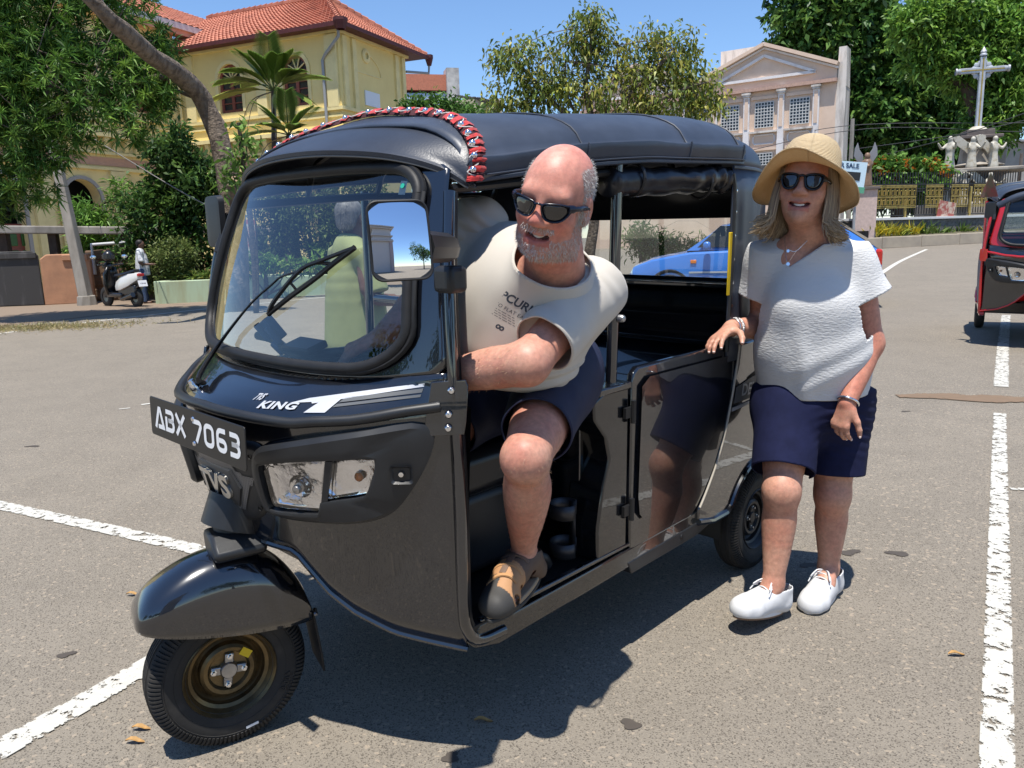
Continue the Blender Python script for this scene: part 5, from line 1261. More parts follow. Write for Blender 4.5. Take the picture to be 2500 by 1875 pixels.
# long drag folds from the armpit across the belly
fo = [(at(1300, 790, 1.85), nrm(A(1, 0, .55)), .05, .010), (at(1250, 880, 1.85), nrm(A(1, 0, .35)), .04, .009), (at(1180, 700, 1.95), nrm(A(.5, 0, .9)), .05, .008)]
def folds(V):
 w = np.zeros(len(V))
 u = (V - LS) @ ld; w += np.where((u > .02) & (u < .25) & (np.linalg.norm(V - LS - np.outer(u, ld), axis=1) < .14), .0 * u, 0)
 h = (V - hem_p) @ hem_n; w += np.where(h > -.07, .004 * np.sin(h * 190 + V[:, 0] * 14), 0); return w
def sleeve(p, q, r0, r1, par, sd):
 d = nrm(q - p); S = SDF(np.minimum(p, q) - .16, np.maximum(p, q) + .16, .0048); cyl_flat(S, p, q + d * .02, r0, r1, .02); S.cap(p - d * .01, p + d * .05, r0 * .98, r0, .03)
 fl = lambda V: .0030 * np.sin(((V - p) @ d) * 115 + 9 * vnoise(V, 9, sd)) * np.clip(vnoise(V, 6, sd + 2) + .35, 0, 1)
 return cloth(S, 'sleeve', M['tshirt'], par, mb0, .0045, 8, np.cross(d, A(0, 0, 1)), None, 2, .003, sd, fl, [([(q, d)], lambda fc: np.ones(len(fc), bool))], .0028)
ts, TV, TF = cloth(S, 't_shirt', M['tshirt'], MAN, mb0, .0085, 8.5, A(.60, .1, .70), None, 2, .0035, 11, folds, clips_t, .0032)
sleeve(LS - ld * .03, sL, .077, .074, ts, 51); sleeve(RS - rd * .03, sR, .078, .078, ts, 52)
bv = bvh_of(TV, TF); M['print'] = mat('shirt_print', (.05, .06, .075), .8)
pc_ = at(1252, 733, 1.83); pu = nrm(at(1300, 752, 1.85) - at(1225, 712, 1.85)); pv_ = nrm(np.cross(A(0, 1, 0), pu) * -1); pv_ = nrm(A(0, 0, 1) - pu * pu[2] + A(.12, 0, 0))
wrap_text('RIPCURL', .029, 'shirt_print', M['print'], ts, mb0, bv, pc_, pu, pv_, .004, bold=.0009, space=1.0)
wrap_text('NO FLAT EAR', .013, 'shirt_print', M['print'], ts, mb0, bv, pc_ - pv_ * .026 + pu * .010, pu, pv_, .004, space=1.1)
for k in range(4):
 wrap_text('- -- --- -- ---- --- --', .010, 'shirt_print', M['print'], ts, mb0, bv, pc_ - pv_ * (.036 + .0055 * k) + pu * (.004 * k - .008), pu, pv_, .004, bold=.0002)
wrap_text('oo', .022, 'shirt_print', M['print'], ts, mb0, bv, pc_ - pv_ * .072 + pu * .012, pu, pv_, .004, bold=.001, space=.75)
# shorts
M['navy_m'] = mat('navy_swim_cloth', (.020, .026, .060), rough=.62, spec=.35, bump=.15, bscale=500, bdist=.0006, var=.2, vscale=7)
S = SDF((-.40, 1.66, .68), (.40, 2.46, 1.06), .0055)
tL = nrm(kneeL - hipL); tR = nrm(kneeR - hipR); hmL = hipL + tL * .285; hmR = hipR + tR * .24
S.ell(hc + A(0, .02, .01), (.185, .17, .125), k=.05); cyl_flat(S, hipL, hmL, .108, .084, .04); cyl_flat(S, hipR, hmR, .112, .092, .04); S.cap(hipL + A(.02, .03, .06), hipR + A(0, .03, .06), .13, .13, .05)
clips_s = [([(hmL - tL * .022, tL)], ball(hmL, .17)), ([(hmR - tR * .022, tR)], ball(hmR, .17))]
sh_o, SV, SF = cloth(S, 'shorts', M['navy_m'], MAN, mb0, .0065, 8, A(0, -.7, -.5), None, 2, .003, 21, None, clips_s, .003)
bv2 = bvh_of(SV, SF); M['print2'] = mat('shorts_print', (.012, .014, .03), .7)
for ch, (u_, w_) in zip('YAK', ((1313, 980), (1334, 997), (1354, 1010))):
 wrap_text(ch, .030, 'shorts_print', M['print2'], sh_o, mb0, bv2, at(u_, w_, 1.9), A(.85, 0, -.40), A(.40, 0, .85), .0042)
# sandal: sole, toe bumper, upper with openings and laces
def foot_sdf(S, he, toe, ank, inf, fx_, sx_):
 S.chain([ank + A(0, 0, -.0), he], [.037 + inf, .033 + inf], .02); S.chain([ank + A(0, 0, -.012), ank * .45 + toe * .55 + A(0, 0, .010), toe - fx_ * .012], [.038 + inf, .037 + inf, .032 + inf], .025)
 S.cap(toe - fx_ * .03 - sx_ * .014, toe + fx_ * .004 - sx_ * .012, .029 + inf, .025 + inf, .02); S.cap(toe - fx_ * .03 + sx_ * .014, toe + fx_ * .012 + sx_ * .012, .029 + inf, .024 + inf, .02)
S = SDF(np.minimum(heL, toeL) - .09, np.maximum(heL, toeL) + A(.09, .09, .16), .003)
foot_sdf(S, heL, toeL, ankL, .0045, fx_, sx_); S.half(A(0, 0, .412), (0, 0, -1)); S.half(ankL + A(0, 0, .012), nrm(A(.0, .25, 1)))
def fl_(c): r = c - heL; return r @ fx_, r @ sx_, c[:, 2] - .405
def cut_sandal(c, n):
 u, s_, z = fl_(c); k = (n[:, 2] > .6) & (z > .075) & (u < .07); k |= (n[:, 2] < -.8)
 for cu, cs, cz, ru, rs, rz in ((.178, -.036, .034, .020, .030, .018), (.205, .034, .032, .014, .026, .016), (.165, .040, .036, .014, .030, .020), (.085, .045, .040, .022, .03, .022), (.085, -.045, .040, .022, .03, .022)):
  k |= ((u - cu) / ru) ** 2 + ((s_ - cs) / rs) ** 2 + ((z - cz) / rz) ** 2 < 1
 return k
sd, DV, DF = cloth(S, 'sandal', mat('sandal_leather', (.2, .12, .07), .65, attr='Col', bump=.2, bscale=260, bdist=.0008), MAN, mb0, .0006, 30, None, cut_sandal, 1, .003, 2)
me = sd.data; v = np.empty(len(me.vertices) * 3); me.vertices.foreach_get('co', v); v = v.reshape(-1, 3) + mb0; u, s_, z = fl_(v)
cc = np.tile(A(.105, .066, .045), (len(v), 1)); cc[(u > .140)] = A(.40, .21, .095); cc[(u > .222 - .03 * (s_ < 0)) | ((u > .19) & (z < .022))] = A(.040, .038, .035); set_col(me, cc)
b = MB(); ln_ = np.linalg.norm((toeL - heL) * A(1, 1, 0)); out = []
for t in np.linspace(0, 2 * math.pi, 40, endpoint=False):
 c_ = math.cos(t); w_ = .034 + .014 * (c_ * .5 + .5); out.append((ln_ / 2 + (ln_ / 2 + .042) * c_, w_ * math.sin(t)))
for z0, z1, gm in ((.397, .408, 0), (.408, .422, 1)):
 b.poly([(p[0], p[1]) for p in out], lambda u, v, w: A(heL[0], heL[1], 0) + fx_ * u * (1 - .01 * gm) + sx_ * v * (1 - .03 * gm) + A(0, 0, w), z0, z1, gm)
b.build('sandal_sole', [mat('sole_dark', (.035, .034, .032), .7), mat('sole_tan', (.30, .23, .15), .7)], MAN, 40, .003, lambda v: v - mb0)
b = MB()
for i in range(5):
 q0 = heL + fx_ * (.085 + .022 * i); zz = .485 - .013 * i; b.tube(spline([q0 + sx_ * .022 + A(0, 0, zz - .43 - .002), q0 + A(0, 0, zz - .43 + .012) + fx_ * .008, q0 - sx_ * .022 + A(0, 0, zz - .43 - .002)], 8), .0022, 5)
b.build('sandal_lace', M['rubber'], sd, 60, 0, lambda v: v - mb0)
bvs = bvh_of(DV, DF)
def strap(u0, u1, s0, s1, w_, m_, th=.004, n=12):
 P_ = []
 for t in np.linspace(0, 1, n):
  q = heL + fx_ * (u0 + (u1 - u0) * t) + sx_ * (s0 + (s1 - s0) * t) + A(0, 0, .12); h = bvs.ray_cast(Vector(q), Vector((0, 0, -1)), .3)
  if h[0] is not None: P_.append(np.array(h[0]) + A(0, 0, .002))
 if len(P_) > 3: b = MB(); b.tube(P_, w_, 6, flat=.35, up=A(0, 0, 1)); b.build('strap', m_, sd, 60, 0, lambda v: v - mb0)
tn = mat('tan_strap', (.46, .25, .11), .65, bump=.2, bscale=300, bdist=.0006); bn = mat('brown_strap', (.15, .095, .065), .7, bump=.2, bscale=300, bdist=.0006)
for a_ in ((.205, .18, -.036, .036, .011, tn), (.165, .15, -.038, .038, .010, tn), (.125, .105, -.036, .036, .012, bn), (.09, .075, -.034, .034, .010, bn), (.19, .10, 0, 0, .010, bn), (.15, .12, -.02, .02, .0035, M['rubber']), (.12, .15, -.02, .02, .0035, M['rubber']), (.12, .09, -.02, .02, .0035, M['rubber']), (.09, .12, -.02, .02, .0035, M['rubber'])): strap(*a_)

# ---- the woman beside the rear door
WB = A(.92, 2.55, 0.0); WOM = empty('person', WB)
tag(WOM, 'smiling woman in straw hat, white blouse and navy shorts beside the black auto rickshaw', 'person')
HW = Fr(at(1967, 462, 2.56), (-.46, -.86, .14), (.20, .16, .96), 1.0)
wLS, wRS = at(2080, 640, 2.61), at(1872, 632, 2.70); wnb = at(1985, 590, 2.64)
wLE, wLW = at(2122, 838, 2.60), at(2068, 985, 2.50)
wRE, wRW = at(1862, 800, 2.78), at(1785, 800, 2.655)
whL, whR = at(2042, 1010, 2.70), at(1925, 1010, 2.66)
wkL, wkR = at(2032, 1205, 2.66), at(1908, 1195, 2.52)
waL, waR = A(1.148, 2.662, .095), A(.884, 2.490, .118)
S = SDF((.44, 2.20, -.01), (1.46, 2.98, 1.64), .0038)
head(S, HW, False)
S.cap(wnb + A(0, .0, -.03), HW.p(0, -.02, -.075), .060, .051, .03)
whc = (whL + whR) / 2; wms = (wLS + wRS) / 2
S.cap(wms + A(0, 0, -.04), wms * .35 + whc * .65, .105, .125, .03, flat=(A(-.2, -1, 0), .75)); S.cap(wLS, wRS, .048, .048, .03); S.ell(wms + A(-.012, -.045, -.055), (.115, .066, .075), k=.04); S.ell(at(1948, 628, 2.645), (.098, .070, .085), k=.03)
S.ell(whc + A(0, 0, .03), (.145, .105, .12), k=.03)
for h_, k_, a_ in ((whL, wkL, waL), (whR, wkR, waR)):
 cf_ = k_ * .66 + a_ * .34; S.chain([h_, h_ * .4 + k_ * .6, k_], [.092, .074, .057], .04)
 S.chain([k_, k_ * .85 + a_ * .15 + A(.003, .006, 0), cf_ + A(.006, .014, 0), k_ * .40 + a_ * .60 + A(.004, .008, 0), k_ * .18 + a_ * .82, a_ + A(0, 0, .01)], [.057, .055, .058, .048, .038, .035], .03); S.ell(k_ + A(-.008, -.022, -.01), (.038, .030, .042), k=.05)
S.cap(waL + A(0, 0, .02), waL + A(-.03, -.05, -.03), .035, .035, .02); S.cap(waR + A(0, 0, .02), waR + A(-.05, -.034, -.040), .035, .030, .02)
S.chain([wLS, wLS * .5 + wLE * .5, wLE], [.058, .055, .044], .03); S.chain([wLE, wLE * .6 + wLW * .4, wLW], [.044, .042, .027], .03)
tpL = hand(S, wLW, A(-.30, -.06, -.95), A(.72, .5, -.1), 1, .93, curl=(24, 32, 22), thumb=(.5, 38))
S.chain([wRS, wRE], [.056, .045], .03); S.chain([wRE, wRE * .6 + wRW * .4, wRW], [.044, .040, .027], .03)
dtop = tuk_w(lean(A(-1.48, .60, .985))); hdir = tuk_w(lean(A(-1.50, .615, .975))) - wRW
tpR = hand(S, wRW, hdir + A(0, 0, -.0), A(-.05, -.35, -1), 1, .97, curl=(8, 16, 14), spread=9, thumb=(.55, 62))
V, F = S.mesh(2); L_ = HW.loc(V); N = vnormals(V, F); hd = np.linalg.norm(L_, axis=1) < .16
cols = np.tile(A(.51, .255, .175) * SK, (len(V), 1)); nz = vnoise(V, 12, 6)[:, None]; cols *= 1 + .13 * nz * A(.5, 1.2, 1.3) + .09 * vnoise(V, 45, 8)[:, None] * A(.3, 1, 1)
arm = (V[:, 2] > .75) & ~hd & (V[:, 0] > 1.05); cols[arm] *= A(1.02, .86, .85)
chk = np.exp(-(((np.abs(L_[:, 0]) - .040) / .020) ** 2 + ((L_[:, 1] - .078) / .03) ** 2 + ((L_[:, 2] + .028) / .022) ** 2)); cols *= 1 - np.outer(np.clip(chk, 0, 1), A(0, .14, .12))
lips = (np.abs(L_[:, 0]) < .033) & (L_[:, 1] > .068) & (L_[:, 2] < -.053) & (L_[:, 2] > -.084) & hd; cols[lips] *= A(.92, .66, .70)
mi_ = slit(L_) & hd; cols[mi_] = A(.10, .03, .03)
np_mesh('body', V - WB, F, M['skin'], WOM, cols)
teeth(HW, WOM, WB, .024)
xw = lambda v: v - WB
M['black_frame'] = mat('black_frame', (.008, .008, .009), rough=.22)
shades(HW, WOM, WB, 4.2, [(.010, .020), (.024, .0265), (.048, .0285), (.063, .024), (.061, .008), (.052, -.012), (.036, -.0195), (.018, -.014), (.011, .004)], .0034, M['black_frame'], M['lens_dark'], .111, .017, .004)
# fingernails
M['nail'] = mat('pale_nail', (.70, .55, .50), .25)
for tp, v_ in tpR[:5]:
 b = MB(); b.ell = None; b.sphere(tp + v_ * .003 + A(0, -.002, .0045), (.0045, .0055, .0028)); b.build('fingernail', M['nail'], WOM, 180, 0, xw)
for tp, v_ in tpL:
 b = MB(); b.sphere(tp + v_ * .002 + A(-.002, -.0055, 0), (.0042, .0025, .0052)); b.build('fingernail', M['nail'], WOM, 180, 0, xw)
# hair
g_ = np.random.default_rng(12); paths = []; pcs = []
for i in range(1500):
 t = g_.uniform(-1, 1); az = t * R(128); sx = math.sin(az); cy = -math.cos(az); r0 = g_.uniform(.92, 1.06)
 p0 = A(.080 * sx * r0, -.014 + .092 * cy * r0, .045 + g_.uniform(-.01, .02)); ln = g_.uniform(.17, .205) - .02 * abs(t); flip = g_.uniform(.0, .022); fwdv = .030 * max(0, abs(t) - .6) * g_.uniform(.3, 1.2)
 side = np.sign(sx) if abs(sx) > .2 else 0
 pp = [p0, p0 + A(.012 * sx, .010 * cy, -.05), p0 + A(.018 * sx, .008 * cy + fwdv * .4, -.10), p0 + A((.016 + flip * .3) * sx, .0 + fwdv, -.15), p0 + A((.020 + flip) * sx, .004 * cy + fwdv * 1.2 - .004, -ln), p0 + A((.026 + flip * 2.2) * sx, .012 * cy + fwdv * 1.2, -ln - .012)]
 pp = np.array(pp) + g_.normal(0, .0022, (6, 3)).cumsum(0) * .8
 paths.append(np.array([HW.p(*q) for q in spline(pp, 9)])); q = g_.random(); pcs.append((A(.50, .38, .23) * (1 - q) + A(.25, .17, .10) * q) * g_.uniform(.75, 1.25))
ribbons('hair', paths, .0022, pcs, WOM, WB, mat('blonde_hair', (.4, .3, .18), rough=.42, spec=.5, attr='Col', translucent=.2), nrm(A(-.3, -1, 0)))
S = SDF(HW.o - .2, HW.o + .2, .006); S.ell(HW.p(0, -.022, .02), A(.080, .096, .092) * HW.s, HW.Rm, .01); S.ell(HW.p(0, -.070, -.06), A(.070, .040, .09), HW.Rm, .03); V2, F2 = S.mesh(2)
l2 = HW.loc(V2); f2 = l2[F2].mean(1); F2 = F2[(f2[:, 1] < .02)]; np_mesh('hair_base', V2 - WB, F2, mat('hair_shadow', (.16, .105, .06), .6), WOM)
# straw hat
def straw():
 m = mat('woven_straw', (.62, .44, .24), rough=.8, spec=.25, translucent=.34); nt = m.node_tree; N_ = nt.nodes.new; L = nt.links.new; b = nt.nodes['Principled BSDF']
 at_ = N_('ShaderNodeAttribute'); at_.attribute_name = 'Col'; sp = N_('ShaderNodeSeparateColor'); L(at_.outputs['Color'], sp.inputs[0])
 cb = N_('ShaderNodeCombineXYZ'); L(sp.outputs[0], cb.inputs[0]); L(sp.outputs[1], cb.inputs[1])
 w1 = N_('ShaderNodeTexWave'); w1.bands_direction = 'Y'; w1.inputs['Scale'].default_value = 15; w1.inputs['Distortion'].default_value = 1.2; w1.inputs['Detail'].default_value = 2; L(cb.outputs[0], w1.inputs['Vector'])
 n1 = N_('ShaderNodeTexNoise'); n1.inputs['Scale'].default_value = 140; n1.inputs['Detail'].default_value = 3; tc = N_('ShaderNodeTexCoord'); L(tc.outputs['Object'], n1.inputs['Vector'])
 mx = N_('ShaderNodeMix'); mx.data_type = 'RGBA'; mx.inputs['A'].default_value = (.90, .74, .48, 1); mx.inputs['B'].default_value = (.58, .40, .21, 1)
 ad = N_('ShaderNodeMath'); ad.operation = 'MULTIPLY'; L(w1.outputs['Fac'], ad.inputs[0]); L(n1.outputs['Fac'], ad.inputs[1]); L(ad.outputs[0], mx.inputs['Factor']); L(mx.outputs['Result'], b.inputs['Base Color'])
 bp = N_('ShaderNodeBump'); bp.inputs['Strength'].default_value = .7; bp.inputs['Distance'].default_value = .003; ad2 = N_('ShaderNodeMath'); ad2.operation = 'ADD'; L(w1.outputs['Fac'], ad2.inputs[0]); L(n1.outputs['Fac'], ad2.inputs[1]); L(ad2.outputs[0], bp.inputs['Height']); L(bp.outputs[0], b.inputs['Normal']); return m
HF = Fr(HW.p(0, -.018, .068), HW.Y + A(.10, .0, .13), HW.Z + A(.02, 0, 0), 1.0); nA = 96; prof = []
rows = []; uvc = []
pr = [(.004, .105), (.03, .103), (.055, .096), (.075, .082), (.088, .060), (.0945, .03), (.097, .0), (.099, -.012), (.108, -.018), (.125, -.022), (.148, -.026), (.172, -.032), (.188, -.036), (.189, -.040)]
for j, (r, z) in enumerate(pr):
 row = []
 for i in range(nA):
  t = 2 * math.pi * i / nA; x, y = math.sin(t), math.cos(t); br = max(0, (r - .099) / .09)
  front = max(0, y) ** 1.5; sd_ = abs(x) ** 2.2; back = max(0, -y)
  dz = br * (.020 * front - .056 * sd_ - .035 * back + .008 * math.sin(3 * t + .6) + .006 * math.sin(5 * t)); rr = r * (1 + br * (-.10 * sd_ + .02 * math.sin(4 * t)))
  if r < .099: rr *= 1 + .012 * math.sin(3 * t + j)
  row.append(HF.p(rr * x * .97, rr * y * 1.08, z + dz))
  uvc.append((t * r * 2.0, j / 14 * 2.0 + 0, 0))
 rows.append(row + row[:1]); uvc.append((2 * math.pi * r * 2.0, j / 14 * 2.0, 0))
b = MB(); b.grid(rows); hat = b.build('straw_hat', straw(), WOM, 180, 0, xw)
set_col(hat.data, np.array(uvc)); md = hat.modifiers.new('thick', 'SOLIDIFY'); md.thickness = .003
# earrings, necklaces, bangles, ring
for sx in (-1, 1):
 b = MB(); c_ = HW.p(sx * .083, -.002, -.062); b.tube([c_ + HW.Z * .013 * math.cos(t) + HW.Y * .011 * math.sin(t) for t in np.linspace(0, 2 * math.pi, 25)], .0022, 6, cap=False); b.build('earring', mat('pale_gold', (.72, .66, .5), .2, metal=1), WOM, 60, 0, xw)
for dz, dx, r in ((0, 0, .0055), (.035, .01, .0045)):
 pts = [at(1918 - dx * 400, 575, 2.575), at(1918, 610, 2.535), at(1923, 640 - dz * 900, 2.515), at(1945, 612, 2.535), at(1985, 572, 2.575)]
 b = MB(); b.tube(spline(pts, 24), .0007, 5); nk = b.build('necklace', M['chrome'], WOM, 60, 0, xw); b = MB(); b.lathe([(0, .002), (r, .002), (r, -.002), (0, -.002)], 14, pts[2] + A(0, -.004, -.006), (-.3, -1, .2)); b.build('pendant', M['chrome'], nk, 40, 0, xw)
def bangle(c, ax, r, th, name, m):
 ax = nrm(ax); u_ = nrm(np.cross(ax, A(0, 1, .2))); v_ = np.cross(ax, u_); b = MB(); b.tube([c + r * (u_ * math.cos(t) + v_ * math.sin(t)) for t in np.linspace(0, 2 * math.pi, 29)], th, 8, cap=False); b.build(name, m, WOM, 60, 0, xw)
bangle(wLW * .97 + wLE * .03 + A(0, 0, .0), wLE - wLW, .034, .0042, 'bangle', M['chrome'])
bangle(wRW * .95 + wRE * .05, wRE - wRW, .031, .003, 'bracelet', M['chrome']); bangle(wRW * .86 + wRE * .14, wRE - wRW, .032, .0055, 'wrist_watch', mat('silver_links', (.55, .55, .56), .3, metal=1, bump=.6, bscale=300))
# blouse
M['blouse'] = mat('white_crinkle_cloth', (.60, .60, .595), rough=.95, spec=.15, sheen=.1, bump=.8, bscale=120, bdist=.003, bstretch=(.55, .55, 1.5))
S = SDF((.60, 2.28, .72), (1.50, 2.98, 1.40), .0052)
S.cap(wms + A(0, 0, -.045), wms * .35 + whc * .65 + A(0, 0, 0), .135, .165, .06, flat=(A(-.2, -1, 0), .86)); S.cap(wLS + A(0, 0, -.005), wnb + A(0, .01, -.025), .060, .066, .05); S.cap(wRS + A(0, 0, -.005), wnb + A(0, .01, -.025), .060, .066, .05); S.ell(wms + A(-.065, -.07, -.155), (.08, .08, .085), k=.09); S.ell(wms + A(.045, -.08, -.16), (.08, .08, .085), k=.09)
S.ell(wms * .45 + whc * .55 + A(-.005, -.015, .0), (.185, .150, .16), k=.07); cyl_flat(S, whc + A(0, 0, .30), whc + A(-.01, -.01, .06), .165, .180, .06, flat=(A(-.2, -1, 0), .82))
wld = nrm(wLE - wLS + A(.06, -.02, .0)); wrd = nrm(wRE - wRS + A(-.05, 0, 0)); wsL = wLS + wld * .150; wsR = wRS + wrd * .15
cyl_flat(S, wLS - wld * .0, wsL, .060, .078, .06); cyl_flat(S, wRS - wrd * .0, wsR, .058, .076, .06)
S.half(whc + A(0, 0, .07), (0, .12, -1)); S.cap(wnb + A(0, .01, -.03), wnb + A(0, .005, .05), .082, .078, .05); fwd_w = nrm(A(-.28, -.96, 0)); sd_w = np.cross(fwd_w, A(0, 0, 1))
vt = at(1928, 655, 2.55)
hemw = whc + A(0, 0, .098); nV1 = nrm(sd_w * -1 + A(0, 0, .28)); nV2 = nrm(sd_w + A(0, 0, 1.45))
clips_b = [([(wsL - wld * .022, wld)], around(wsL, wld, .112, -.06, .1)), ([(wsR - wrd * .022, wrd)], around(wsR, wrd, .105, -.06, .1)), ([(hemw, nrm(A(0, .10, -1)))], lambda fc: fc[:, 2] < hemw[2] + .05),
           ([(wnb + A(0, .0, .012), nrm(A(-.02, -.25, 1)))], ball(wnb + A(0, 0, .05), .15)),
           ([(vt, nV1), (vt, nV2)], lambda fc: ((fc - wnb) @ fwd_w > .0) & (fc[:, 2] > vt[2] - .02) & (np.abs((fc - vt) @ sd_w) < .19) & (fc[:, 2] < wnb[2] + .12))]
def wfold(V):
 w = np.zeros(len(V)); r = V - wms; s_ = r @ sd_w; z = r[:, 2]; f_ = np.clip(-(V[:, 1] - 2.62) / .08, 0, 1)
 w += f_ * .007 * np.exp(-((z + .31 + .5 * (s_ + .06)) / .035) ** 2) * np.clip((.12 - s_) * 8, 0, 1); w += f_ * .008 * np.exp(-((z + .39 + .55 * (s_ + .05)) / .03) ** 2) * np.clip((.10 - s_) * 8, 0, 1); w += f_ * .008 * np.exp(-((s_ - .02 - .10 * (z + .3)) / .025) ** 2) * np.clip((-.18 - z) * 9, 0, 1); return w
bl_o, BV, BF = cloth(S, 'blouse', M['blouse'], WOM, WB, .0045, 8.5, A(.1, 0, 1), None, 2, .003, 31, wfold, clips_b, .0026)
# shorts
M['navy_w'] = mat('navy_linen', (.012, .015, .050), rough=.85, spec=.2, bump=.35, bscale=300, bdist=.001, var=.25, vscale=20)
S = SDF((.66, 2.30, .40), (1.42, 2.98, .94), .0052)
S.ell(whc + A(0, .0, .05), (.185, .155, .14), k=.05); S.cap(whL + A(.0, .05, .0), whR + A(.01, .05, .0), .13, .12, .05)
hwL = whL + (wkL - whL) * .80; hwR = whR + (wkR - whR) * .84
cyl_flat(S, whL + A(0, 0, .06), hwL, .118, .108, .05); cyl_flat(S, whR + A(0, 0, .06), hwR, .112, .102, .05); dL_, dR_ = nrm(hwL - whL), nrm(hwR - whR)
clips_w = [([(hwL - dL_ * .022, dL_)], ball(hwL, .17)), ([(hwR - dR_ * .022, dR_)], ball(hwR, .17))]
def crease(V): return .0013 * np.sin(V[:, 2] * 190 + 5 * np.sin(V[:, 0] * 16)) * np.clip((V[:, 0] - .98) / .1, 0, 1) * np.clip((V[:, 2] - .52) / .1, 0, 1)
cloth(S, 'shorts', M['navy_w'], WOM, WB, .0055, 9, A(0, 0, 1), None, 2, .003, 41, crease, clips_w, .0028)
# white trainers
def trainer(he, toe, ank, tilt, base, parent):
 fx = nrm((toe - he) * A(1, 1, 0)); fz = nrm(toe - he); sx = A(-fx[1], fx[0], 0); up = np.cross(fz, sx) * -1; up = up if up[2] > 0 else -up; ln = np.linalg.norm(toe - he)
 S = SDF(np.minimum(he, toe) - .08, np.maximum(he, toe) + A(.09, .09, .16), .0034); P = lambda u, s_, z: he + fz * u + sx * s_ + up * z
 S.chain([P(.028, 0, .040), P(.075, 0, .040), P(ln * .62, 0, .036), P(ln - .035, 0, .032)], [.040, .041, .045, .036], .03); S.cap(P(.025, 0, .045), P(.035, 0, .090), .038, .042, .02); S.cap(P(.07, 0, .075), P(.14, 0, .050), .040, .034, .02); S.cap(P(ln - .06, .012, .028), P(ln - .03, .008, .028), .038, .034, .02); S.cap(P(ln - .06, -.012, .028), P(ln - .034, -.010, .028), .036, .033, .02)
 S.half(P(0, 0, .012), -up); S.half(P(.03, 0, .098), nrm(up + fz * .10))
 def cut(c, n):
  r = c - he; u = r @ fz; z = r @ up; return (n @ up > .45) & (z > .080) & (u < .088)
 o, V_, F_ = cloth(S, 'trainer', M['shoe'], parent, base, .0008, 30, None, cut, 1, .003, 3)
 out = [(ln / 2 + (ln / 2 + .004) * math.cos(t), (.036 + .012 * (math.cos(t) * .5 + .5)) * math.sin(t)) for t in np.linspace(0, 2 * math.pi, 40, endpoint=False)]
 b = MB(); b.poly(out, lambda u, v, w: P(u, v, w), .004, .027); b.build('shoe_sole', M['shoe_sole'], o, 40, .004, lambda v: v - base)
 b = MB(); b.poly([(x, y * .97) for x, y in out], lambda u, v, w: P(u, v, w), .0, .0045); b.build('shoe_tread', mat('gum_tread', (.22, .13, .075), .8), o, 40, 0, lambda v: v - base)
 b = MB()
 for i in range(5):
  u = .088 + .018 * i; z = .114 - .0085 * i; b.tube(spline([P(u, .026, z - .012), P(u + .006, .010, z), P(u + .004, -.010, z), P(u, -.026, z - .012)], 9), .0026, 5)
 for sg in (1, -1): b.tube(spline([P(.095, 0, .114), P(.115, sg * .020, .118), P(.14, sg * .034, .098), P(.12, sg * .030, .098)], 12), .0026, 5); b.tube(spline([P(.095, 0, .114), P(.125, sg * .030, .104), P(.145, sg * .040, .078)], 10), .0024, 5)
 b.build('shoe_lace', M['shoe'], o, 60, 0, lambda v: v - base)
 b = MB()
 for sg in (1, -1): b.tube(spline([P(.155, sg * .040, .030), P(.16, sg * .034, .055), P(.185, sg * .012, .064)], 8), .0012, 4); b.tube(spline([P(.055, sg * .043, .03), P(.06, sg * .040, .06), P(.075, sg * .034, .08)], 8), .0012, 4)
 b.build('shoe_seam', M['shoe'], o, 60, 0, lambda v: v - base)
M['shoe'] = mat('white_shoe_leather', (.62, .62, .62), .5, bump=.08, bscale=200, bdist=.0005); M['shoe_sole'] = mat('white_rubber', (.70, .70, .69), .6, bump=.2, bscale=120, bdist=.001)
hR = A(.930, 2.525, .016); trainer(hR, hR + nrm(A(-.80, -.54, .20)) * .252, waR, 0, WB, WOM)
hLh = A(1.185, 2.70, .002); trainer(hLh, hLh + nrm(A(-.66, -.73, .0)) * .25, waL, 0, WB, WOM)
# ------------------------------------------------------------------ vegetation
def leaf_mat(name, tr=.35, rough=.45, spec=.4): return mat(name, (.08, .14, .03), rough=rough, spec=spec, attr='Col', translucent=tr)
M['leaf'] = leaf_mat('leaf'); M['leaf_gloss'] = leaf_mat('glossy_leaf', .30, .5, .3)
M['bark'] = mat('grey_bark', (.20, .155, .115), .9, col2=(.085, .062, .045), vscale=9, vdet=8, vlo=.4, vhi=.62, bump=1.0, bscale=16, bdist=.05, vstretch=(1, 1, .45))
M['bark_dark'] = mat('dark_bark', (.085, .065, .05), .9, var=.5, vscale=8, bump=.8, bscale=14, bdist=.04)
M['stem'] = mat('green_stem', (.13, .15, .05), .7, var=.3)
def leaf_mesh(name, P, D, L, W, cols, m, parent, base, g, droop=.25, fold=.0):
 """many leaves: a long rhombus each, bent at the middle"""
 n = len(P); D = D / (np.linalg.norm(D, axis=1)[:, None] + 1e-9); ref = g.normal(0, 1, (n, 3)); ref[:, 2] += 1.2; S_ = np.cross(D, ref); S_ /= np.linalg.norm(S_, axis=1)[:, None] + 1e-9
 L = np.broadcast_to(L, n)[:, None]; W = np.broadcast_to(W, n)[:, None]; N_ = np.cross(S_, D)
 V = np.empty((n, 4, 3)); V[:, 0] = P; mid = P + D * L * .45 + N_ * L * .06; V[:, 1] = mid + S_ * W / 2; V[:, 3] = mid - S_ * W / 2; V[:, 2] = P + D * L - A(0, 0, 1) * L * droop
 return np_mesh(name, V.reshape(-1, 3) - base, np.arange(4 * n).reshape(n, 4), m, parent, np.repeat(cols, 4, 0), 0)
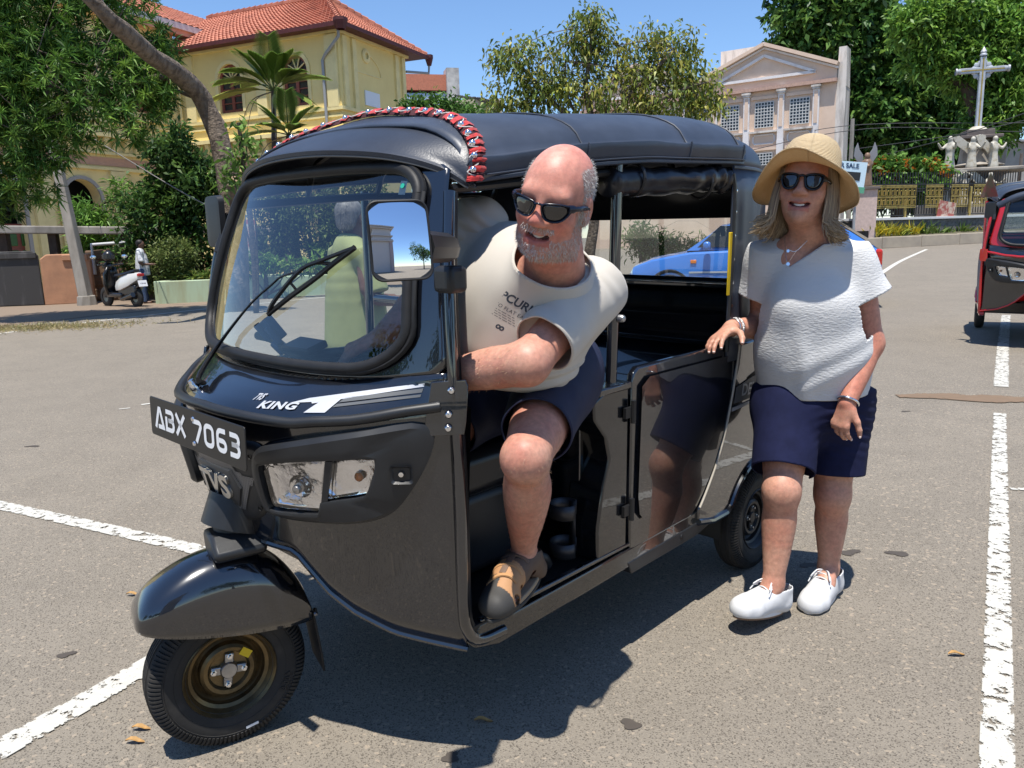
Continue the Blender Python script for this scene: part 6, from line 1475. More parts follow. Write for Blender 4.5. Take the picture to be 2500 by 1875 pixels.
def pal(g, n, cs, jit=.18):
 cs = np.array(cs); i = g.integers(0, len(cs), n); j = g.integers(0, len(cs), n); t = g.random((n, 1)); return (cs[i] * (1 - t) + cs[j] * t) * (1 + g.normal(0, jit, (n, 1))).clip(.4, 1.8)
def clumps(g, blobs, n, shell=.55):
 """points spread through ellipsoid blobs [(centre, radii)], denser to the outside"""
 vol = np.array([np.prod(r) ** (2 / 3) for _, r in blobs]); k = g.choice(len(blobs), n, p=vol / vol.sum()); d = g.normal(0, 1, (n, 3)); d /= np.linalg.norm(d, axis=1)[:, None]; rad = (shell + (1 - shell) * g.random((n, 1))) ; rad = np.where(g.random((n, 1)) < .25, g.random((n, 1)) ** .5, rad)
 c = np.array([b_[0] for b_ in blobs])[k]; r = np.array([b_[1] for b_ in blobs])[k]; return c + d * r * rad, d
def tree(name, label, base, trunk, branches, blobs, ncl, per, L, W, cs, seed, m='leaf', bark='bark', spread=.35, tip_up=.1, group=None, cat='tree', r0=.2, droop=.25, extra=None, shell=.55):
 g = np.random.default_rng(seed); base = np.array(base, float); T = empty(name, base); tag(T, label, cat, group)
 b = MB(); tp = spline(trunk, 28); rr = np.linspace(1, .45, 28) * r0 if np.isscalar(r0) else np.interp(np.linspace(0, 1, 28), np.linspace(0, 1, len(r0)), r0); b.tube(tp, rr, 12)
 tv = np.array(b.v); tv += (vnoise(tv, 3.2, seed) * .16 * np.mean(rr))[:, None] * A(1, 1, .2); b.v = [tuple(q) for q in tv]; b.build('trunk', M[bark], T, 180, 0, lambda v: v - base)
 if branches:
  b = MB()
  for pts, r_ in branches: b.tube(spline(pts, 10), np.linspace(1, .3, 10) * r_, 6)
  b.build('branches', M[bark], T, 180, 0, lambda v: v - base)['kind'] = 'stuff'
 C0, d0 = clumps(g, blobs, ncl, shell); P = np.repeat(C0, per, 0) + g.normal(0, spread * .35, (ncl * per, 3)); D = g.normal(0, 1, (ncl * per, 3)) + np.repeat(d0, per, 0) * .5 + A(0, 0, tip_up)
 if spread < .05: P = np.repeat(C0, per, 0) + g.normal(0, .01, (ncl * per, 3))
 cc = pal(g, ncl, cs); cols = np.repeat(cc, per, 0) * (1 + g.normal(0, .15, (ncl * per, 1))).clip(.5, 1.6)
 leaf_mesh('crown', P, D, L * g.uniform(.7, 1.25, ncl * per), W * g.uniform(.8, 1.2, ncl * per), cols, M[m], T, base, g, droop)
 # twigs into the crown
 b = MB(); top = tp[-1]
 for i in g.choice(ncl, min(60, ncl // 4), replace=False):
  q = C0[i]; s0 = tp[int(g.integers(14, 28))] if not branches else np.array(branches[int(g.integers(0, len(branches)))][0][-1]); mid_ = (q + s0) / 2 + g.normal(0, .12 * np.linalg.norm(q - s0), 3)
  if np.linalg.norm(q - s0) < 3.2: b.tube(spline([s0, mid_, q], 6), np.linspace(1, .3, 6) * .10 * np.mean(rr), 4)
 if b.v: b.build('twigs', M[bark], T, 180, 0, lambda v: v - base)['kind'] = 'stuff'
 return T
GR = [(.045, .105, .020), (.070, .145, .028), (.030, .075, .018), (.11, .19, .04)]
# leaning tree on the left, foliage in long-leaved tufts
Yt = 16.5
tb = A(*on_ground(575, 760)[:2], 0); tb = A(at(578, 700, Yt)[0], Yt, 0)
tr_pts = [tb, at(572, 560, Yt), at(560, 450, Yt), at(535, 340, Yt), at(497, 245, Yt), at(440, 185, Yt - .6), at(375, 140, Yt - 1.6), at(300, 75, Yt - 2.8), at(230, 8, Yt - 3.4), at(150, -90, Yt - 3.6)]
bl = []
for u, w, ru, rw, dy in [(60, 60, 150, 110, -1), (230, 90, 150, 90, -.5), (110, 200, 170, 90, -1.2), (270, 200, 130, 70, -.8), (190, 290, 160, 60, -1.4), (40, 330, 90, 110, -1.4), (330, 250, 90, 70, -.6), (60, 450, 80, 60, -1.3), (130, 360, 100, 50, -1.3), (390, 120, 60, 50, 0), (400, 190, 40, 50, -.2), (0, 180, 120, 120, -1), (130, -60, 260, 90, -.6), (320, 0, 60, 50, .2), (380, 235, 40, 45, -.3), (-120, 120, 140, 260, -1), (-60, 470, 110, 80, -1.2), (330, 330, 35, 22, -.8)]:
 c = at(u, w, Yt + dy); k = np.linalg.norm(c - A(0, 0, CAM_H)) / 1950.; bl.append((c, A(ru * k, min(ru, rw) * k * .9, rw * k)))
br = [([at(440, 185, Yt), at(330, 200, Yt - .8), at(200, 250, Yt - 1.3)], .10), ([at(375, 150, Yt), at(250, 130, Yt - .5), at(90, 120, Yt - 1)], .10), ([at(300, 80, Yt), at(150, 180, Yt - 1), at(60, 330, Yt - 1.4)], .09), ([at(497, 245, Yt), at(430, 220, Yt), at(390, 190, Yt)], .05), ([at(230, 10, Yt), at(120, 60, Yt - .5), at(0, 200, Yt - 1)], .08)]
t = tree('leaning_tree', 'big tree with a dark leaning trunk and tufts of long leaves before the yellow building', tb, tr_pts, br, bl, 2000, 22, .22, .030, [(0.072, 0.162, 0.029), (0.116, 0.230, 0.039), (0.043, 0.108, 0.023), (0.189, 0.311, 0.052)], 5, m='leaf_gloss', spread=.02, tip_up=.25, r0=[.26, .24, .22, .20, .185, .17, .15, .12, .10], droop=.12, shell=.35)
b = MB(); sp = at(570, 448, Yt - .25); b.tube([at(577, 520, Yt), sp], [.17, .15], 12); b.build('branch_stub', M['bark'], t, 60, 0, lambda v: v - tb)
b = MB(); b.lathe([(0, .012), (.145, .008), (.15, 0)], 14, sp, (-.25, -1, .2)); b.build('sawn_face', mat('sawn_wood', (.42, .30, .19), .8, var=.3, vscale=30), t, 60, 0, lambda v: v - tb)
# tall evergreen shrub behind the planter, and lower bushes
def shrub(label, blobs_px, Y, ncl, per, L, W, cs, seed, group=None, name='shrub', m='leaf_gloss', flowers=None, spread=.22, cat='shrub', shell=.45, tip=.2):
 bl = []
 for u, w, ru, rw, dy in blobs_px:
  c = at(u, w, Y + dy); k = np.linalg.norm(c - A(0, 0, CAM_H)) / 1950.; bl.append((c, A(ru * k, min(ru, rw) * k * .8, rw * k)))
 zb = min(c[2] - r[2] for c, r in bl); c0 = bl[0][0]; gz = float(ground_z(c0[0], c0[1])); base = A(c0[0], c0[1], gz); top = max(bl, key=lambda q: q[0][2])[0]
 T = tree(name, label, base, [base, base * .6 + c0 * .4 + A(.05, 0, 0), c0, top], [([base + A(.05, 0, .1), (base + c) / 2 + A(.1, 0, 0), c], .03) for c, r in bl], bl, ncl, per, L, W, cs, seed, m=m, bark='bark_dark', spread=spread, tip_up=tip, r0=.06, cat=cat, group=group, droop=.15, shell=shell)
 if flowers:
  g = np.random.default_rng(seed + 50); P, d = clumps(g, bl, flowers[0], .9); P = P[d[:, 2] > -.1]; n = len(P); P = np.repeat(P, 6, 0) + g.normal(0, .05, (n * 6, 3)); leaf_mesh('blossom', P, g.normal(0, 1, P.shape) + A(0, 0, 1), flowers[1], flowers[1] * .6, pal(g, len(P), flowers[2]), M['leaf'], T, base, g)
 return T
DK = [(0.042, 0.098, 0.024), (0.068, 0.140, 0.030), (0.027, 0.067, 0.019), (0.112, 0.196, 0.041)]
shrub('tall dark glossy-leaved shrub growing behind the pale green planter', [(420, 390, 60, 70, 0), (450, 460, 90, 80, 0), (400, 520, 100, 80, 0), (480, 560, 90, 100, .2), (380, 620, 90, 70, .2), (500, 430, 50, 60, 0), (345, 510, 35, 50, 0), (545, 500, 40, 90, 0), (430, 660, 120, 40, .2), (425, 335, 30, 40, 0), ], 21.2, 780, 15, .21, .075, DK, 11, spread=.34)
shrub('feathery bright green bush against the dark archway', [(215, 530, 45, 35, 0), (240, 570, 60, 35, 0), (285, 480, 25, 35, .2), (190, 620, 50, 22, .3), (260, 625, 70, 28, .3)], 22.8, 240, 15, .26, .045, [(0.135, 0.280, 0.041), (0.090, 0.196, 0.034), (0.210, 0.364, 0.068)], 12, spread=.3)
shrub('fine-leaved bush overhanging the wall behind the scooter', [(390, 645, 60, 36, -.3), (430, 620, 55, 36, -.3), (370, 690, 35, 18, -.5)], 20.6, 240, 14, .12, .04, [(0.150, 0.196, 0.054), (0.210, 0.252, 0.081), (0.090, 0.140, 0.041)], 13, spread=.25)
shrub('young leafy shoots beside the leaning trunk', [(585, 320, 28, 32, 0), (590, 380, 30, 30, 0), (570, 430, 25, 30, 0), (600, 350, 20, 30, 0)], 15.8, 40, 6, .20, .075, [(.14, .25, .05), (.09, .18, .03), (.2, .3, .08)], 14, spread=.3)
# bushes seen through the windscreen
shrub('grey-green creeper-covered bush by the yellow building wall', [(760, 530, 80, 70, 0), (700, 480, 60, 80, 0), (830, 480, 60, 80, .3), (680, 590, 70, 40, 0), (800, 610, 90, 40, 0), (650, 520, 40, 60, 0), (900, 470, 50, 70, .3), (960, 560, 60, 60, .3)], 22.5, 700, 14, .15, .05, [(.07, .11, .035), (.11, .15, .05), (.045, .075, .025), (.15, .18, .05)], 15, spread=.34)
shrub('low bright green plants along the planter soil', [(640, 640, 40, 16, -.4), (700, 648, 50, 14, -.4), (590, 650, 40, 14, -.4), (760, 650, 40, 14, -.4)], 20.4, 90, 12, .22, .05, [(.14, .26, .05), (.10, .2, .04), (.2, .3, .07)], 16, spread=.15)
for k, (u, w) in enumerate([(440, 668), (475, 662), (505, 668)]):
 g = np.random.default_rng(60 + k); c = at(u, w, 20.3); base = A(c[0], c[1], .45); T = empty('bedding_plant', base); tag(T, ['yellow-green rosette plant at the left end of the planter', 'small fern-like plant in the middle of the planter', 'yellowish plant in the planter nearest the auto rickshaw mirror'][k], 'plant', 'plants in the green planter')
 n = 60; D = g.normal(0, 1, (n, 3)); D[:, 2] = np.abs(D[:, 2]) + .3; leaf_mesh('foliage', np.tile(base + A(0, 0, .12), (n, 1)) + g.normal(0, .06, (n, 3)), D, .38, .05, pal(g, n, [(.2, .28, .06), (.12, .22, .05), (.3, .32, .08)]), M['leaf'], T, base, g, .3)
 b = MB(); b.tube([base, base + A(0, 0, .15)], .02, 6); b.build('stem', M['stem'], T, 60, 0, lambda v: v - base)
# palms
def frond(b, P0, d, ln, drop, nl, g, V, F, Cc, col, wl):
 d = nrm(d); sp = []
 for t in np.linspace(0, 1, 12): sp.append(P0 + d * ln * t + A(0, 0, -drop * ln * t * t))
 b.tube(sp, np.linspace(.022, .006, 12), 5); sp = np.array(sp)
 for i in np.linspace(.18, .99, nl):
  k = i * 11; j = int(min(k, 10)); q = sp[j] + (sp[j + 1] - sp[j]) * (k - j); tn = nrm(sp[j + 1] - sp[j]); sd = np.cross(tn, A(0, 0, 1)); sd = nrm(sd + A(.01, 0, 0)) if np.linalg.norm(sd) > .25 else nrm(np.cross(tn, A(0, 1, 0)));
  for sg in (-1, 1):
   dd = nrm(sd * sg * .75 + tn * .75 + A(0, 0, .15 - .35 * i)); l_ = wl * (1 - abs(i - .45) * .8); w_ = np.cross(dd, A(0, 0, 1)); w_ = nrm(w_) * .042; o = len(V); V += [q - w_ * .5, q + w_ * .5, q + dd * l_ * .6 + w_ * .8 + A(0, 0, -.02), q + dd * l_ + A(0, 0, -.12 * l_), q + dd * l_ * .6 - w_ * .8 + A(0, 0, -.02)]; F += [(o, o + 1, o + 2, o + 4), (o + 4, o + 2, o + 3, o + 3)]; Cc += [col * (1 + .1 * g.normal())] * 5
def palm(label, base, trunk_top, fronds, seed, dead=3):
 g = np.random.default_rng(seed); T = empty('palm_tree', base); tag(T, label, 'palm tree', 'palms by the yellow building'); xf = lambda v: v - base
 b = MB(); b.tube(spline([base, (base + trunk_top) / 2 + A(.05, 0, 0), trunk_top], 16), np.linspace(.11, .085, 16), 10); b.build('trunk', M['bark_dark'], T, 60, 0, xf)
 for d, ln, drop, yl in fronds:
  V, F, Cc = [], [], []; b = MB(); frond(b, trunk_top, np.array(d, float), ln, drop, 44, g, V, F, Cc, A(.13, .24, .045) * (1 - yl) + A(.42, .40, .07) * yl, .55 * ln / 1.4); b.build('frond_rib', M['stem'], T, 180, 0, xf)
  fm = [f for f in F]; me = bpy.data.meshes.new('frond'); me.from_pydata([tuple(q - base) for q in V], [], [f if f[2] != f[3] else f[:3] for f in fm]); set_col(me, np.array(Cc)); finish(me, 'frond', M['leaf'], T, 0, recalc=False)
 for i in range(dead):
  b = MB(); t0 = g.uniform(-.5, .5); b.tube(spline([trunk_top, trunk_top + A(-.35 + t0, -.1, -.35), trunk_top + A(-.62 + t0 * 1.4, -.1, -1.3 - .3 * g.random())], 10), np.linspace(.05, .015, 10), 5, flat=.4); b.build('dead_frond', mat('dead_frond', (.30, .25, .19), .9, var=.3), T, 60, 0, xf)
Yp = 27.
pb = A(at(665, 690, Yp)[0], Yp, 0); pt_ = at(668, 222, Yp)
fr = [((-.9, -.2, .55), 2.0, .35, .25), ((-.55, -.3, .95), 1.9, .22, .15), ((.05, -.3, 1.2), 1.9, .12, .1), ((.5, -.2, .95), 1.8, .25, .2), ((.95, -.2, .55), 2.0, .30, .25), ((-.98, -.3, .12), 2.1, .25, .75), ((.9, -.4, .1), 1.5, .4, .3), ((-.3, .5, .9), 1.7, .2, .2), ((.3, .6, .8), 1.7, .25, .2), ((-.7, .4, .5), 1.8, .3, .3), ((-.35, -.5, 1.1), 1.8, .3, .05), ((.3, -.5, 1.1), 1.7, .3, .1), ((.75, -.5, .8), 1.7, .35, .15), ((-.75, -.5, .8), 1.9, .35, .2)]
palm('palm with yellowing fronds in front of the arched upper windows', pb, pt_, fr, 3, 4)
pb2 = A(at(700, 690, Yp - 1)[0], Yp - 1, 0); pt2 = at(705, 330, Yp - 1)
palm('shorter bright green palm below the arched windows', pb2, pt2, [((-.6, -.3, .9), 1.6, .2, .1), ((.1, -.4, 1.1), 1.6, .15, 0), ((.7, -.3, .8), 1.5, .2, .1), ((-.9, -.2, .3), 1.6, .3, .1), ((.95, -.2, .25), 1.4, .3, .2), ((.4, -.6, .4), 1.3, .3, .1), ((-.3, -.6, .4), 1.3, .3, .1)], 4, 2)
pb3 = A(at(800, 690, 23)[0], 23, 0); palm('small feathery palm seen through the windscreen', pb3, at(745, 590, 23), [((-.6, -.4, .7), 1.3, .2, .1), ((.2, -.4, 1.0), 1.3, .2, .1), ((.8, -.3, .5), 1.2, .3, .1), ((-.9, -.2, .1), 1.2, .35, .1), ((.5, -.6, .1), 1.2, .35, .1)], 6, 0)
# light yellow-green tree behind the canopy
Ym = 22.; mbs = A(at(1430, 690, Ym)[0], Ym, float(ground_z(at(1430, 690, Ym)[0], Ym)))
bl = []
for u, w, ru, rw, dy in [(1440, 75, 60, 50, 0), (1400, 130, 70, 45, 0), (1500, 130, 80, 45, .2), (1300, 130, 70, 40, 0), (1250, 160, 60, 40, 0), (1340, 210, 100, 50, 0), (1250, 240, 70, 45, 0), (1440, 220, 100, 60, 0), (1560, 190, 80, 50, .2), (1640, 160, 70, 50, .4), (1700, 200, 60, 50, .4), (1600, 260, 120, 50, .2), (1720, 250, 50, 45, .4), (1480, 290, 160, 40, 0), (1300, 290, 90, 35, 0), (1680, 110, 30, 40, .4), (1600, 100, 40, 40, .3), (1220, 130, 25, 30, 0), (1445, 40, 35, 25, 0)]:
 c = at(u, w, Ym + dy); k = np.linalg.norm(c - A(0, 0, CAM_H)) / 1950.; bl.append((c, A(ru * k, min(ru, rw) * k * 1.1, rw * k)))
f0 = at(1460, 330, Ym)
br = [([f0, at(1430, 230, Ym), at(1440, 140, Ym), at(1445, 60, Ym)], .09), ([f0, at(1360, 260, Ym), at(1290, 180, Ym), at(1245, 140, Ym)], .08), ([f0, at(1530, 240, Ym), at(1600, 170, Ym), at(1650, 120, Ym)], .08), ([f0, at(1560, 270, Ym), at(1660, 220, Ym), at(1730, 200, Ym)], .08), ([f0, at(1390, 250, Ym), at(1380, 150, Ym)], .06), ([f0, at(1500, 200, Ym), at(1510, 110, Ym)], .06), ([f0, at(1350, 290, Ym), at(1260, 260, Ym)], .06)]
tree('airy_tree', 'airy yellow-green tree rising behind the canopy of the black auto rickshaw', mbs, [mbs, mbs * .5 + f0 * .5 + A(.1, 0, 0), f0], br, bl, 1000, 9, .17, .070, [(.20, .25, .05), (.30, .32, .06), (.13, .19, .04), (.38, .34, .07), (.10, .15, .035)], 21, spread=.42, r0=.17, droop=.45, shell=.35, tip_up=-.4)
shrub('dense rounded green tree between the yellow building and the yellow-green tree', [(1060, 262, 70, 24, 0), (1010, 262, 35, 18, 0), (1110, 268, 50, 22, 0), (1060, 300, 90, 40, 0), (1180, 280, 60, 14, -1), (1080, 340, 110, 60, 0)], 30, 420, 16, .22, .09, [(.09, .19, .035), (.06, .14, .03), (.13, .24, .05)], 22, spread=.4, cat='tree', name='round_tree')
shrub('flowering hedge glimpsed through the far side of the driver cab', [(1150, 520, 60, 60, 0), (1190, 590, 60, 60, 0), (1110, 600, 60, 60, 0), (1080, 520, 50, 60, 0)], 17, 260, 14, .15, .05, [(.09, .12, .03), (.15, .17, .05), (.05, .08, .02)], 23, flowers=(40, .09, [(.5, .03, .08), (.6, .08, .15)]), spread=.3, name='hedge', cat='hedge')
shrub('weedy bushes behind the blue car, seen in the back window', [(1560, 590, 40, 40, 0), (1610, 600, 50, 30, 0), (1680, 610, 70, 25, 0), (1760, 610, 60, 20, 0)], 24, 220, 14, .22, .05, [(.09, .16, .035), (.14, .2, .05), (.05, .10, .02)], 24, spread=.35, name='bush', cat='bush')
# big trees on the right
def big(label, blobs_px, Y, ncl, per, L, W, cs, seed, trunk_px, **kw):
 bl = []
 for u, w, ru, rw, dy in blobs_px:
  c = at(u, w, Y + dy); k = np.linalg.norm(c - A(0, 0, CAM_H)) / 1950.; bl.append((c, A(ru * k, min(ru, rw) * k * 1.0, rw * k)))
 tp = [at(u, w, Y) for u, w in trunk_px]; base = A(tp[0][0], Y, float(ground_z(tp[0][0], Y))); br = [([tp[-2], (tp[-1] + c) / 2, c], .16) for c, r in bl[::2]]
 return tree('shade_tree', label, base, [base] + tp[1:], br, bl, ncl, per, L, W, cs, seed, r0=.55, spread=kw.pop('spread', .75), bark='bark_dark', **kw)
big('huge dark green shade tree towering behind the cross monument', [(1960, 40, 80, 60, 0), (2060, 30, 100, 60, 0), (1930, 110, 60, 40, 0), (2030, 110, 90, 50, 0), (2130, 60, 90, 70, 1), (2120, 150, 90, 50, 0), (2200, 110, 90, 60, 0), (2060, 190, 60, 40, 0), (2160, 230, 110, 60, 0), (2130, 300, 90, 60, 0), (2230, 330, 120, 60, 0), (2250, 210, 80, 70, 0), (2340, 260, 90, 70, 0), (2120, 360, 80, 50, 1), (2240, 410, 110, 50, 1), (2330, 350, 90, 60, 0), (2080, 420, 40, 40, 1), (2000, -30, 120, 50, 0), (2160, 440, 90, 60, 1), (2260, 470, 90, 40, 1), (2340, 440, 80, 50, 1), (2110, 480, 60, 40, 1), (2420, 400, 80, 60, 1)], 66, 2600, 15, .70, .34, [(0.060, 0.139, 0.031), (0.102, 0.209, 0.042), (0.037, 0.093, 0.025), (0.170, 0.295, 0.056)], 31, [(2200, 590), (2190, 440), (2160, 300), (2120, 180), (2060, 60)], shell=.4)
big('lighter feathery-crowned tree spreading over the top right corner', [(2280, 40, 90, 50, 0), (2380, 40, 100, 60, 0), (2480, 60, 90, 70, 0), (2300, 110, 80, 45, 0), (2420, 150, 110, 70, 0), (2500, 200, 80, 90, 0), (2340, 170, 60, 40, 0), (2460, 270, 90, 60, 0), (2240, 60, 70, 40, 0), (2560, 120, 90, 120, 0), (2260, 160, 60, 30, 0), (2400, 330, 60, 40, 0)], 50, 1900, 16, .46, .17, [(0.128, 0.264, 0.042), (0.187, 0.341, 0.056), (0.068, 0.155, 0.031), (0.255, 0.419, 0.070)], 32, [(2420, 590), (2400, 400), (2380, 260), (2330, 180), (2290, 80)], shell=.4)
shrub('orange-blossomed flamboyant bush behind the black iron fence', [(2180, 420, 110, 30, 0), (2120, 440, 70, 40, 0), (2230, 440, 80, 35, 0), (2180, 465, 120, 25, 0), (2270, 420, 40, 25, 0)], 44.5, 420, 14, .45, .17, [(0.102, 0.217, 0.035), (0.153, 0.279, 0.049), (0.068, 0.139, 0.028)], 33, flowers=(170, .34, [(.62, .22, .03), (.55, .30, .04), (.5, .12, .03)]), spread=.6)
for k, (u, w, ru) in enumerate([(2115, 400, 40), (2210, 395, 50), (2160, 330, 50)]): pass
# strap-leaved plants on the far kerb bed
yl = [(.55, .42, .03), (.45, .40, .05), (.30, .33, .05)]; gn = [(.12, .20, .04), (.2, .26, .06), (.08, .13, .03)]
for k, (u, yel, hgt) in enumerate([(2118, 1, .9), (2132, 1, 1.0), (2148, 1, 1.1), (2168, 1, 1.0), (2190, .7, .9), (2206, .4, .7), (2230, 1, 1.1), (2262, .2, 1.2), (2285, .1, .8), (2310, .1, .7), (2345, .3, 1.1), (2362, .4, 1.0), (2395, .8, .9), (2420, .6, .9), (2470, .5, .9)]):
 g = np.random.default_rng(90 + k); c = at(u, 565, 40.0 + (u - 2260) * .012); base = A(c[0], c[1], c[2] - .25); T = empty('border_plant', base)
 names = ['leftmost yellow strap-leaved plant on the far kerb bed, beside the blue car', 'second yellow strap-leaved plant on the far kerb bed', 'third yellow strap-leaved plant on the far kerb bed', 'fourth yellow strap-leaved plant on the far kerb bed', 'yellow and green plant left of the bare gap in the kerb bed', 'short greenish plant in the far kerb bed', 'bright yellow plant standing alone in the far kerb bed', 'tall green tufted plant below the gold fence panels', 'grey-green bushy plant below the gold fence panels', 'low grey-green plant left of the poster', 'bushy green-yellow plant below the poster', 'second bushy plant right of the poster', 'yellow plant beside the red auto rickshaw', 'plant behind the red auto rickshaw mirror', 'rightmost plant of the far kerb bed']
 tag(T, names[k], 'plant', 'plants on the far kerb bed'); n = 46; D = g.normal(0, .6, (n, 3)); D[:, 2] = np.abs(D[:, 2]) + .75; cs = yl if g.random() < yel else gn
 leaf_mesh('foliage', np.tile(base, (n, 1)) + g.normal(0, .12, (n, 3)) * A(1, 1, .2), D, hgt * g.uniform(.6, 1.1, n), .085, pal(g, n, yl if yel > .65 else gn), M['leaf'], T, base, g, .2)
 b = MB(); b.tube([base - A(0, 0, .1), base + A(0, 0, .2)], .04, 6); b.build('stem', M['stem'], T, 60, 0, lambda v: v - base)
# dry grass tuft and litter on the left verge
g = np.random.default_rng(5); n = 2600; c = on_ground(90, 800); P = np.stack([g.normal(c[0], .9, n), g.normal(c[1] - .1, .35, n), np.zeros(n)], 1); P[:, 2] = ground_z(P[:, 0], P[:, 1]); D = g.normal(0, .8, (n, 3)); D[:, 2] = np.abs(D[:, 2]) * .5 + .1
tag(leaf_mesh('dry_grass', P, D, .10, .012, pal(g, n, [(.42, .33, .17), (.3, .24, .12), (.22, .22, .08)]), M['leaf'], None, A(0, 0, 0), g, 0), kind='stuff')
for k, (u, w, lab) in enumerate([(325, 1455, 'curled tan leaf on the asphalt left of the front mudguard'), (2335, 1602, 'tan fallen leaf on the asphalt near the right road line'), (345, 1783, 'small dry leaf on the road near the front tyre'), (1180, 1765, 'tiny brown leaf on the asphalt below the black auto rickshaw'), (330, 1815, 'pale crumpled leaf at the lower left of the road')]):
 c = on_ground(u, w); T = MB(); T.grid([[c + A(-.026 + .013 * i, (-.009 + .006 * j) * math.sin(math.pi * (i + .4) / 4.8), .006 + .006 * math.sin(i * 1.2) + .004 * abs(j - 1.5)) for j in range(4)] for i in range(5)]); o = T.build('fallen_leaf', mat('dry_leaf', (.42, .24, .08), .7, var=.3, vscale=60), smooth=180, xf=lambda v: v - c); o.location = c; tag(o, lab, 'leaf', 'fallen leaves on the road')
# ------------------------------------------------------------------ buildings
M['yel'] = mat('yellow_plaster', (.84, .68, .30), .9, spec=.2, col2=(.76, .60, .26), vscale=.5, vdet=8, bump=.15, bscale=25, bdist=.01)
M['yel2'] = mat('yellow_plaster_stained', (.84, .68, .32), .9, spec=.2, col2=(.56, .45, .25), vscale=1.1, vdet=9, vlo=.48, vhi=.78, bump=.15, bscale=25, bdist=.01)
M['yeltrim'] = mat('cream_moulding', (.86, .72, .36), .85, spec=.2, var=.15, vscale=2)
M['pinkband'] = mat('pink_frieze', (.62, .36, .24), .9, var=.15, vscale=2)
M['tile'] = mat('terracotta_tile', (.50, .205, .135), .85, spec=.25, col2=(.30, .115, .08), vscale=2.2, vdet=9, vlo=.42, vhi=.72, bump=.2, bscale=30, bdist=.01)
M['maroonwood'] = mat('maroon_fascia', (.10, .022, .022), .6, var=.3, vscale=4)
M['redwood'] = mat('red_brown_frame', (.26, .075, .05), .55, var=.2, vscale=6)
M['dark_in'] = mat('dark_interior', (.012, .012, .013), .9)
M['pane'] = mat('window_pane', (.02, .025, .03), .08, spec=.6)
M['pvc'] = mat('grey_pipe', (.30, .31, .32), .5)
XR = rot_euler(0, 0, R(-23.5))
YB = empty('yellow_building', (-6.787, 34, 0), R(-23.5)); tag(YB, 'two-storey yellow colonial building with red tiled hip roof and arched windows', 'building')
def yb(mb, name, m, smooth=30, bevel=0, parent=None): return mb.build(name, m, parent or YB, smooth, bevel)
def wall_with_holes(x0, x1, z0, z1, holes, fn, d=.35):
 """wall panel; holes are arched openings (xc, w, zb, zs) with sill zb and spring zs"""
 b = MB(); hs = sorted(holes); xs = [x0]
 for xc, w, zb, zs in hs: xs += [xc - w / 2, xc + w / 2]
 xs.append(x1); fl = lambda u, v: fn(u, v, 0)
 def q(a, c, e, f): b.add([fl(a, e), fl(c, e), fl(c, f), fl(a, f)], [(0, 1, 2, 3)])
 for i in range(0, len(xs), 2): q(xs[i], xs[i + 1], z0, z1)
 for xc, w, zb, zs in hs:
  if zb > z0: q(xc - w / 2, xc + w / 2, z0, zb)
  n = 12; arc = [(xc - w / 2 * math.cos(t), zs + w / 2 * math.sin(t)) for t in np.linspace(0, math.pi, n)]
  for i in range(n - 1): b.add([fl(*arc[i]), fl(*arc[i + 1]), fl(arc[i + 1][0], z1), fl(arc[i][0], z1)], [(0, 1, 2, 3)])
  pts = [(xc - w / 2, zb)] + arc + [(xc + w / 2, zb)]
  for i in range(len(pts)):
   p, r = pts[i], pts[(i + 1) % len(pts)]; b.add([fn(*p, 0), fn(*r, 0), fn(*r, d), fn(*p, d)], [(0, 1, 2, 3)])
 return b
fm = lambda u, v, w: A(u, w, v)                # main face, y = 0, depth inwards
fg = lambda u, v, w: A(-w, u, v)               # gable face, x = 0
fwg = lambda u, v, w: A(-9 - w, u, v)          # side of the wing, x = -9
wins = [(-5.9, 1.32, 7.35, 8.75), (-2.3, 1.32, 7.30, 8.72)]
yb(wall_with_holes(-9, 0, 6.2, 10.35, wins, fm), 'wall', M['yel'])
yb(wall_with_holes(-9, 0, 0, 6.2, [(-6.6, 1.7, .3, 3.4), (-3.6, 1.7, .3, 3.4), (-1.2, 1.5, .3, 3.4)], fm), 'wall', M['yel2'])
yb(wall_with_holes(0, 5.4, 0, 10.35, [], fg), 'wall', M['yel'])
b = MB(); b.add([A(-9, 5.4, 0), A(0, 5.4, 0), A(0, 5.4, 10.35), A(-9, 5.4, 10.35)], [(0, 1, 2, 3)]); yb(b, 'wall', M['yel'])
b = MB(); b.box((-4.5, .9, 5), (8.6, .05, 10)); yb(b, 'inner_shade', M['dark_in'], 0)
wa_ = [(-5.66, 1.7, .2, 3.45), (-9.1, 1.75, .2, 3.45), (-12.4, 1.75, .2, 3.45)]
yb(wall_with_holes(-16, 0, 0, 6.0, wa_, fwg, .5), 'wall', M['yel2'])
yb(wall_with_holes(-16, 0, 6.0, 11.5, [(-2.1, 1.4, 7.35, 8.3), (-5.6, 1.4, 7.35, 8.3), (-9.2, 1.4, 7.35, 8.3)], fwg), 'wall', M['yel2'])
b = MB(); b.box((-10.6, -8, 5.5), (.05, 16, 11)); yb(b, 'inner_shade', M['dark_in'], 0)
b = MB(); b.add([A(-9, -16, 0), A(-22, -16, 0), A(-22, -16, 11.5), A(-9, -16, 11.5)], [(0, 1, 2, 3)]); yb(b, 'wall', M['yel2'])
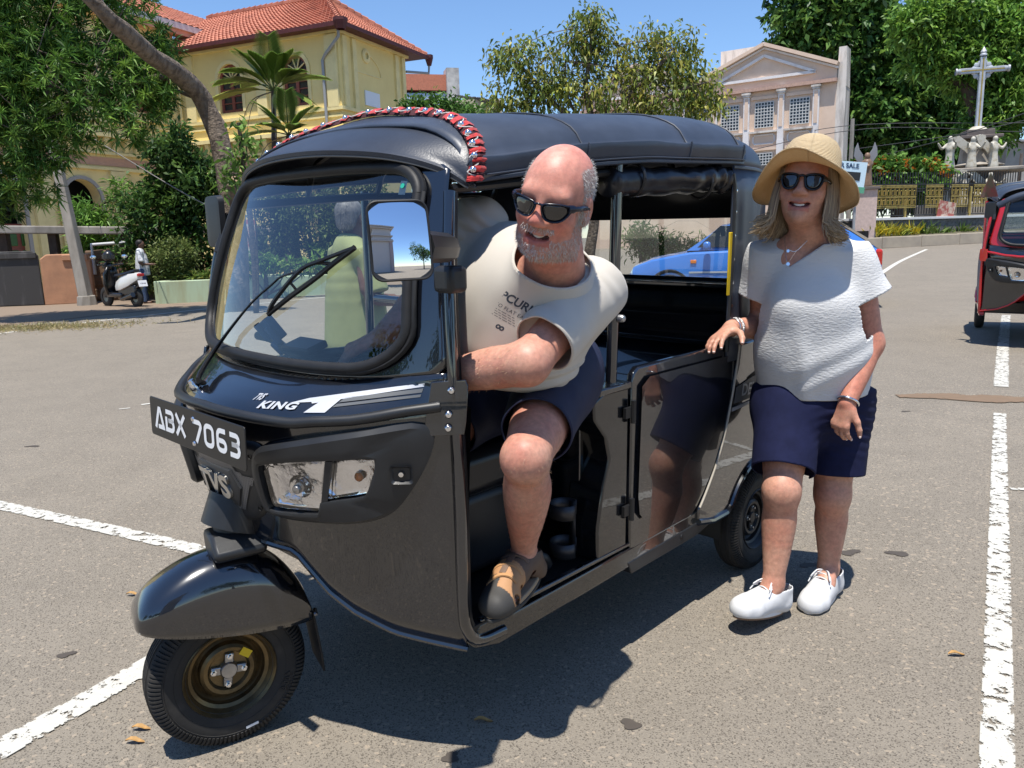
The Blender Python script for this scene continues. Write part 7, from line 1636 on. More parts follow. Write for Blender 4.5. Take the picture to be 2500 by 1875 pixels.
# mouldings: corbelled cornice, frieze, string course, pilasters
def run(name, m, segs, prof_fn): 
 b = MB()
 for p, q in segs: prof_fn(b, np.array(p, float), np.array(q, float))
 return yb(b, name, m)
for nm, m_, z, h, pr in [('cornice', 'yeltrim', 6.12, .16, .42), ('cornice', 'yeltrim', 5.42, .12, .16), ('frieze', 'pinkband', 5.08, .34, .03), ('string_course', 'yeltrim', 4.78, .12, .14), ('string_course', 'yeltrim', 7.02, .14, .12), ('eaves_moulding', 'yeltrim', 10.1, .22, .16), ('string_course', 'yeltrim', 6.72, .08, .07)]:
 b = MB(); b.box((-4.5 + pr / 2, -pr / 2, z), (9 + pr - .004, pr, h)); yb(b, nm, M[m_], 0)
 if z > 6.5: b = MB(); b.box((pr / 2, 2.7, z), (pr, 5.4 + pr, h - .004)); yb(b, nm, M[m_], 0)
 if z < 7.1: b = MB(); b.box((-9 + pr / 2, -8 - pr / 2, z), (pr, 16 - pr, h - .006)); yb(b, nm, M[m_], 0)
cb = MB(); cb.poly([(0, 0), (.34, 0), (.34, -.10), (.12, -.52), (0, -.56)], lambda u, v, w: A(u, w, v), -.11, .11); c0 = yb(cb, 'corbel', M['yeltrim'], 20); c0.location = (-9, -.6, 6.03); k = 0
for y in np.arange(-1.15, -9.5, -.55): c = c0.copy(); C.objects.link(c); c.parent = YB; c.location = (-9, y, 6.03)
for x in np.arange(-8.4, -.2, .55): c = c0.copy(); C.objects.link(c); c.parent = YB; c.location = (x, 0, 6.03); c.rotation_euler = (0, 0, R(-90))
for x in (-8.2, -4.1, -.35): b = MB(); b.box((x, -.06, 8.5), (.55, .12, 2.9)); yb(b, 'pilaster', M['yeltrim'], 0)
for y in (.35, 1.05, 4.5, 5.1): b = MB(); b.box((.05, y, 8.5), (.10, .28, 2.9)); yb(b, 'pilaster', M['yeltrim'], 0)
for y in (-7.45, -3.9, -10.8): b = MB(); b.box((-8.93, y, 2.35), (.14, .75, 4.7)); b.box((-8.90, y, 3.5), (.22, .92, .14)); yb(b, 'pilaster', M['yeltrim'], 0)
b = MB(); b.tube([A(-8.88, -6.75, .2), A(-8.88, -6.75, 4.6)], .07, 8); yb(b, 'downpipe', M['yeltrim'])
b = MB(); b.tube([A(.30, -.35, 10.0), A(.28, -.33, 9.75), A(-.55, -.18, 9.15), A(-.73, -.14, 8.95), A(-.73, -.14, 6.2)], .065, 8); yb(b, 'downpipe', M['pvc'])
b = MB(); b.tube([A(-8.75, -.2, 10), A(-8.75, -.2, 6.2)], .06, 8); yb(b, 'downpipe', M['yeltrim'])
# arched windows with casements
def window(xc, w, zb, zs, fn, y0=.16):
 b = MB(); P = lambda u, v, d: fn(u, v, y0 + d); r = w / 2
 arc = lambda rr: [(xc - rr, zb)] + [(xc - rr * math.cos(t), zs + rr * math.sin(t)) for t in np.linspace(0, math.pi, 15)] + [(xc + rr, zb)]
 o_, i_ = arc(r), arc(r - .11); n = len(o_)
 b.loft([[P(*p, 0) for p in o_], [P(*p, -.06) for p in o_], [P(*p, -.06) for p in i_], [P(*p, .05) for p in i_]], False, False)
 fr = yb(b, 'window', M['redwood'], 30)
 def bar(x0, x1, z0, z1, t=.05): 
  b = MB(); q = [P(x0, z0, -t), P(x1, z0, -t), P(x1, z1, -t), P(x0, z1, -t)]; q2 = [P(x0, z0, .02), P(x1, z0, .02), P(x1, z1, .02), P(x0, z1, .02)]; b.add(q + q2, [(0, 1, 2, 3), (4, 7, 6, 5), (0, 4, 5, 1), (1, 5, 6, 2), (2, 6, 7, 3), (3, 7, 4, 0)]); return b
 for bb in (bar(xc - r + .1, xc + r - .1, zs - .10, zs + .06), bar(xc - .07, xc + .07, zb + .1, zs - .1), bar(xc - r + .1, xc + r - .1, zb, zb + .12)): bb.build('frame_bar', M['redwood'], fr, 0)
 for sx in (-1, 1):
  xm = xc + sx * (r / 2 - .02)
  for q in range(5):
   zz = zb + .12 + (zs - .22 - zb) * q / 4; bar(xm - r / 2 + .07, xm + r / 2 - .07, zz - .022, zz + .022, .035).build('glazing_bar', M['redwood'], fr, 0)
  bar(xm - .4 * r - .02, xm - .4 * r + .04, zb + .1, zs - .1, .04).build('glazing_bar', M['redwood'], fr, 0)
  for q in range(4):
   z0_, z1_ = zb + .15 + (zs - .25 - zb) * q / 4, zb + .10 + (zs - .25 - zb) * (q + 1) / 4; b = MB(); b.add([P(xm - r / 2 + .1, z0_, .01), P(xm + r / 2 - .1, z0_, .01), P(xm + r / 2 - .1, z1_, .01), P(xm - r / 2 + .1, z1_, .01)], [(0, 1, 2, 3)]); b.build('pane', M['pane'], fr, 0)
 for t in np.linspace(0, math.pi, 6)[1:-1]:
  b = MB(); b.bar(P(xc, zs + .05, -.02), P(xc + (r - .1) * math.cos(t), zs + (r - .1) * math.sin(t), -.02), .05, .04); b.build('fanlight_bar', M['yeltrim'], fr, 0)
 b = MB(); b.add([P(*p, .03) for p in arc(r - .08)], [tuple(range(n))]); b.build('pane', M['pane'], fr, 0)
 b = MB(); o2 = arc(r + .16); b.loft([[fn(*p, -.002) for p in o_], [fn(*p, -.05) for p in o_], [fn(*p, -.05) for p in o2], [fn(*p, -.002) for p in o2]], False, False); yb(b, 'hood_mould', M['yeltrim'], 30)
for q in wins: window(*q, fm)
for q in [(-2.1, 1.4, 7.35, 8.3), (-5.6, 1.4, 7.35, 8.3)]: window(*q, fwg)
for q in wa_[:2]:
 b = MB(); o_ = [(q[0] - q[1] / 2, .2)] + [(q[0] - q[1] / 2 * math.cos(t), 3.45 + q[1] / 2 * math.sin(t)) for t in np.linspace(0, math.pi, 15)] + [(q[0] + q[1] / 2, .2)]; o2 = [(q[0] + (p[0] - q[0]) * 1.17, 3.45 + (p[1] - 3.45) * (1.17 if p[1] > 3.45 else 1)) for p in o_]; b.loft([[fwg(*p, -.002) for p in o_], [fwg(*p, -.06) for p in o_], [fwg(*p, -.06) for p in o2], [fwg(*p, -.002) for p in o2]], False, False); yb(b, 'arch_mould', mat('grey_arch', (.36, .34, .31), .9), 30)
# red and green half-height screen in the left arch
b = MB(); b.box((-9.3, -8.7, 1.4), (.08, 1.75, 2.2)); sc_ = yb(b, 'arch_screen', M['redwood'], 0)
for i in range(3):
 for j in range(2): b = MB(); b.box((-9.24, -9.2 + .52 * i, 1.9 - .62 * j), (.05, .36, .46)); b.build('screen_panel', mat('green_glass', (.03, .10, .02), .3), sc_, 0, .05)
# gable: roundel, arc moulding, white notice
b = MB(); b.lathe([(.14, .02), (.14, .09), (.24, .09), (.30, .05), (.30, 0)], 24, (.0, 2.0, 9.45), (1, 0, 0)); yb(b, 'roundel', M['yeltrim'], 30)
b = MB(); b.tube([A(.02, 1.3 + 1.85 * math.cos(t), 8.72 + .95 * math.sin(t)) for t in np.linspace(0, 1.25, 14)] , .035, 6); yb(b, 'arc_moulding', M['yeltrim'])
b = MB(); b.box((.012, 2.15, 8.70), (.024, 2.0, .05)); yb(b, 'arc_moulding', M['yeltrim'], 0)
b = MB(); b.box((.03, 2.32, 7.68), (.05, 1.15, .62)); yb(b, 'notice_board', mat('white_board', (.72, .76, .80), .4), 0)
# tiled hip roof with gutters
def tiled(name, P00, P10, P01, P11, nrow, ncol, parent=YB):
 """roof slope: P00-P10 along the eave, P01-P11 along the ridge; overlapping pantile courses"""
 P00, P10, P01, P11 = [np.array(p, float) for p in (P00, P10, P01, P11)]; n = nrm(np.cross(P10 - P00, P01 - P00)); n = n if n[2] > 0 else -n; rows = []
 for r in range(nrow):
  for q, h in ((0.0, .07), (.99, .012)):
   t = (r + q) / nrow; a, c = P00 + (P01 - P00) * t, P10 + (P11 - P10) * t; m = ncol * 3; rows.append([a + (c - a) * i / m + n * (h + .035 * math.sin(2 * math.pi * i / 3 * 1.0 + r * 2.1)) for i in range(m + 1)])
 b = MB(); b.grid(rows); return b.build(name, M['tile'], parent, 25)
ez, rz_ = 10.22, 12.45
tiled('roof', (.55, -.55, ez), (-9.6, -.55, ez), (-2.6, 3.0, rz_), (-9.6, 3.0, rz_), 14, 44)
tiled('roof', (.55, 6.55, ez), (.55, -.55, ez), (-2.6, 3.0, rz_), (-2.6, 2.98, rz_), 14, 30)
tiled('roof', (-9.6, 6.55, ez), (.55, 6.55, ez), (-9.6, 3.0, rz_), (-2.6, 3.0, rz_), 10, 30)
b = MB()
for p, q in (((.55, -.55, ez), (-2.6, 3, rz_)), ((.55, 6.55, ez), (-2.6, 3, rz_)), ((-2.6, 3, rz_), (-9.6, 3, rz_))):
 p, q = A(*p), A(*q); n_ = int(np.linalg.norm(q - p) / .33)
 for i in range(n_): a_, c_ = p + (q - p) * i / n_, p + (q - p) * (i + 1.12) / n_; b.tube([a_ + A(0, 0, .10), c_ + A(0, 0, .07)], [.13, .105], 6)
yb(b, 'ridge_tiles', M['tile'], 40)['kind'] = 'stuff'
b = MB(); b.box((-4.5, -.62, ez - .06), (10.3, .16, .17)); yb(b, 'gutter', M['maroonwood'], 0); b = MB(); b.box((.62, 3.0, ez - .06), (.16, 7.3, .165)); yb(b, 'gutter', M['maroonwood'], 0)
b = MB(); b.lathe([(.20, -.32), (.30, .0), (.30, .12)], 6, (.62, -.62, ez), (0, 0, 1)); yb(b, 'rain_hopper', M['maroonwood'], 0); b = MB(); b.lathe([(.10, -.4), (.2, -.05), (.2, .1)], 6, (.62, 6.65, ez), (0, 0, 1)); yb(b, 'rain_hopper', M['maroonwood'], 0)
b = MB(); b.tube([A(.62, 6.65, ez - .3), A(.60, 6.6, ez - .75), A(.1, 5.3, ez - .85)], .06, 8); yb(b, 'downpipe', M['pvc'])
b = MB(); b.box((-4.2, 2.9, ez - .10), (9.4, 7.0, .05)); yb(b, 'soffit', M['maroonwood'], 0)
# higher wing roof behind, with white bargeboard
tiled('roof', (-8.4, -17, 11.4), (-8.4, 8, 11.4), (-14.5, -17, 14.2), (-14.5, 8, 14.2), 16, 70)
b = MB(); b.box((-8.45, -4.5, 11.30), (.14, 25, .26)); yb(b, 'bargeboard', mat('white_fascia', (.62, .62, .60), .6), 0)
b = MB(); b.box((-8.75, -4.5, 11.1), (.5, 24, .3)); yb(b, 'eaves_board', M['pinkband'], 0)

# blue and orange block with lean-to, between the two buildings
OB = empty('flat_roofed_building', at(1060, 330, 62) * A(1, 1, 0)); ob = OB.location; tag(OB, 'distant flat-roofed block with orange parapet over a pale blue wall', 'building'); c0_ = at(1040, 230, 62); zt = at(1080, 200, 62)[2]
b = MB(); b.box((-1.2, 0, zt - 4.3), (5.2, 6, 6), rot_euler(0, 0, R(14))); b.build('wall', mat('pale_blue_render', (.33, .47, .68), .8, col2=(.5, .58, .68), vscale=.8), OB, 0)
b = MB(); b.box((-1.2, 0, zt - .55), (5.5, 6.2, 1.1), rot_euler(0, 0, R(14))); b.build('parapet', mat('orange_render', (.55, .20, .12), .85, var=.2), OB, 0)
b = MB(); b.box((1.65, -2.2, zt - 1.2), (.9, 1.4, 3.2), rot_euler(0, 0, R(14))); b.build('stair_tower', mat('weathered_white', (.62, .60, .56), .9, col2=(.3, .29, .28), vscale=1.2, vdet=8), OB, 0)
LB = empty('shed', at(1160, 330, 55) * A(1, 1, 0)); tag(LB, 'grey corrugated lean-to roof on a cream wall left of the airy tree', 'shed'); q = [at(1105, 232, 56), at(1178, 240, 53), at(1235, 275, 52), at(1235, 283, 52)]
lb = np.array(LB.location); b = MB(); rows = []
for t in np.linspace(0, 1, 40): a_ = q[0] * (1 - t) + A(q[1][0], q[1][1], q[1][2]) * t; c_ = a_ + A(1.9, -1.5, -1.0); rows.append([a_ + A(0, 0, .06 * (int(t * 39) % 2)), c_ + A(0, 0, .06 * (int(t * 39) % 2))])
b.grid(rows); b.build('roof', mat('corrugated_sheet', (.10, .10, .11), .6, var=.3), LB, 0, 0, lambda v: v - lb)
b = MB(); b.box((q[0] + q[1]) / 2 + A(.6, .6, -2.3), (3.4, 2.5, 4)); b.build('wall', mat('cream_wall', (.60, .52, .38), .9, var=.2), LB, 0, 0, lambda v: v - lb)

# pink-beige hall with twin pediments
kf = 52 / 42.; HP = at(2038, 300, 52) * A(1, 1, 0); gz0 = float(ground_z(HP[0], HP[1])); HB = empty('church_hall', HP, math.atan2(-.55, .835)); tag(HB, 'weathered pink-beige hall with pediments, pilasters and small-paned windows', 'building')
M['pink'] = mat('beige_render', (.76, .58, .45), .9, col2=(.66, .49, .37), vscale=.7, vdet=9, bump=.1, bscale=20, bdist=.01)
M['pinkgrey'] = mat('mauve_grey_trim', (.76, .72, .70), .9, col2=(.52, .47, .44), vscale=1.5, vdet=9, vlo=.5, vhi=.8)
M['stain'] = mat('stained_white_render', (.70, .64, .58), .9, col2=(.24, .21, .18), vscale=.9, vdet=10, vlo=.46, vhi=.70, vstretch=(2, 2, .35))
hb = lambda mb, name, m, sm=0, bv=0, p=None: mb.build(name, m, p or HB, sm, bv)
Zf = lambda z: 1.335 + (z - 1.335) * kf
b = MB(); b.box((-9, 1.5, Zf(9.0) / 2), (18, 3, Zf(9.0))); hb(b, 'wall', M['pink'])
b = MB(); b.box((.28, .8, 5.2), (.56, 1.5, 10.4)); hb(b, 'corner_wall', M['stain']); b = MB(); b.poly([(.0, 0), (.58, 0), (.52, 2.4), (.06, 2.4)], lambda u, v, w: A(u, w, 10.4 + v), .05, 1.3); hb(b, 'end_pier', M['stain'])
for x1 in (0, -9.2):
 ap = Zf(11.2); ev = Zf(9.75); z9 = Zf(9.0)
 b = MB(); b.poly([(x1, z9), (x1, ev), (x1 - 4.6, ap), (x1 - 9.2, ev), (x1 - 9.2, z9)], lambda u, v, w: A(u, w, v), -.05, 2.5); hb(b, 'pediment', M['pink'])
 for p, q in (((x1 + .1, ev), (x1 - 4.6, ap + .06)), ((x1 - 4.6, ap + .06), (x1 - 9.3, ev))):
  b = MB(); b.bar((p[0], -.2, p[1]), (q[0], -.2, q[1]), .55, .22, (0, 0, 1)); hb(b, 'raking_cornice', M['pink']); b = MB(); b.bar((p[0], -.12, p[1] - .22), (q[0], -.12, q[1] - .22), .22, .12); hb(b, 'raking_mould', M['pinkgrey'])
 tri = [(x1 - 1.3, Zf(9.52)), (x1 - 4.6, Zf(10.68)), (x1 - 7.9, Zf(9.52))]
 for i in range(3): p, q = tri[i], tri[(i + 1) % 3]; b = MB(); b.bar((p[0], -.13, p[1]), (q[0], -.13, q[1]), .2, .17); hb(b, 'triangle_mould', M['pinkgrey'])
 b = MB(); b.box((x1 - 4.6, -.16, Zf(8.98)), (9.3, .36, .22)); hb(b, 'cornice', mat('pink_cornice', (.55, .36, .28), .9, var=.25))
for x in (-1.18, -3.4, -5.7, -7.95, -10.3, -12.6, -14.9):
 b = MB(); b.box((x, -.10, Zf(7.3)), (.40, .2, 4.4)); pl_ = hb(b, 'pilaster', M['pinkgrey']); b = MB(); b.box((x, -.215, Zf(7.75)), (.22, .04, 2.0)); hb(b, 'pilaster_panel', M['pink'], 0, 0, pl_)
 b = MB(); b.box((x, -.17, Zf(8.80)), (.62, .34, .12)); b.box((x, -.15, Zf(8.70)), (.50, .30, .12)); hb(b, 'capital', M['stain'], 0, 0, pl_); b = MB(); b.box((x, -.105, Zf(5.2)), (.44, .21, 2.6)); hb(b, 'pilaster_base', M['pinkgrey'], 0, 0, pl_)
for xc in (-2.22, -4.52, -6.85, -9.1, -11.4, -13.7):
 for zc, hh_ in ((Zf(7.64), 1.62), (Zf(5.0), 1.5)):
  b = MB(); b.box((xc, -.03, zc), (1.22, .06, hh_)); w_ = hb(b, 'window', M['pane'])
  b = MB()
  for i in range(7): b.box((xc - .61 + 1.22 * i / 6, -.07, zc), (.045, .04, hh_))
  for j in range(9): b.box((xc, -.07, zc - hh_ / 2 + hh_ * j / 8), (1.22, .05, .045))
  hb(b, 'window_grid', mat('pale_glazing', (.60, .60, .58), .7), 0, 0, w_)['kind'] = 'stuff'
  b = MB(); b.box((xc, -.06, zc + hh_ / 2 + .30), (1.75, .12, .20)); hb(b, 'lintel', M['pink'], 0, 0, w_)
 b = MB(); b.box((xc, -.14, Zf(6.74)), (1.85, .28, .12)); hb(b, 'sill', M['stain']); b = MB(); b.tube([A(xc + (.72 - .12 * (abs(i % 4) == 9)) * sx, -.03, Zf(6.35) + .30 * sz) for i, (sx, sz) in enumerate([(-1, -.5), (-1, .5), (-.85, 1), (.85, 1), (1, .5), (1, -.5), (.85, -1), (-.85, -1), (-1, -.5)])], .06, 4); hb(b, 'panel_mould', M['pinkgrey'])
b = MB(); b.box((-7.3, 4, Zf(11.2)), (2.4, 2.6, 1.35)); b.box((-7.3, 4, Zf(10.62)), (2.9, 3.0, .14)); b.box((-7.3, 4, Zf(9.9)), (1.7, 1.9, 1.9)); hb(b, 'water_tank', M['stain']); b = MB(); b.box((-6.9, 3.0, Zf(10.2)), (.5, .1, .6)); hb(b, 'tank_opening', M['dark_in'])
# ------------------------------------------------------------------ left boundary: wall, gate, rail, pole, planter
M['ochre'] = mat('orange_render_wall', (.52, .27, .155), .9, col2=(.36, .19, .115), vscale=1.6, vdet=9, bump=.15, bscale=20, bdist=.01)
M['old'] = mat('old_brown_wall', (.24, .145, .085), .95, col2=(.11, .075, .05), vscale=2.4, vdet=9, bump=.5, bscale=12, bdist=.03)
M['concrete'] = mat('weathered_concrete', (.36, .33, .29), .9, col2=(.20, .18, .155), vscale=2.0, vdet=9, vstretch=(1, 1, .3), bump=.2, bscale=30, bdist=.01)
Yw = 20.6
def slab(name, label, cat, u0, u1, wt, Y0, Y1, th, m, bev=.02, wb=None):
 p0, p1 = at(u0, wt, Y0), at(u1, wt, Y1); b0_ = A(p0[0], p0[1], float(ground_z(p0[0], p0[1]))); h = p0[2]; d = (p1 - p0) * A(1, 1, 0); ln = np.linalg.norm(d); o = empty(name, A(p0[0], p0[1], 0), math.atan2(d[1], d[0])); tag(o, label, cat); return o, ln, h
gt, ln, h = slab('metal_gate', 'black rust-streaked sheet metal gate at the left edge', 'gate', -110, 92, 618, 20.3, 20.5, .05, None)
M['gate'] = mat('sooty_sheet', (.045, .042, .040), .7, col2=(.16, .15, .145), vscale=2.5, vdet=9, vlo=.5, vhi=.8, vstretch=(1.5, 1, .25))
b = MB(); b.poly([(0, .02), (ln, .02), (ln, h - .12), (ln - .15, h), (.1, h)], lambda u, v, w: A(u, w, v), -.03, .03); b.build('gate_leaf', M['gate'], gt, 0, .02); b = MB(); b.box((ln / 2, -.05, h - .12), (ln - .05, .06, .14)); b.build('gate_rail', M['gate'], gt, 0, .01)
wl, ln, h = slab('garden_wall', 'orange plastered boundary wall between the black gate and the leaning pole', 'wall', 92, 218, 622, 20.5, 20.9, .3, None)
b = MB(); b.poly([(0, 0), (ln, 0), (ln, h), (.18, h), (.02, h - .12)], lambda u, v, w: A(u, w, v), 0, .28); b.build('wall_body', M['ochre'], wl, 0, .03); b = MB(); b.box((ln / 2 + .25, -.02, h - .10), (ln - .6, .06, .16)); b.build('coping', M['ochre'], wl, 0, .02)
w2, ln, h = slab('old_wall', 'old brown rubble wall behind the parked scooter', 'wall', 205, 360, 612, 21.4, 21.6, .3, None)
b = MB(); b.box((ln / 2, .15, h / 2), (ln, .3, h)); b.build('wall_body', M['old'], w2, 0, .04)
for x in np.arange(.15, ln - .2, .42):
 for j in range(4): b = MB(); b.box((x + .2 * (j % 2), .0, .2 + j * .36), (.36 + .05 * math.sin(x * 9 + j), .06, .28 + .04 * math.cos(x * 7 + j)), rot_euler(0, .06 * math.sin(x * 13 + j), 0)); b.build('stone', M['old'], w2, 0, .04)
b = MB(); b.tube([A(.25, -.1, .75), A(.25, -.1, 1.55), A(1.4, -.1, 1.6)], .045, 8); b.build('white_pipe', mat('white_pipe', (.6, .6, .6), .5), w2, 40)
p0, p1 = at(-60, 560, 21.8), at(700, 566, 23.2)
CR = empty('concrete_rail', A(p0[0], p0[1], 0)); tag(CR, 'long weathered concrete beam carried on brown posts above the wall', 'rail'); cr = np.array(CR.location)
b = MB(); b.bar(p0, p1, .22, .22); b.build('beam', M['concrete'], CR, 0, .03, lambda v: v - cr)
for u in (12, 132, 300, 480, 640): q = at(u, 590, 21.9 + 1.4 * (u + 60) / 760); b = MB(); b.box((q[0], q[1], p0[2] / 2 - .05), (.24, .2, p0[2] - .1)); b.build('post', mat('brown_post', (.075, .05, .035), .9, var=.3), CR, 0, .02, lambda v: v - cr)
q0 = A(*on_ground(218, 742)[:2], 0); q0 = at(213, 738, 20.0) * A(1, 1, 0); q1 = at(110, 262, 20.4)
PO = empty('leaning_pole', q0); tag(PO, 'leaning grey concrete utility pole in front of the orange wall', 'pole'); b = MB(); b.tube([q0, q0 * .5 + q1 * .5, q1], [.19, .16, .125], 4, up=A(1, 1, 0)); b.build('shaft', M['concrete'], PO, 20, .02, lambda v: v - q0); b = MB(); b.tube([q0 - A(0, 0, .05), q0 + A(-.01, 0, .25)], [.26, .22], 8); b.build('footing', M['concrete'], PO, 20, .02, lambda v: v - q0)
wp_ = [at(118, 275, 20.3), at(230, 340, 19.5), at(420, 455, 17.5), at(560, 530, 16)]; b = MB(); b.tube(spline(wp_, 20), .012, 5); o = b.build('overhead_cable', mat('cable', (.18, .17, .16), .6), None, 60, 0, lambda v: v - wp_[0]); o.location = wp_[0]; tag(o, 'thin stay cable running down from the leaning pole', 'cable')
# planter: curb of pale green render
pa, pb_, pd = at(378, 692, 19.5), at(560, 700, 19.9), at(835, 652, 21.0); hpl = .58
PL = empty('planter', pa * A(1, 1, 0)); tag(PL, 'long pale green rendered planter with streaked sides', 'planter'); plo = np.array(PL.location)
M['mint'] = mat('mint_render', (.42, .52, .36), .9, col2=(.34, .34, .20), vscale=1.6, vdet=9, vlo=.45, vhi=.72, vstretch=(1.6, 1.6, .25))
cor = [pa * A(1, 1, 0), pb_ * A(1, 1, 0), pd * A(1, 1, 0), pd * A(1, 1, 0) + A(.5, 2.2, 0), pa * A(1, 1, 0) + A(.3, 2.2, 0)]
for i in range(5): p, q = cor[i], cor[(i + 1) % 5]; e = nrm(q - p); b = MB(); b.bar(p + e * .06 + A(0, 0, hpl / 2), q - e * .06 + A(0, 0, hpl / 2), .16, hpl); b.build('planter_side', M['mint'], PL, 0, .02, lambda v: v - plo)
b = MB(); b.add([c + A(0, 0, hpl - .08) for c in cor], [(0, 1, 2, 3, 4)]); b.build('planter_soil', mat('soil', (.10, .07, .045), 1, var=.4), PL, 0, 0, lambda v: v - plo)
# saint poster stand seen through the windscreen: plain picture board in red and white
pp_ = at(603, 580, 20.7); PS = empty('picture_board', A(pp_[0], pp_[1], 0)); tag(PS, 'tall printed banner board with a pale picture behind the planter', 'banner'); b = MB(); b.box((0, 0, pp_[2] - .0), (.46, .04, .92), rot_euler(0, R(4), 0)); b.build('board', mat('banner_print', (.60, .55, .45), .6, col2=(.42, .09, .08), vscale=6, vlo=.45, vhi=.60), PS, 0); b = MB(); b.tube([A(-.1, .03, 0), A(-.1, .03, pp_[2])], .02, 6); b.tube([A(.1, .03, 0), A(.1, .03, pp_[2])], .02, 6); b.build('legs', M['dark'], PS)

# ------------------------------------------------------------------ far right: kerb bed, fence, monument
k0, k1 = on_ground(2050, 612), on_ground(2600, 583); kd = nrm((k1 - k0) * A(1, 1, 0)); kn = A(-kd[1], kd[0], 0); klen = np.linalg.norm(k1 - k0)
KB = empty('kerb_bed', k0 * A(1, 1, 0)); tag(KB, 'low beige block kerb holding the flower bed below the fence', 'kerb'); kb0 = np.array(KB.location)
M['kerbm'] = mat('kerb_block', (.42, .355, .27), .9, col2=(.33, .28, .22), vscale=1.5, vdet=8)
n_ = int(klen / 2.1)
for i in range(n_): c = k0 + kd * (klen * (i + .5) / n_); z = float(ground_z(c[0], c[1])); b = MB(); b.box((c[0], c[1], z + .26), (klen / n_ - .02, .25, .55), np.array([kd, kn, A(0, 0, 1)]).T); b.build('kerb_block', M['kerbm'], KB, 0, .03, lambda v: v - kb0)
b = MB(); rows = []
for i in range(9): c = k0 + kd * klen * i / 8; rows.append([A(c[0], c[1], float(ground_z(c[0], c[1])) + .45) + kn * d + A(0, 0, .08 * d) for d in (0, 1, 2.0)])
b.grid(rows); b.build('bed_soil', mat('bed_soil', (.13, .115, .07), 1, var=.5, vscale=4), KB, 60, 0, lambda v: v - kb0)
fw0 = k0 + kn * 2.0; zf = float(ground_z(*(fw0 + kd * klen / 2)[:2])) + .45
b = MB(); c = fw0 + kd * klen / 2; b.box((c[0], c[1], zf + .42), (klen, .3, .85), np.array([kd, kn, A(0, 0, 1)]).T); sw = b.build('stone_wall', mat('grey_pebble_wall', (.17, .165, .155), .95, col2=(.08, .078, .075), vscale=6, vdet=6, bump=.8, bscale=9, bdist=.06), None, 0, .02, lambda v: v - c * A(1, 1, 0)); sw.location = c * A(1, 1, 0); tag(sw, 'low grey pebbled retaining wall behind the kerb plants', 'wall')
b = MB(); b.box((c[0], c[1] - .02, zf + .90), (klen, .45, .12), np.array([kd, kn, A(0, 0, 1)]).T); b.build('coping', mat('pale_coping', (.60, .60, .60), .7), sw, 0, .01, lambda v: v - c * A(1, 1, 0))
FN = empty('iron_fence', fw0 * A(1, 1, 0)); tag(FN, 'railing with gold lattice panels and black spikes around the monument', 'fence'); fn0 = np.array(FN.location); xf_ = lambda v: v - fn0
zt0 = zf + .96; FD = np.array([kd, kn, A(0, 0, 1)]).T; s0 = (at(2130, 540, (fw0 + kd * 3)[1]) - fw0) @ kd
M['gold'] = mat('gold_paint', (.46, .34, .10), .45, metal=.3, var=.4, vscale=3); M['iron'] = mat('black_iron', (.02, .02, .02), .5)
L0 = max(1.0, s0)
for s in np.arange(L0, klen, 2.05):
 p = fw0 + kd * s; b = MB(); b.box((p[0], p[1], zt0 + .75), (.10, .10, 1.5), FD); b.build('fence_post', M['gold'], FN, 0, .01, xf_)
for z in (.10, 1.42, 1.30): p = fw0 + kd * (L0 + klen) / 2; b = MB(); b.box((p[0], p[1], zt0 + z), (klen - L0, .05, .05), FD); b.build('fence_rail', M['iron'], FN, 0, 0, xf_)
b = MB()
for s in np.arange(L0, klen, .17): p = fw0 + kd * s + kn * .9; b.bar(p + A(0, 0, zt0 - .2), p + A(0, 0, zt0 + 1.95), .035, .035, kd)
b.build('iron_spikes', M['iron'], FN, 0, 0, xf_)['kind'] = 'stuff'
p = fw0 + kd * (L0 + klen) / 2 + kn * .9; b = MB(); b.box((p[0], p[1], zt0 + 1.7), (klen - L0, .04, .06), FD); b.build('fence_rail', M['iron'], FN, 0, 0, xf_)
gp0 = MB()
for x in (-.55, -.18, .18, .55):
 for z0 in (.25, .72): gp0.tube([A(x - .14, 0, z0 + .02), A(x - .14, 0, z0 + .38), A(x + .14, 0, z0 + .38), A(x + .14, 0, z0 + .02), A(x - .05, 0, z0 + .02), A(x - .05, 0, z0 + .25), A(x + .05, 0, z0 + .25)], .028, 4)
for z in (.12, .20, .66, 1.16, 1.24): gp0.box((0, 0, z), (1.45, .05, .045))
for i in range(12): gp0.bar((-.7 + .12 * i, 0, 1.10), (-.62 + .12 * i, 0, 1.24), .03, .04, (0, 1, 0)); gp0.bar((-.7 + .12 * i, 0, .60), (-.62 + .12 * i, 0, .70), .03, .04, (0, 1, 0))
first = None
for u in (2148, 2180, 2222, 2288, 2350, 2405, 2460, 2520):
 c = at(u, 520, (fw0 + kd * 4)[1]); s = L0 + (u - 2130) / (2600 - 2130) * (klen - L0) if False else (at(u, 520, fw0[1] + kd[1] * ((u - 2050) / 550 * klen)) - fw0) @ kd; p = fw0 + kd * s + A(0, 0, zt0)
 if first is None: first = gp0.build('gold_panel', M['gold'], FN, 0); o = first
 else: o = first.copy(); C.objects.link(o); o.parent = FN
 o.location = p - fn0 - kn * .06; o.rotation_euler = (0, 0, math.atan2(kd[1], kd[0])); o.scale = (.74, 1, .98)
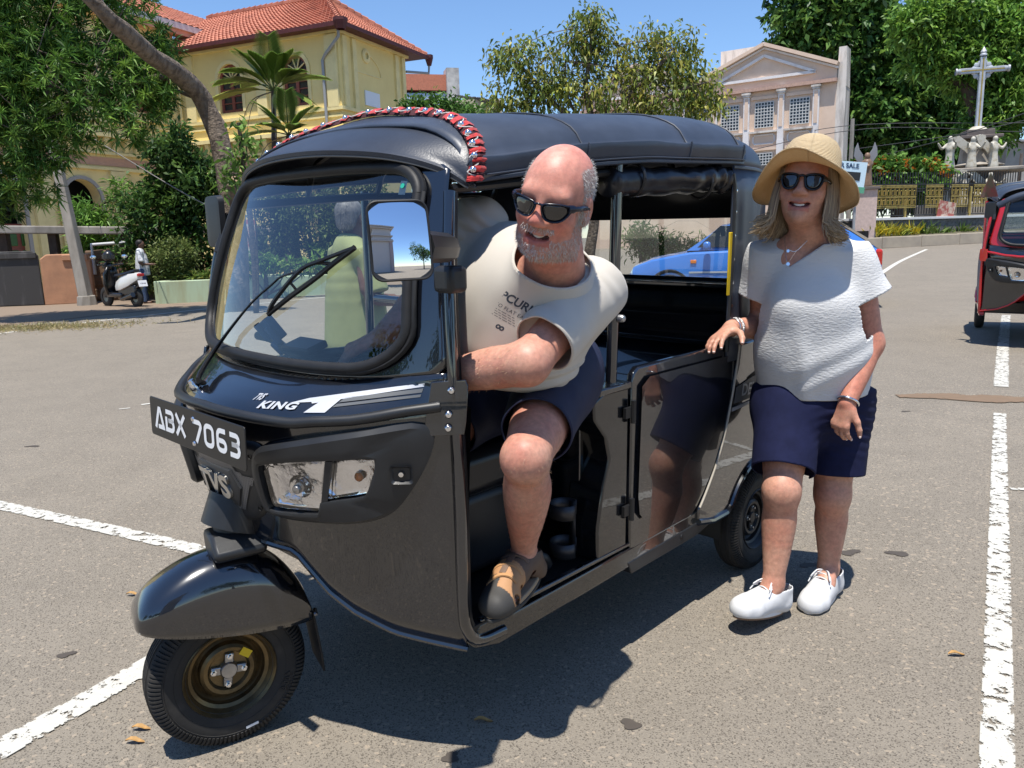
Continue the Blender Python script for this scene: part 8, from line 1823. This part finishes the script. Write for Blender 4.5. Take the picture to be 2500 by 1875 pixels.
pq = at(2307, 528, (fw0 + kd * 9)[1] - .4); o_ = empty('poster', A(pq[0], pq[1], pq[2] - .9)); tag(o_, 'tilted poster with a red and cream picture leaning on the gold fence', 'poster'); b = MB(); b.box((0, 0, .9), (1.05, .04, 1.5), rot_euler(0, R(10), math.atan2(kd[1], kd[0]))); b.build('picture', mat('poster_print', (.58, .46, .36), .5, col2=(.36, .09, .07), vscale=2.8, vlo=.44, vhi=.56), o_, 0); b = MB(); b.tube([A(.1, .1, 0), A(.2, .08, .9)], .03, 6); b.build('stay', M['iron'], o_)
# monument with cross
Mc = at(2368, 560, 46.5); gzm = float(ground_z(Mc[0], Mc[1])); MO = empty('cross_monument', A(Mc[0], Mc[1], gzm), R(-16)); tag(MO, 'tiered stone monument topped by a tall white cross with angel figures around it', 'monument')
pz = lambda w: at(2368, w, 46.5)[2] - gzm
M['stone'] = mat('monument_stone', (.40, .36, .30), .85, col2=(.22, .19, .16), vscale=1.2, vdet=9, bump=.2, bscale=10, bdist=.03); M['dkstone'] = mat('dark_weathered_stone', (.17, .14, .125), .85, var=.4, vscale=1.5, vdet=8); M['statue'] = mat('painted_statue', (.48, .45, .38), .6, col2=(.30, .24, .14), vscale=5, vlo=.5, vhi=.75)
mo = lambda b, name, m, sm=30, bv=0, p=None: b.build(name, m, p or MO, sm, bv)
z1, z2, z3, z4 = pz(495), pz(420), pz(332), pz(312)
b = MB(); b.box((0, 0, z1 / 2), (5.2, 4.6, z1)); mo(b, 'basin', M['stone'], 0, .1)
b = MB(); b.lathe([(1.75, z1 - .3), (1.5, z1 + .1), (1.45, z2 - .3), (1.9, z2 - .05)], 8, cap=True); mo(b, 'lower_pedestal', M['dkstone'], 20)
b = MB(); b.poly([(x + .0, y) for x, y in [(-2.75, -.9), (-1.9, -2.0), (1.9, -2.0), (2.75, -.9), (2.75, .9), (1.9, 2.0), (-1.9, 2.0), (-2.75, .9)]], lambda u, v, w: A(u, v, w), z2 - .08, z2 + .12); mo(b, 'ledge', M['stone'], 0, .05)
b = MB(); b.lathe([(1.5, z2 + .1), (1.25, z2 + .25), (1.55, z2 + .32), (.95, z2 + .5), (.80, z3 - .25)], 6, cap=True); mo(b, 'upper_pedestal', M['stone'], 20); b = MB(); b.box((0, 0, z3 - .13), (2.2, 2.0, .18)); b.box((0, 0, z3 + .12), (1.45, 1.4, .34)); mo(b, 'cap', M['dkstone'], 0, .04)
b = MB(); b.lathe([(.7, z3 + .28), (.55, z4 - .15), (.3, z4 + .05)], 10, cap=True); mo(b, 'cross_foot', M['statue'], 30)
zt_ = pz(140); za = pz(172); M['cross'] = mat('white_cross_paint', (.52, .54, .57), .4, metal=.2, var=.25, vscale=2)
b = MB(); b.box((0, 0, (z4 + zt_) / 2), (.30, .24, zt_ - z4)); b.box((0, 0, za), (2.3, .22, .30)); cr_ = mo(b, 'cross', M['cross'], 0, .02)
b = MB(); b.box((0, -.13, (z4 + zt_) / 2), (.07, .02, zt_ - z4 - .1)); b.box((0, -.125, za), (2.2, .02, .07)); mo(b, 'gold_line', M['gold'], 0, 0, cr_)
for dx, dz, ang in ((-1.28, 0, 90), (1.28, 0, -90), (0, zt_ - za + .16, 0)):
 b = MB(); b.lathe([(0, .42), (.07, .30), (.17, .12), (.13, .04), (.19, -.02), (.19, -.10)], 10, (dx, 0, za + dz), (math.sin(R(-ang)) * -1 if ang else 0, 0, 1 if not ang else 0)); mo(b, 'cross_finial', M['cross'], 40, 0, cr_)
for i in range(12): t = R(30 * i + 15); b = MB(); b.sphere((.42 * math.cos(t), .02, za + .42 * math.sin(t)), (.15, .04, .15), 8, 6); mo(b, 'halo_petal', M['cross'], 60, 0, cr_)
def angel(loc, rz, hgt, wings=True, arms=0, name='angel_figure'):
 """winged figure: one smooth body, wings as parts"""
 S = SDF((-.6, -.6, 0), (.6, .6, 1.1), .03); S.chain([(0, 0, .05), (0, 0, .35), (0, .02, .62)], [.17, .13, .12], .05); S.cap((0, 0, .62), (0, 0, .78), .13, .10, .05); S.ell((0, -.03, .93), (.075, .085, .10), k=.03)
 for sx in (-1, 1):
  e = [(sx * .22, -.12, .62), (sx * .33, -.16, .78)] if arms == 0 else ([(sx * .20, -.18, .64), (sx * .26, -.36, .80)] if arms == 1 else [(sx * .2, -.10, .90), (sx * .05, -.12, 1.02)]); S.chain([(sx * .12, 0, .76), e[0], e[1]], [.05, .045, .035], .03)
 V, F = S.mesh(1); o = np_mesh(name, V * hgt, F, M['statue'], MO); o.location = loc; o.rotation_euler = (0, 0, rz)
 if wings:
  for sx in (-1, 1):
   b = MB(); b.poly([(sx * .05, .45), (sx * .18, .60), (sx * .40, .78), (sx * .52, 1.05), (sx * .36, 1.10), (sx * .16, .92), (sx * .04, .80)], lambda u, v, w: A(u * hgt, (.12 + abs(u) * .3 + w) * hgt, v * hgt), 0, .04); b.build('wing', M['statue'], o, 0, .01)
 return o
for i, (u, w, hg, rz, wg, ar) in enumerate([(2318, 392, 1.75, -30, 0, 1), (2372, 385, 1.7, 5, 1, 1), (2425, 385, 1.7, 35, 1, 0), (2305, 492, 1.8, -25, 1, 1), (2350, 490, 1.75, 0, 0, 2), (2412, 485, 1.75, 30, 1, 1), (2283, 500, 1.0, -30, 0, 1), (2385, 492, .9, 10, 0, 0)]):
 c = at(u, w, 44.6 if w > 450 else 45.2); l_ = A(c[0] - Mc[0], c[1] - Mc[1], 0); cs_, sn_ = math.cos(R(16)), math.sin(R(16)); angel(A(l_[0] * cs_ - l_[1] * sn_, l_[0] * sn_ + l_[1] * cs_, (z2 + .12) if w < 450 else z1 - .2), R(rz), hg, wg, ar)
# winged statue on a pink pillar
ap_ = at(2108, 560, 38.5); gza = float(ground_z(ap_[0], ap_[1])); AP = empty('statue_pillar', A(ap_[0], ap_[1], gza), R(-20)); tag(AP, 'pink gate pillar left of the gold fence', 'pillar'); zp = at(2108, 463, 38.5)[2] - gza
b = MB(); b.box((0, 0, zp / 2), (1.0, 1.0, zp)); b.build('shaft', mat('pink_pillar', (.60, .46, .41), .9, var=.2), AP, 0, .02); b = MB(); b.box((0, 0, zp + .05), (1.2, 1.2, .14)); b.build('cap', M['dkstone'], AP, 0, .02); b = MB(); b.box((-.1, -.52, .55), (.6, .04, .6)); b.build('letter_grille', M['dark_in'], AP, 0)
ST = empty('winged_statue', A(ap_[0], ap_[1], gza + zp + .12), R(-10)); tag(ST, 'brown robed statue with raised grey wings on the pink pillar', 'statue'); S = SDF((-.5, -.5, 0), (.5, .5, 1.2), .025); S.chain([(0, 0, .03), (0, 0, .4), (0, 0, .72)], [.19, .15, .15], .05); S.ell((0, -.02, .93), (.09, .10, .12), k=.03); S.cap((-.15, 0, .72), (.0, -.16, .62), .05, .04, .03); S.cap((.15, 0, .72), (.0, -.16, .62), .05, .04, .03); V, F = S.mesh(1); np_mesh('figure', V * 1.55, F, mat('bronze_robe', (.22, .135, .085), .5, var=.3), ST)
for sx in (-1, 1): b = MB(); b.poly([(sx * .05, .70), (sx * .22, .78), (sx * .36, 1.0), (sx * .34, 1.22), (sx * .26, 1.42), (sx * .20, 1.20), (sx * .08, 1.02)], lambda u, v, w: A(u, .18 + w, v) * 1.5, 0, .05); b.build('wing', mat('grey_wing', (.22, .22, .23), .6), ST, 0, .01)
b = MB(); pl2 = at(2082, 600, 37.5); b.tube([pl2 * A(1, 1, 0), A(pl2[0], pl2[1], at(2084, 445, 37.5)[2])], .06, 8); o = b.build('steel_pole', M['pvc'], None, 60, 0, lambda v: v - pl2 * A(1, 1, 0)); o.location = pl2 * A(1, 1, 0); tag(o, 'slim grey steel pole carrying the for-sale board', 'pole')
fb_ = at(2066, 430, 37.3); FS = empty('for_sale_board', A(fb_[0], fb_[1], fb_[2] - .9), R(-4)); tag(FS, 'blue and white for sale hoarding behind the straw hat', 'sign'); b = MB(); b.box((0, 0, .9), (1.75, .06, 1.35), rot_euler(0, R(6), 0)); b.build('board', mat('pale_blue_board', (.55, .70, .78), .5), FS, 0)
b = MB(); b.box((-.02, -.04, .92), (1.3, .02, .38), rot_euler(0, R(6), 0)); b.build('dark_panel', M['iron'], FS, 0); b = MB(); b.box((0, -.035, .30), (1.7, .02, .28), rot_euler(0, R(6), 0)); b.build('green_panel', mat('green_print', (.10, .32, .20), .5), FS, 0); place_text('FOR SALE', .30, 'board_letters', mat('navy_print', (.02, .08, .20), .5), FS, lambda u, v, w: A(u * .95 - .05, -.045, 1.38 + v - u * .105), bold=.008)
b = MB(); up0 = at(2068, 600, 49); up1 = at(2082, 290, 49); up0[2] = float(ground_z(up0[0], up0[1])); b.tube([up0, up1], [.17, .12], 6); o = b.build('utility_pole', M['concrete'], None, 30, 0, lambda v: v - up0); o.location = up0; tag(o, 'upright pale concrete utility pole right of the pink-beige hall', 'pole')
for k, (pts, lab) in enumerate([(([1680, 2080, 2500], [405, 318, 322], [60, 49, 47]), 'upper overhead wire crossing behind the straw hat'), (([1870, 2080, 2500], [345, 306, 300], [62, 49, 47]), 'overhead wire from the pale pole towards the cross foot'), (([2080, 2330, 2520], [365, 330, 290], [49, 44, 42]), 'middle wire slanting past the cross foot'), (([2080, 2330, 2520], [398, 334, 270], [49, 43, 40]), 'lower thick wire slanting up to the right edge')]):
 q = [at(u, w, Y) for u, w, Y in zip(*pts)]; b = MB(); b.tube(spline(q, 14), .022, 5); o = b.build('overhead_wire', mat('wire', (.05, .05, .055), .6), None, 60, 0, lambda v: v - q[0]); o.location = q[0]; tag(o, lab, 'wire', 'overhead wires at right')
gb = at(2470, 400, 60); GW = empty('grey_building', A(gb[0], gb[1], 0)); tag(GW, 'low grey concrete building at the right edge behind the monument', 'building'); b = MB(); b.box((1.5, 0, at(2470, 355, 60)[2] / 2), (6.5, 4, at(2470, 355, 60)[2])); b.build('wall', mat('grey_render', (.40, .39, .37), .9, col2=(.26, .25, .24), vscale=.6, vdet=8), GW, 0); b = MB(); b.box((1.5, -.2, at(2470, 352, 60)[2]), (6.9, 4.6, .14)); b.build('roof_slab', M['pvc'], GW, 0); b = MB(); b.box((1.8, -2.1, at(2470, 425, 60)[2]), (3.2, .3, 1.0)); b.build('opening', M['dark_in'], GW, 0)
b = MB(); fp0 = at(2478, 560, 47) * A(1, 1, 0); b.tube([fp0, A(fp0[0], fp0[1], at(2478, 375, 47)[2])], .10, 6); o = b.build('fence_pole', M['dkstone'], None, 30, 0, lambda v: v - fp0); o.location = fp0; tag(o, 'short dark post at the right edge beside the monument', 'post')
# behind the camera: what the side mirror and the paint reflect
CP = empty('church_pier', (6.2, -18, 0), R(0)); tag(CP, 'grey and mauve church corner pier behind the photographer', 'building'); M['mauve'] = mat('mauve_render', (.40, .34, .36), .85, var=.2); M['greyr'] = mat('grey_render2', (.50, .49, .50), .85, var=.15)
b = MB(); b.box((-2.0, -3, 6), (5, 7, 12)); b.build('wall', M['greyr'], CP, 0); b = MB(); b.box((.25, .35, 4.0), (.9, .9, 8)); b.build('pilaster', M['mauve'], CP, 0)
for z, e in ((8.1, .35), (8.5, .2), (9.6, .3), (11.9, .5), (12.3, .8)): b = MB(); b.box((-2.0, -2.9, z), (5.2 + 2 * e, 7.2 + 2 * e, .28)); b.build('cornice', M['greyr'], CP, 0)
g = np.random.default_rng(44)
for k, (x, y, h_, r_) in enumerate([(-3, -26, 6.5, 2.6), (-14, -24, 8, 4), (1.5, -34, 7, 3), (-24, -14, 9, 5), (20, -20, 9, 5), (-9, -30, 7, 3.5)]):
 bs = A(x, y, float(ground_z(x, y))); bl = [(bs + A(g.normal(0, r_ * .35), g.normal(0, r_ * .35), h_ * (.55 + .3 * g.random())), A(1, 1, .8) * r_ * g.uniform(.45, .7)) for _ in range(7)]
 tree('shade_tree', ['round-crowned tree behind the photographer, nearest the church pier', 'broad tree far behind the photographer on the left', 'slim distant tree behind the photographer', 'large tree on the left behind the camera', 'large tree on the right behind the camera', 'medium tree behind the photographer, left of centre'][k], bs, [bs, bs + A(.1, 0, h_ * .4), bs + A(0, .2, h_ * .75)], [], bl, 260, 10, .55, .28, GR, 70 + k, r0=.25, spread=.8, bark='bark_dark')
# ------------------------------------------------------------------ red auto rickshaw at the right edge
M['redp'] = mat('red_gloss_paint', (.42, .012, .014), .25, coat=1.0, coat_rough=.03); M['greyp'] = mat('grey_side_panel', (.20, .19, .185), .6, var=.3)
hd_ = R(-120); RT = empty('auto_rickshaw', (0, 0, 0), hd_); tag(RT, 'red auto rickshaw with grey canopy cut off by the right edge of the picture', 'auto rickshaw')
ca_, sa_ = math.cos(hd_), math.sin(hd_); wx, wy = -1.985, -.555; RT.location = (5.93 - (wx * ca_ - wy * sa_), 9.68 - (wx * sa_ + wy * ca_), .07)
skip = ('number_plate', 'stripe_decal', 'decal_letters', 'sticker', 'sticker_emblem', 'visor', 'wiper_arm', 'wiper_blade', 'phone_clamp', 'rolled_curtain', 'yellow_strip', 'bottle_holder', 'door_piping')
swap = {M['black']: M['redp'], M['black_dusty']: M['redp']}
def clone(o, par):
 if o.name.split('.')[0] in skip: return
 c = o.copy(); C.objects.link(c); c.parent = par
 for s_ in c.material_slots:
  m_ = s_.material
  if m_ in swap and c.name.split('.')[0] not in ('door_pressing', 'rear_backrest', 'bulkhead'): s_.link = 'OBJECT'; s_.material = swap[m_] if o.name.split('.')[0] not in ('side_door', 'off_side_panel') else M['greyp']
  if m_ is M['plastic'] and o.name.startswith('bumper'): s_.link = 'OBJECT'; s_.material = M['redp']
 for ch in list(o.children): clone(ch, c)
for ch in list(TUK.children): clone(ch, RT)
b = MB(); b.tube(spline([(-.48, -.50, 1.46), (-.43, -.3, 1.555), (-.40, 0, 1.58), (-.43, .3, 1.555), (-.48, .5, 1.46)], 20), .045, 8); b.build('front_hood', M['vinyl'], RT, 60)
b = MB(); b.poly([(-.02, 1.58), (.0, 1.83), (.02, 1.58)], lambda u, v, w: A(-.40, -.60 + u * 4 + w, v - .02), 0, .006); b.build('pennant', mat('pennant_cloth', (.40, .05, .08), .8, col2=(.03, .18, .10), vscale=3), RT, 0)
# ------------------------------------------------------------------ blue hatchback behind
cf, cr2 = A(2.35, 14.3, 0), A(6.15, 12.95, 0); dx_ = nrm(cf - cr2); ln = np.linalg.norm(cf - cr2); gz_ = float(ground_z(4.2, 13.6)); CAR = empty('parked_car', (cf + cr2) / 2 + A(0, 0, gz_), math.atan2(dx_[1], dx_[0])); tag(CAR, 'blue hatchback parked behind the black auto rickshaw, partly hidden by the woman', 'car')
M['bluep'] = mat('blue_car_paint', (.05, .19, .58), .22, coat=1.0); hl = ln / 2
def ring(x, zb, zt, w0, w1): return [A(x, y, z) for y, z in ((-w0, zb), (-w1 - .02, (zb + zt) / 2 + .05), (-w1 + .05, zt - .04), (-w1 * .55, zt), (w1 * .55, zt), (w1 - .05, zt - .04), (w1 + .02, (zb + zt) / 2 + .05), (w0, zb))]
b = MB(); st = [(hl, .42, .66, .60, .62), (hl - .08, .28, .76, .74, .76), (hl - .4, .22, .88, .79, .80), (hl - 1.05, .22, .99, .80, .82), (0, .22, 1.02, .80, .82), (-hl + .5, .22, 1.02, .80, .82), (-hl + .12, .26, 1.0, .76, .80), (-hl, .38, .92, .66, .72)]; b.loft([ring(*s_) for s_ in st]); b.build('body', M['bluep'], CAR, 50, .03)
b = MB(); cab = [(hl - 1.0, .98, .99, .70, .70), (hl - 1.55, .98, 1.40, .72, .58), (0, .98, 1.47, .72, .58), (-hl + .75, .98, 1.44, .72, .58), (-hl + .12, .98, 1.0, .70, .66)]; b.loft([[A(x, y, z) for y, z in ((-w0, zb), (-w1, zt - .03), (-w1 * .7, zt), (w1 * .7, zt), (w1, zt - .03), (w0, zb))] for x, zb, zt, w0, w1 in cab]); b.build('roof', M['bluep'], CAR, 30, .02)
for s_ in (-1, 1):
 for x0, x1 in ((hl - 1.45, -.02), (-.1, -hl + .85)): b = MB(); b.add([A(x0 + (.28 if x0 > 0 else 0), s_ * .735, 1.03), A(x1, s_ * .735, 1.03), A(x1 + (0 if x0 > 0 else .25), s_ * .61, 1.38), A(x0 - (.08 if x0 > 0 else 0), s_ * .61, 1.38)], [(0, 1, 2, 3)]); b.build('side_window', M['pane'], CAR, 0)
 for x in (hl - .72, -hl + .68):
  b = MB(); b.lathe([(.17, .02), (.2, .09), (.28, .1), (.30, .06), (.30, -.08)], 24, (x, s_ * .74, .30), (0, s_, 0)); w_ = b.build('wheel', M['tyre'], CAR, 40); b = MB(); b.lathe([(0, .07), (.05, .075), (.18, .05), (.19, .08)], 16, (x, s_ * .74, .30), (0, s_, 0)); b.build('rim', M['alu'], w_, 40)
  b = MB(); b.tube([A(x + .35 * math.cos(t), s_ * .825, .30 + .35 * math.sin(t)) for t in np.linspace(.2, 2.94, 16)], .03, 6); b.build('wheel_arch', M['rubber'], CAR, 60)
 b = MB(); b.box((hl - 1.35, s_ * .92, 1.06), (.12, .2, .14)); b.build('wing_mirror', M['bluep'], CAR, 30, .04); b = MB(); b.box((hl - 1.12, s_ * .835, .80), (.10, .02, .06)); b.build('side_repeater', M['amber'], CAR, 30, .02); b = MB(); b.box((-.1, s_ * .838, .62), (ln - 1.9, .012, .03)); b.build('side_strip', M['silver'], CAR, 0); b = MB(); b.box((-hl + .06, s_ * .66, .80), (.12, .2, .28)); b.build('tail_lamp', mat('red_lens', (.5, .03, .02), .2), CAR, 0, .04)
b = MB(); b.add([A(-hl + .70, -.5, 1.40), A(-hl + .70, .5, 1.40), A(-hl + .17, .6, 1.05), A(-hl + .17, -.6, 1.05)], [(0, 1, 2, 3)]); b.v = [(x - .02, y, z + .02) for x, y, z in b.v]; b.build('rear_window', M['pane'], CAR, 0)
b = MB(); b.box((-hl, 0, .45), (.14, 1.5, .22)); b.build('bumper', M['plastic'], CAR, 30, .05)
# ------------------------------------------------------------------ scooter, helmet
sp = on_ground(300, 748); SC = empty('motor_scooter', A(sp[0], 19.5 if sp[1] > 25 else sp[1], 0), R(148)); tag(SC, 'white and black motor scooter parked by the old brown wall', 'scooter'); M['sw'] = mat('scooter_white', (.70, .68, .64), .25, coat=.8); M['sb'] = mat('scooter_black', (.012, .012, .014), .3, coat=.6)
for x in (-.62, .62):
 b = MB(); b.lathe([(.13, -.05), (.19, -.055), (.24, -.03), (.25, 0), (.24, .03), (.19, .055), (.13, .05)], 24, (x, 0, .25), (0, 1, 0)); w_ = b.build('wheel', M['tyre'], SC, 40); b = MB(); b.lathe([(.14, -.04), (.03, -.03), (.03, .03), (.14, .04)], 12, (x, 0, .25), (0, 1, 0)); b.build('rim', M['sb'], w_, 40)
b = MB(); b.loft([[A(x, y * w_, z0 + (z1 - z0) * q) for y, q in ((-1, 0), (-1.1, .5), (-.7, 1), (.7, 1), (1.1, .5), (1, 0))] for x, w_, z0, z1 in ((.05, .10, .40, .62), (-.2, .15, .42, .74), (-.55, .15, .52, .82), (-.85, .06, .68, .84))]); b.build('tail_fairing', M['sw'], SC, 40, .01)
b = MB(); b.box((-.38, 0, .42), (.72, .2, .26)); b.box((.1, 0, .30), (.6, .26, .12)); b.build('engine_cover', M['sb'], SC, 30, .04)
b = MB(); b.loft([[A(x, y * w_, z + q * .06) for y, q in ((-1, 0), (-.8, 1), (.8, 1), (1, 0))] for x, w_, z in ((.08, .10, .74), (-.2, .14, .77), (-.5, .13, .81), (-.75, .08, .86))]); b.build('seat', M['seat'], SC, 40, .01)
b = MB(); b.loft([[A(x + dxx, y * w_, z) for y, dxx in ((-1, -.08), (-.8, .03), (0, .08), (.8, .03), (1, -.08))] for x, w_, z in ((.42, .15, .30), (.44, .19, .55), (.42, .19, .80), (.36, .12, .98))], False, False); f_ = b.build('front_shield', M['sb'], SC, 50); md = f_.modifiers.new('thick', 'SOLIDIFY'); md.thickness = .05
b = MB(); b.tube([A(.62, 0, .25), A(.50, 0, .6), A(.40, 0, 1.02)], .04, 8); b.tube([A(.30, -.33, 1.04), A(.38, 0, 1.02), A(.30, .33, 1.04)], .02, 8); b.sphere((.42, 0, 1.0), (.12, .14, .1)); b.build('handlebar', M['sb'], SC, 60)
for s_ in (-1, 1): b = MB(); b.tube([A(.33, s_ * .26, 1.05), A(.33, s_ * .36, 1.2)], .008, 5); m_ = b.build('mirror_stalk', M['sb'], SC, 60); b = MB(); b.sphere((.33, s_ * .40, 1.23), (.02, .08, .05)); b.build('mirror', M['mirror'], m_, 60)
b = MB(); b.box((-.88, 0, .78), (.06, .16, .06)); b.build('tail_lamp', mat('red_lamp', (.5, .02, .02), .2), SC, 0, .01); b = MB(); b.box((-.93, 0, .58), (.012, .22, .15), rot_euler(0, R(15), 0)); pl_ = b.build('number_plate', M['white'], SC, 0); place_text('1210', .075, 'plate_characters', mat('plate_blue', (.03, .03, .12), .5), pl_, lambda u, v, w: A(-.940 - w, -u, .565 + v), bold=.002)
b = MB(); b.box((-.75, 0, .48), (.36, .15, .05), rot_euler(0, R(25), 0)); b.build('rear_mudguard', M['sb'], SC, 0, .02); b = MB(); b.tube([A(-.2, .14, .2), A(-.75, .17, .32)], [.04, .06], 10); b.build('exhaust', M['sb'], SC, 40); b = MB(); b.tube([A(-.1, -.1, .25), A(-.2, -.28, 0)], .015, 6); b.build('side_stand', M['dark'], SC, 40)
hm = A(*SC.location) + A(-.34 * math.cos(R(148)) * -1, .18, 1.12); b = MB(); b.sphere((0, 0, .12), (.14, .15, .14), 16, 12); o = b.build('helmet', M['sb'], None, 180); o.location = hm; tag(o, 'black motorcycle helmet resting on the parked scooter', 'helmet'); b = MB(); b.grid([[A(.15 * math.cos(t), -.16 * abs(math.sin(t)) - .01, .10 + dz) for t in np.linspace(.4, 2.74, 9)] for dz in (-.04, .06)]); b.build('visor', M['pane'], o, 60)
# ------------------------------------------------------------------ two bystanders
def bystander(base, rz, hgt, label, top_c, leg_c, skin_c, hair_c, h=.02, loose=0.0, head_turn=0.0, tex=None, arm_bend=.25):
 T = empty('person', base, rz); tag(T, label, 'person'); k = hgt / 1.7
 S = SDF(A(-.55, -.4, 0) * k, A(.55, .55, 1.75) * k, h * k); P = lambda *a: A(*a) * k
 for sx in (-1, 1):
  S.chain([P(sx * .09, 0, .88), P(sx * .10, .02, .48), P(sx * .10, -.01, .08)], A(.085, .058, .042) * k, .03); S.cap(P(sx * .10, -.02, .05), P(sx * .11, .13, .04), .045 * k, .04 * k, .02); S.chain([P(sx * .17, 0, 1.33), P(sx * .24, .0, 1.10), P(sx * .20, arm_bend, 1.05)], A(.052, .042, .030) * k, .02); S.chain([P(sx * .20, arm_bend, 1.05), P(sx * .19, arm_bend + .10, 1.05)], A(.036, .025) * k, .02)
 S.chain([P(0, 0, .92), P(0, .01, 1.15), P(0, 0, 1.36)], A(.13, .13, .12) * k, .04); S.cap(P(-.15, 0, 1.34), P(.15, 0, 1.34), .05 * k, .05 * k, .05); S.cap(P(0, 0, 1.36), P(0, .02, 1.55), .055 * k, .05 * k, .03)
 F_ = Fr(P(0, .02, 1.58), (math.sin(head_turn), math.cos(head_turn), 0), (0, 0, 1), k); head(S, F_) if h < .012 else S.ell(F_.o, A(.078, .098, .12) * k, F_.Rm, .02); V, F = S.mesh(1); np_mesh('body', V, F, M['skin'], T, np.tile(np.array(skin_c), (len(V), 1)))
 S = SDF(A(-.5, -.4, .6) * k, A(.5, .5, 1.6) * k, h * k); S.chain([P(0, 0, .80), P(0, .01, 1.12), P(0, 0, 1.36)], A(.175 + loose, .155 + loose, .12) * k, .04); [S.cap(P(sx * .16, 0, 1.35), P(sx * .03, -.01, 1.42), .072 * k, .07 * k, .05) for sx in (-1, 1)]
 for sx in (-1, 1): cyl_flat(S, P(sx * .18, 0, 1.36), P(sx * .25, .03, 1.12), .058 * k, .082 * k, .05)
 S.half(P(0, 0, .76), (0, 0, -1)); cloth(S, 'shirt', top_c, T, A(0, 0, 0), .010 * k, 7, A(0, 0, 1), None, 1, 0, 5)
 S = SDF(A(-.4, -.3, 0) * k, A(.4, .4, 1.1) * k, h * k); S.ell(P(0, 0, .90), A(.17, .13, .14) * k, k=.04)
 for sx in (-1, 1): cyl_flat(S, P(sx * .09, 0, .90), P(sx * .10, -.01, .06), .10 * k, .075 * k, .04)
 cloth(S, 'trousers', leg_c, T, A(0, 0, 0), .006, 8, A(0, 0, 1), None, 1, 0, 6)
 S = SDF(F_.o - .2, F_.o + .2, h * k * .8); S.ell(F_.p(0, -.022, .045), A(.083, .100, .088) * k, F_.Rm, .01); S.ell(F_.p(0, -.06, -.02), A(.070, .050, .06) * k, F_.Rm, .02); V, F = S.mesh(1); l_ = F_.loc(V); f_ = l_[F].mean(1); F = F[(f_[:, 1] < .045 + .3 * (f_[:, 2] - .06).clip(0, 1)) | (f_[:, 2] > .085)]; o = np_mesh('hair', V, F, M['hairstrand'], T, np.tile(np.array(hair_c), (len(V), 1)) * (1 + .35 * vnoise(V * A(1, 1, .3), 90, 3))[:, None]); N_ = vnormals(V, F)
 if h < .012:
  ids = np.unique(F); g_ = np.random.default_rng(8); ids = g_.choice(ids, 2500); d_ = N_[ids] * .35 + np.array(F_.Z) * -.7 + np.array(F_.Y) * -.4 + g_.normal(0, .2, (2500, 3)); d_ /= np.linalg.norm(d_, axis=1)[:, None]; strands('hair_strands', V[ids], N_[ids], d_, g_.uniform(.010, .020, 2500), .0008, np.outer(g_.uniform(.5, 1.6, 2500), np.array(hair_c)), T, A(0, 0, 0), M['hairstrand'])
 return T
gp_ = at(862, 700, 4.7); bystander(A(gp_[0], gp_[1], 0), R(-52), 1.60, 'grey-haired man in loose olive green shirt seen through the windscreen from behind', mat('olive_cotton', (.27, .29, .13), .9, var=.15, vscale=5, bump=.2, bscale=200, bdist=.001), mat('dark_trousers', (.03, .03, .035), .9), (.16, .085, .055), (.17, .16, .155), .0105, .03, -.45, None, .30)
bp2 = A(at(362, 738, 20.0)[0], 19.9, 0); bystander(bp2, R(-75), 1.62, 'bystander in pale patterned shirt and blue jeans behind the scooter', mat('pale_print_cotton', (.55, .56, .58), .9, col2=(.25, .27, .30), vscale=9, vlo=.52, vhi=.6), mat('blue_denim', (.06, .10, .20), .9, var=.3), (.14, .075, .05), (.015, .013, .013), .022, .01)
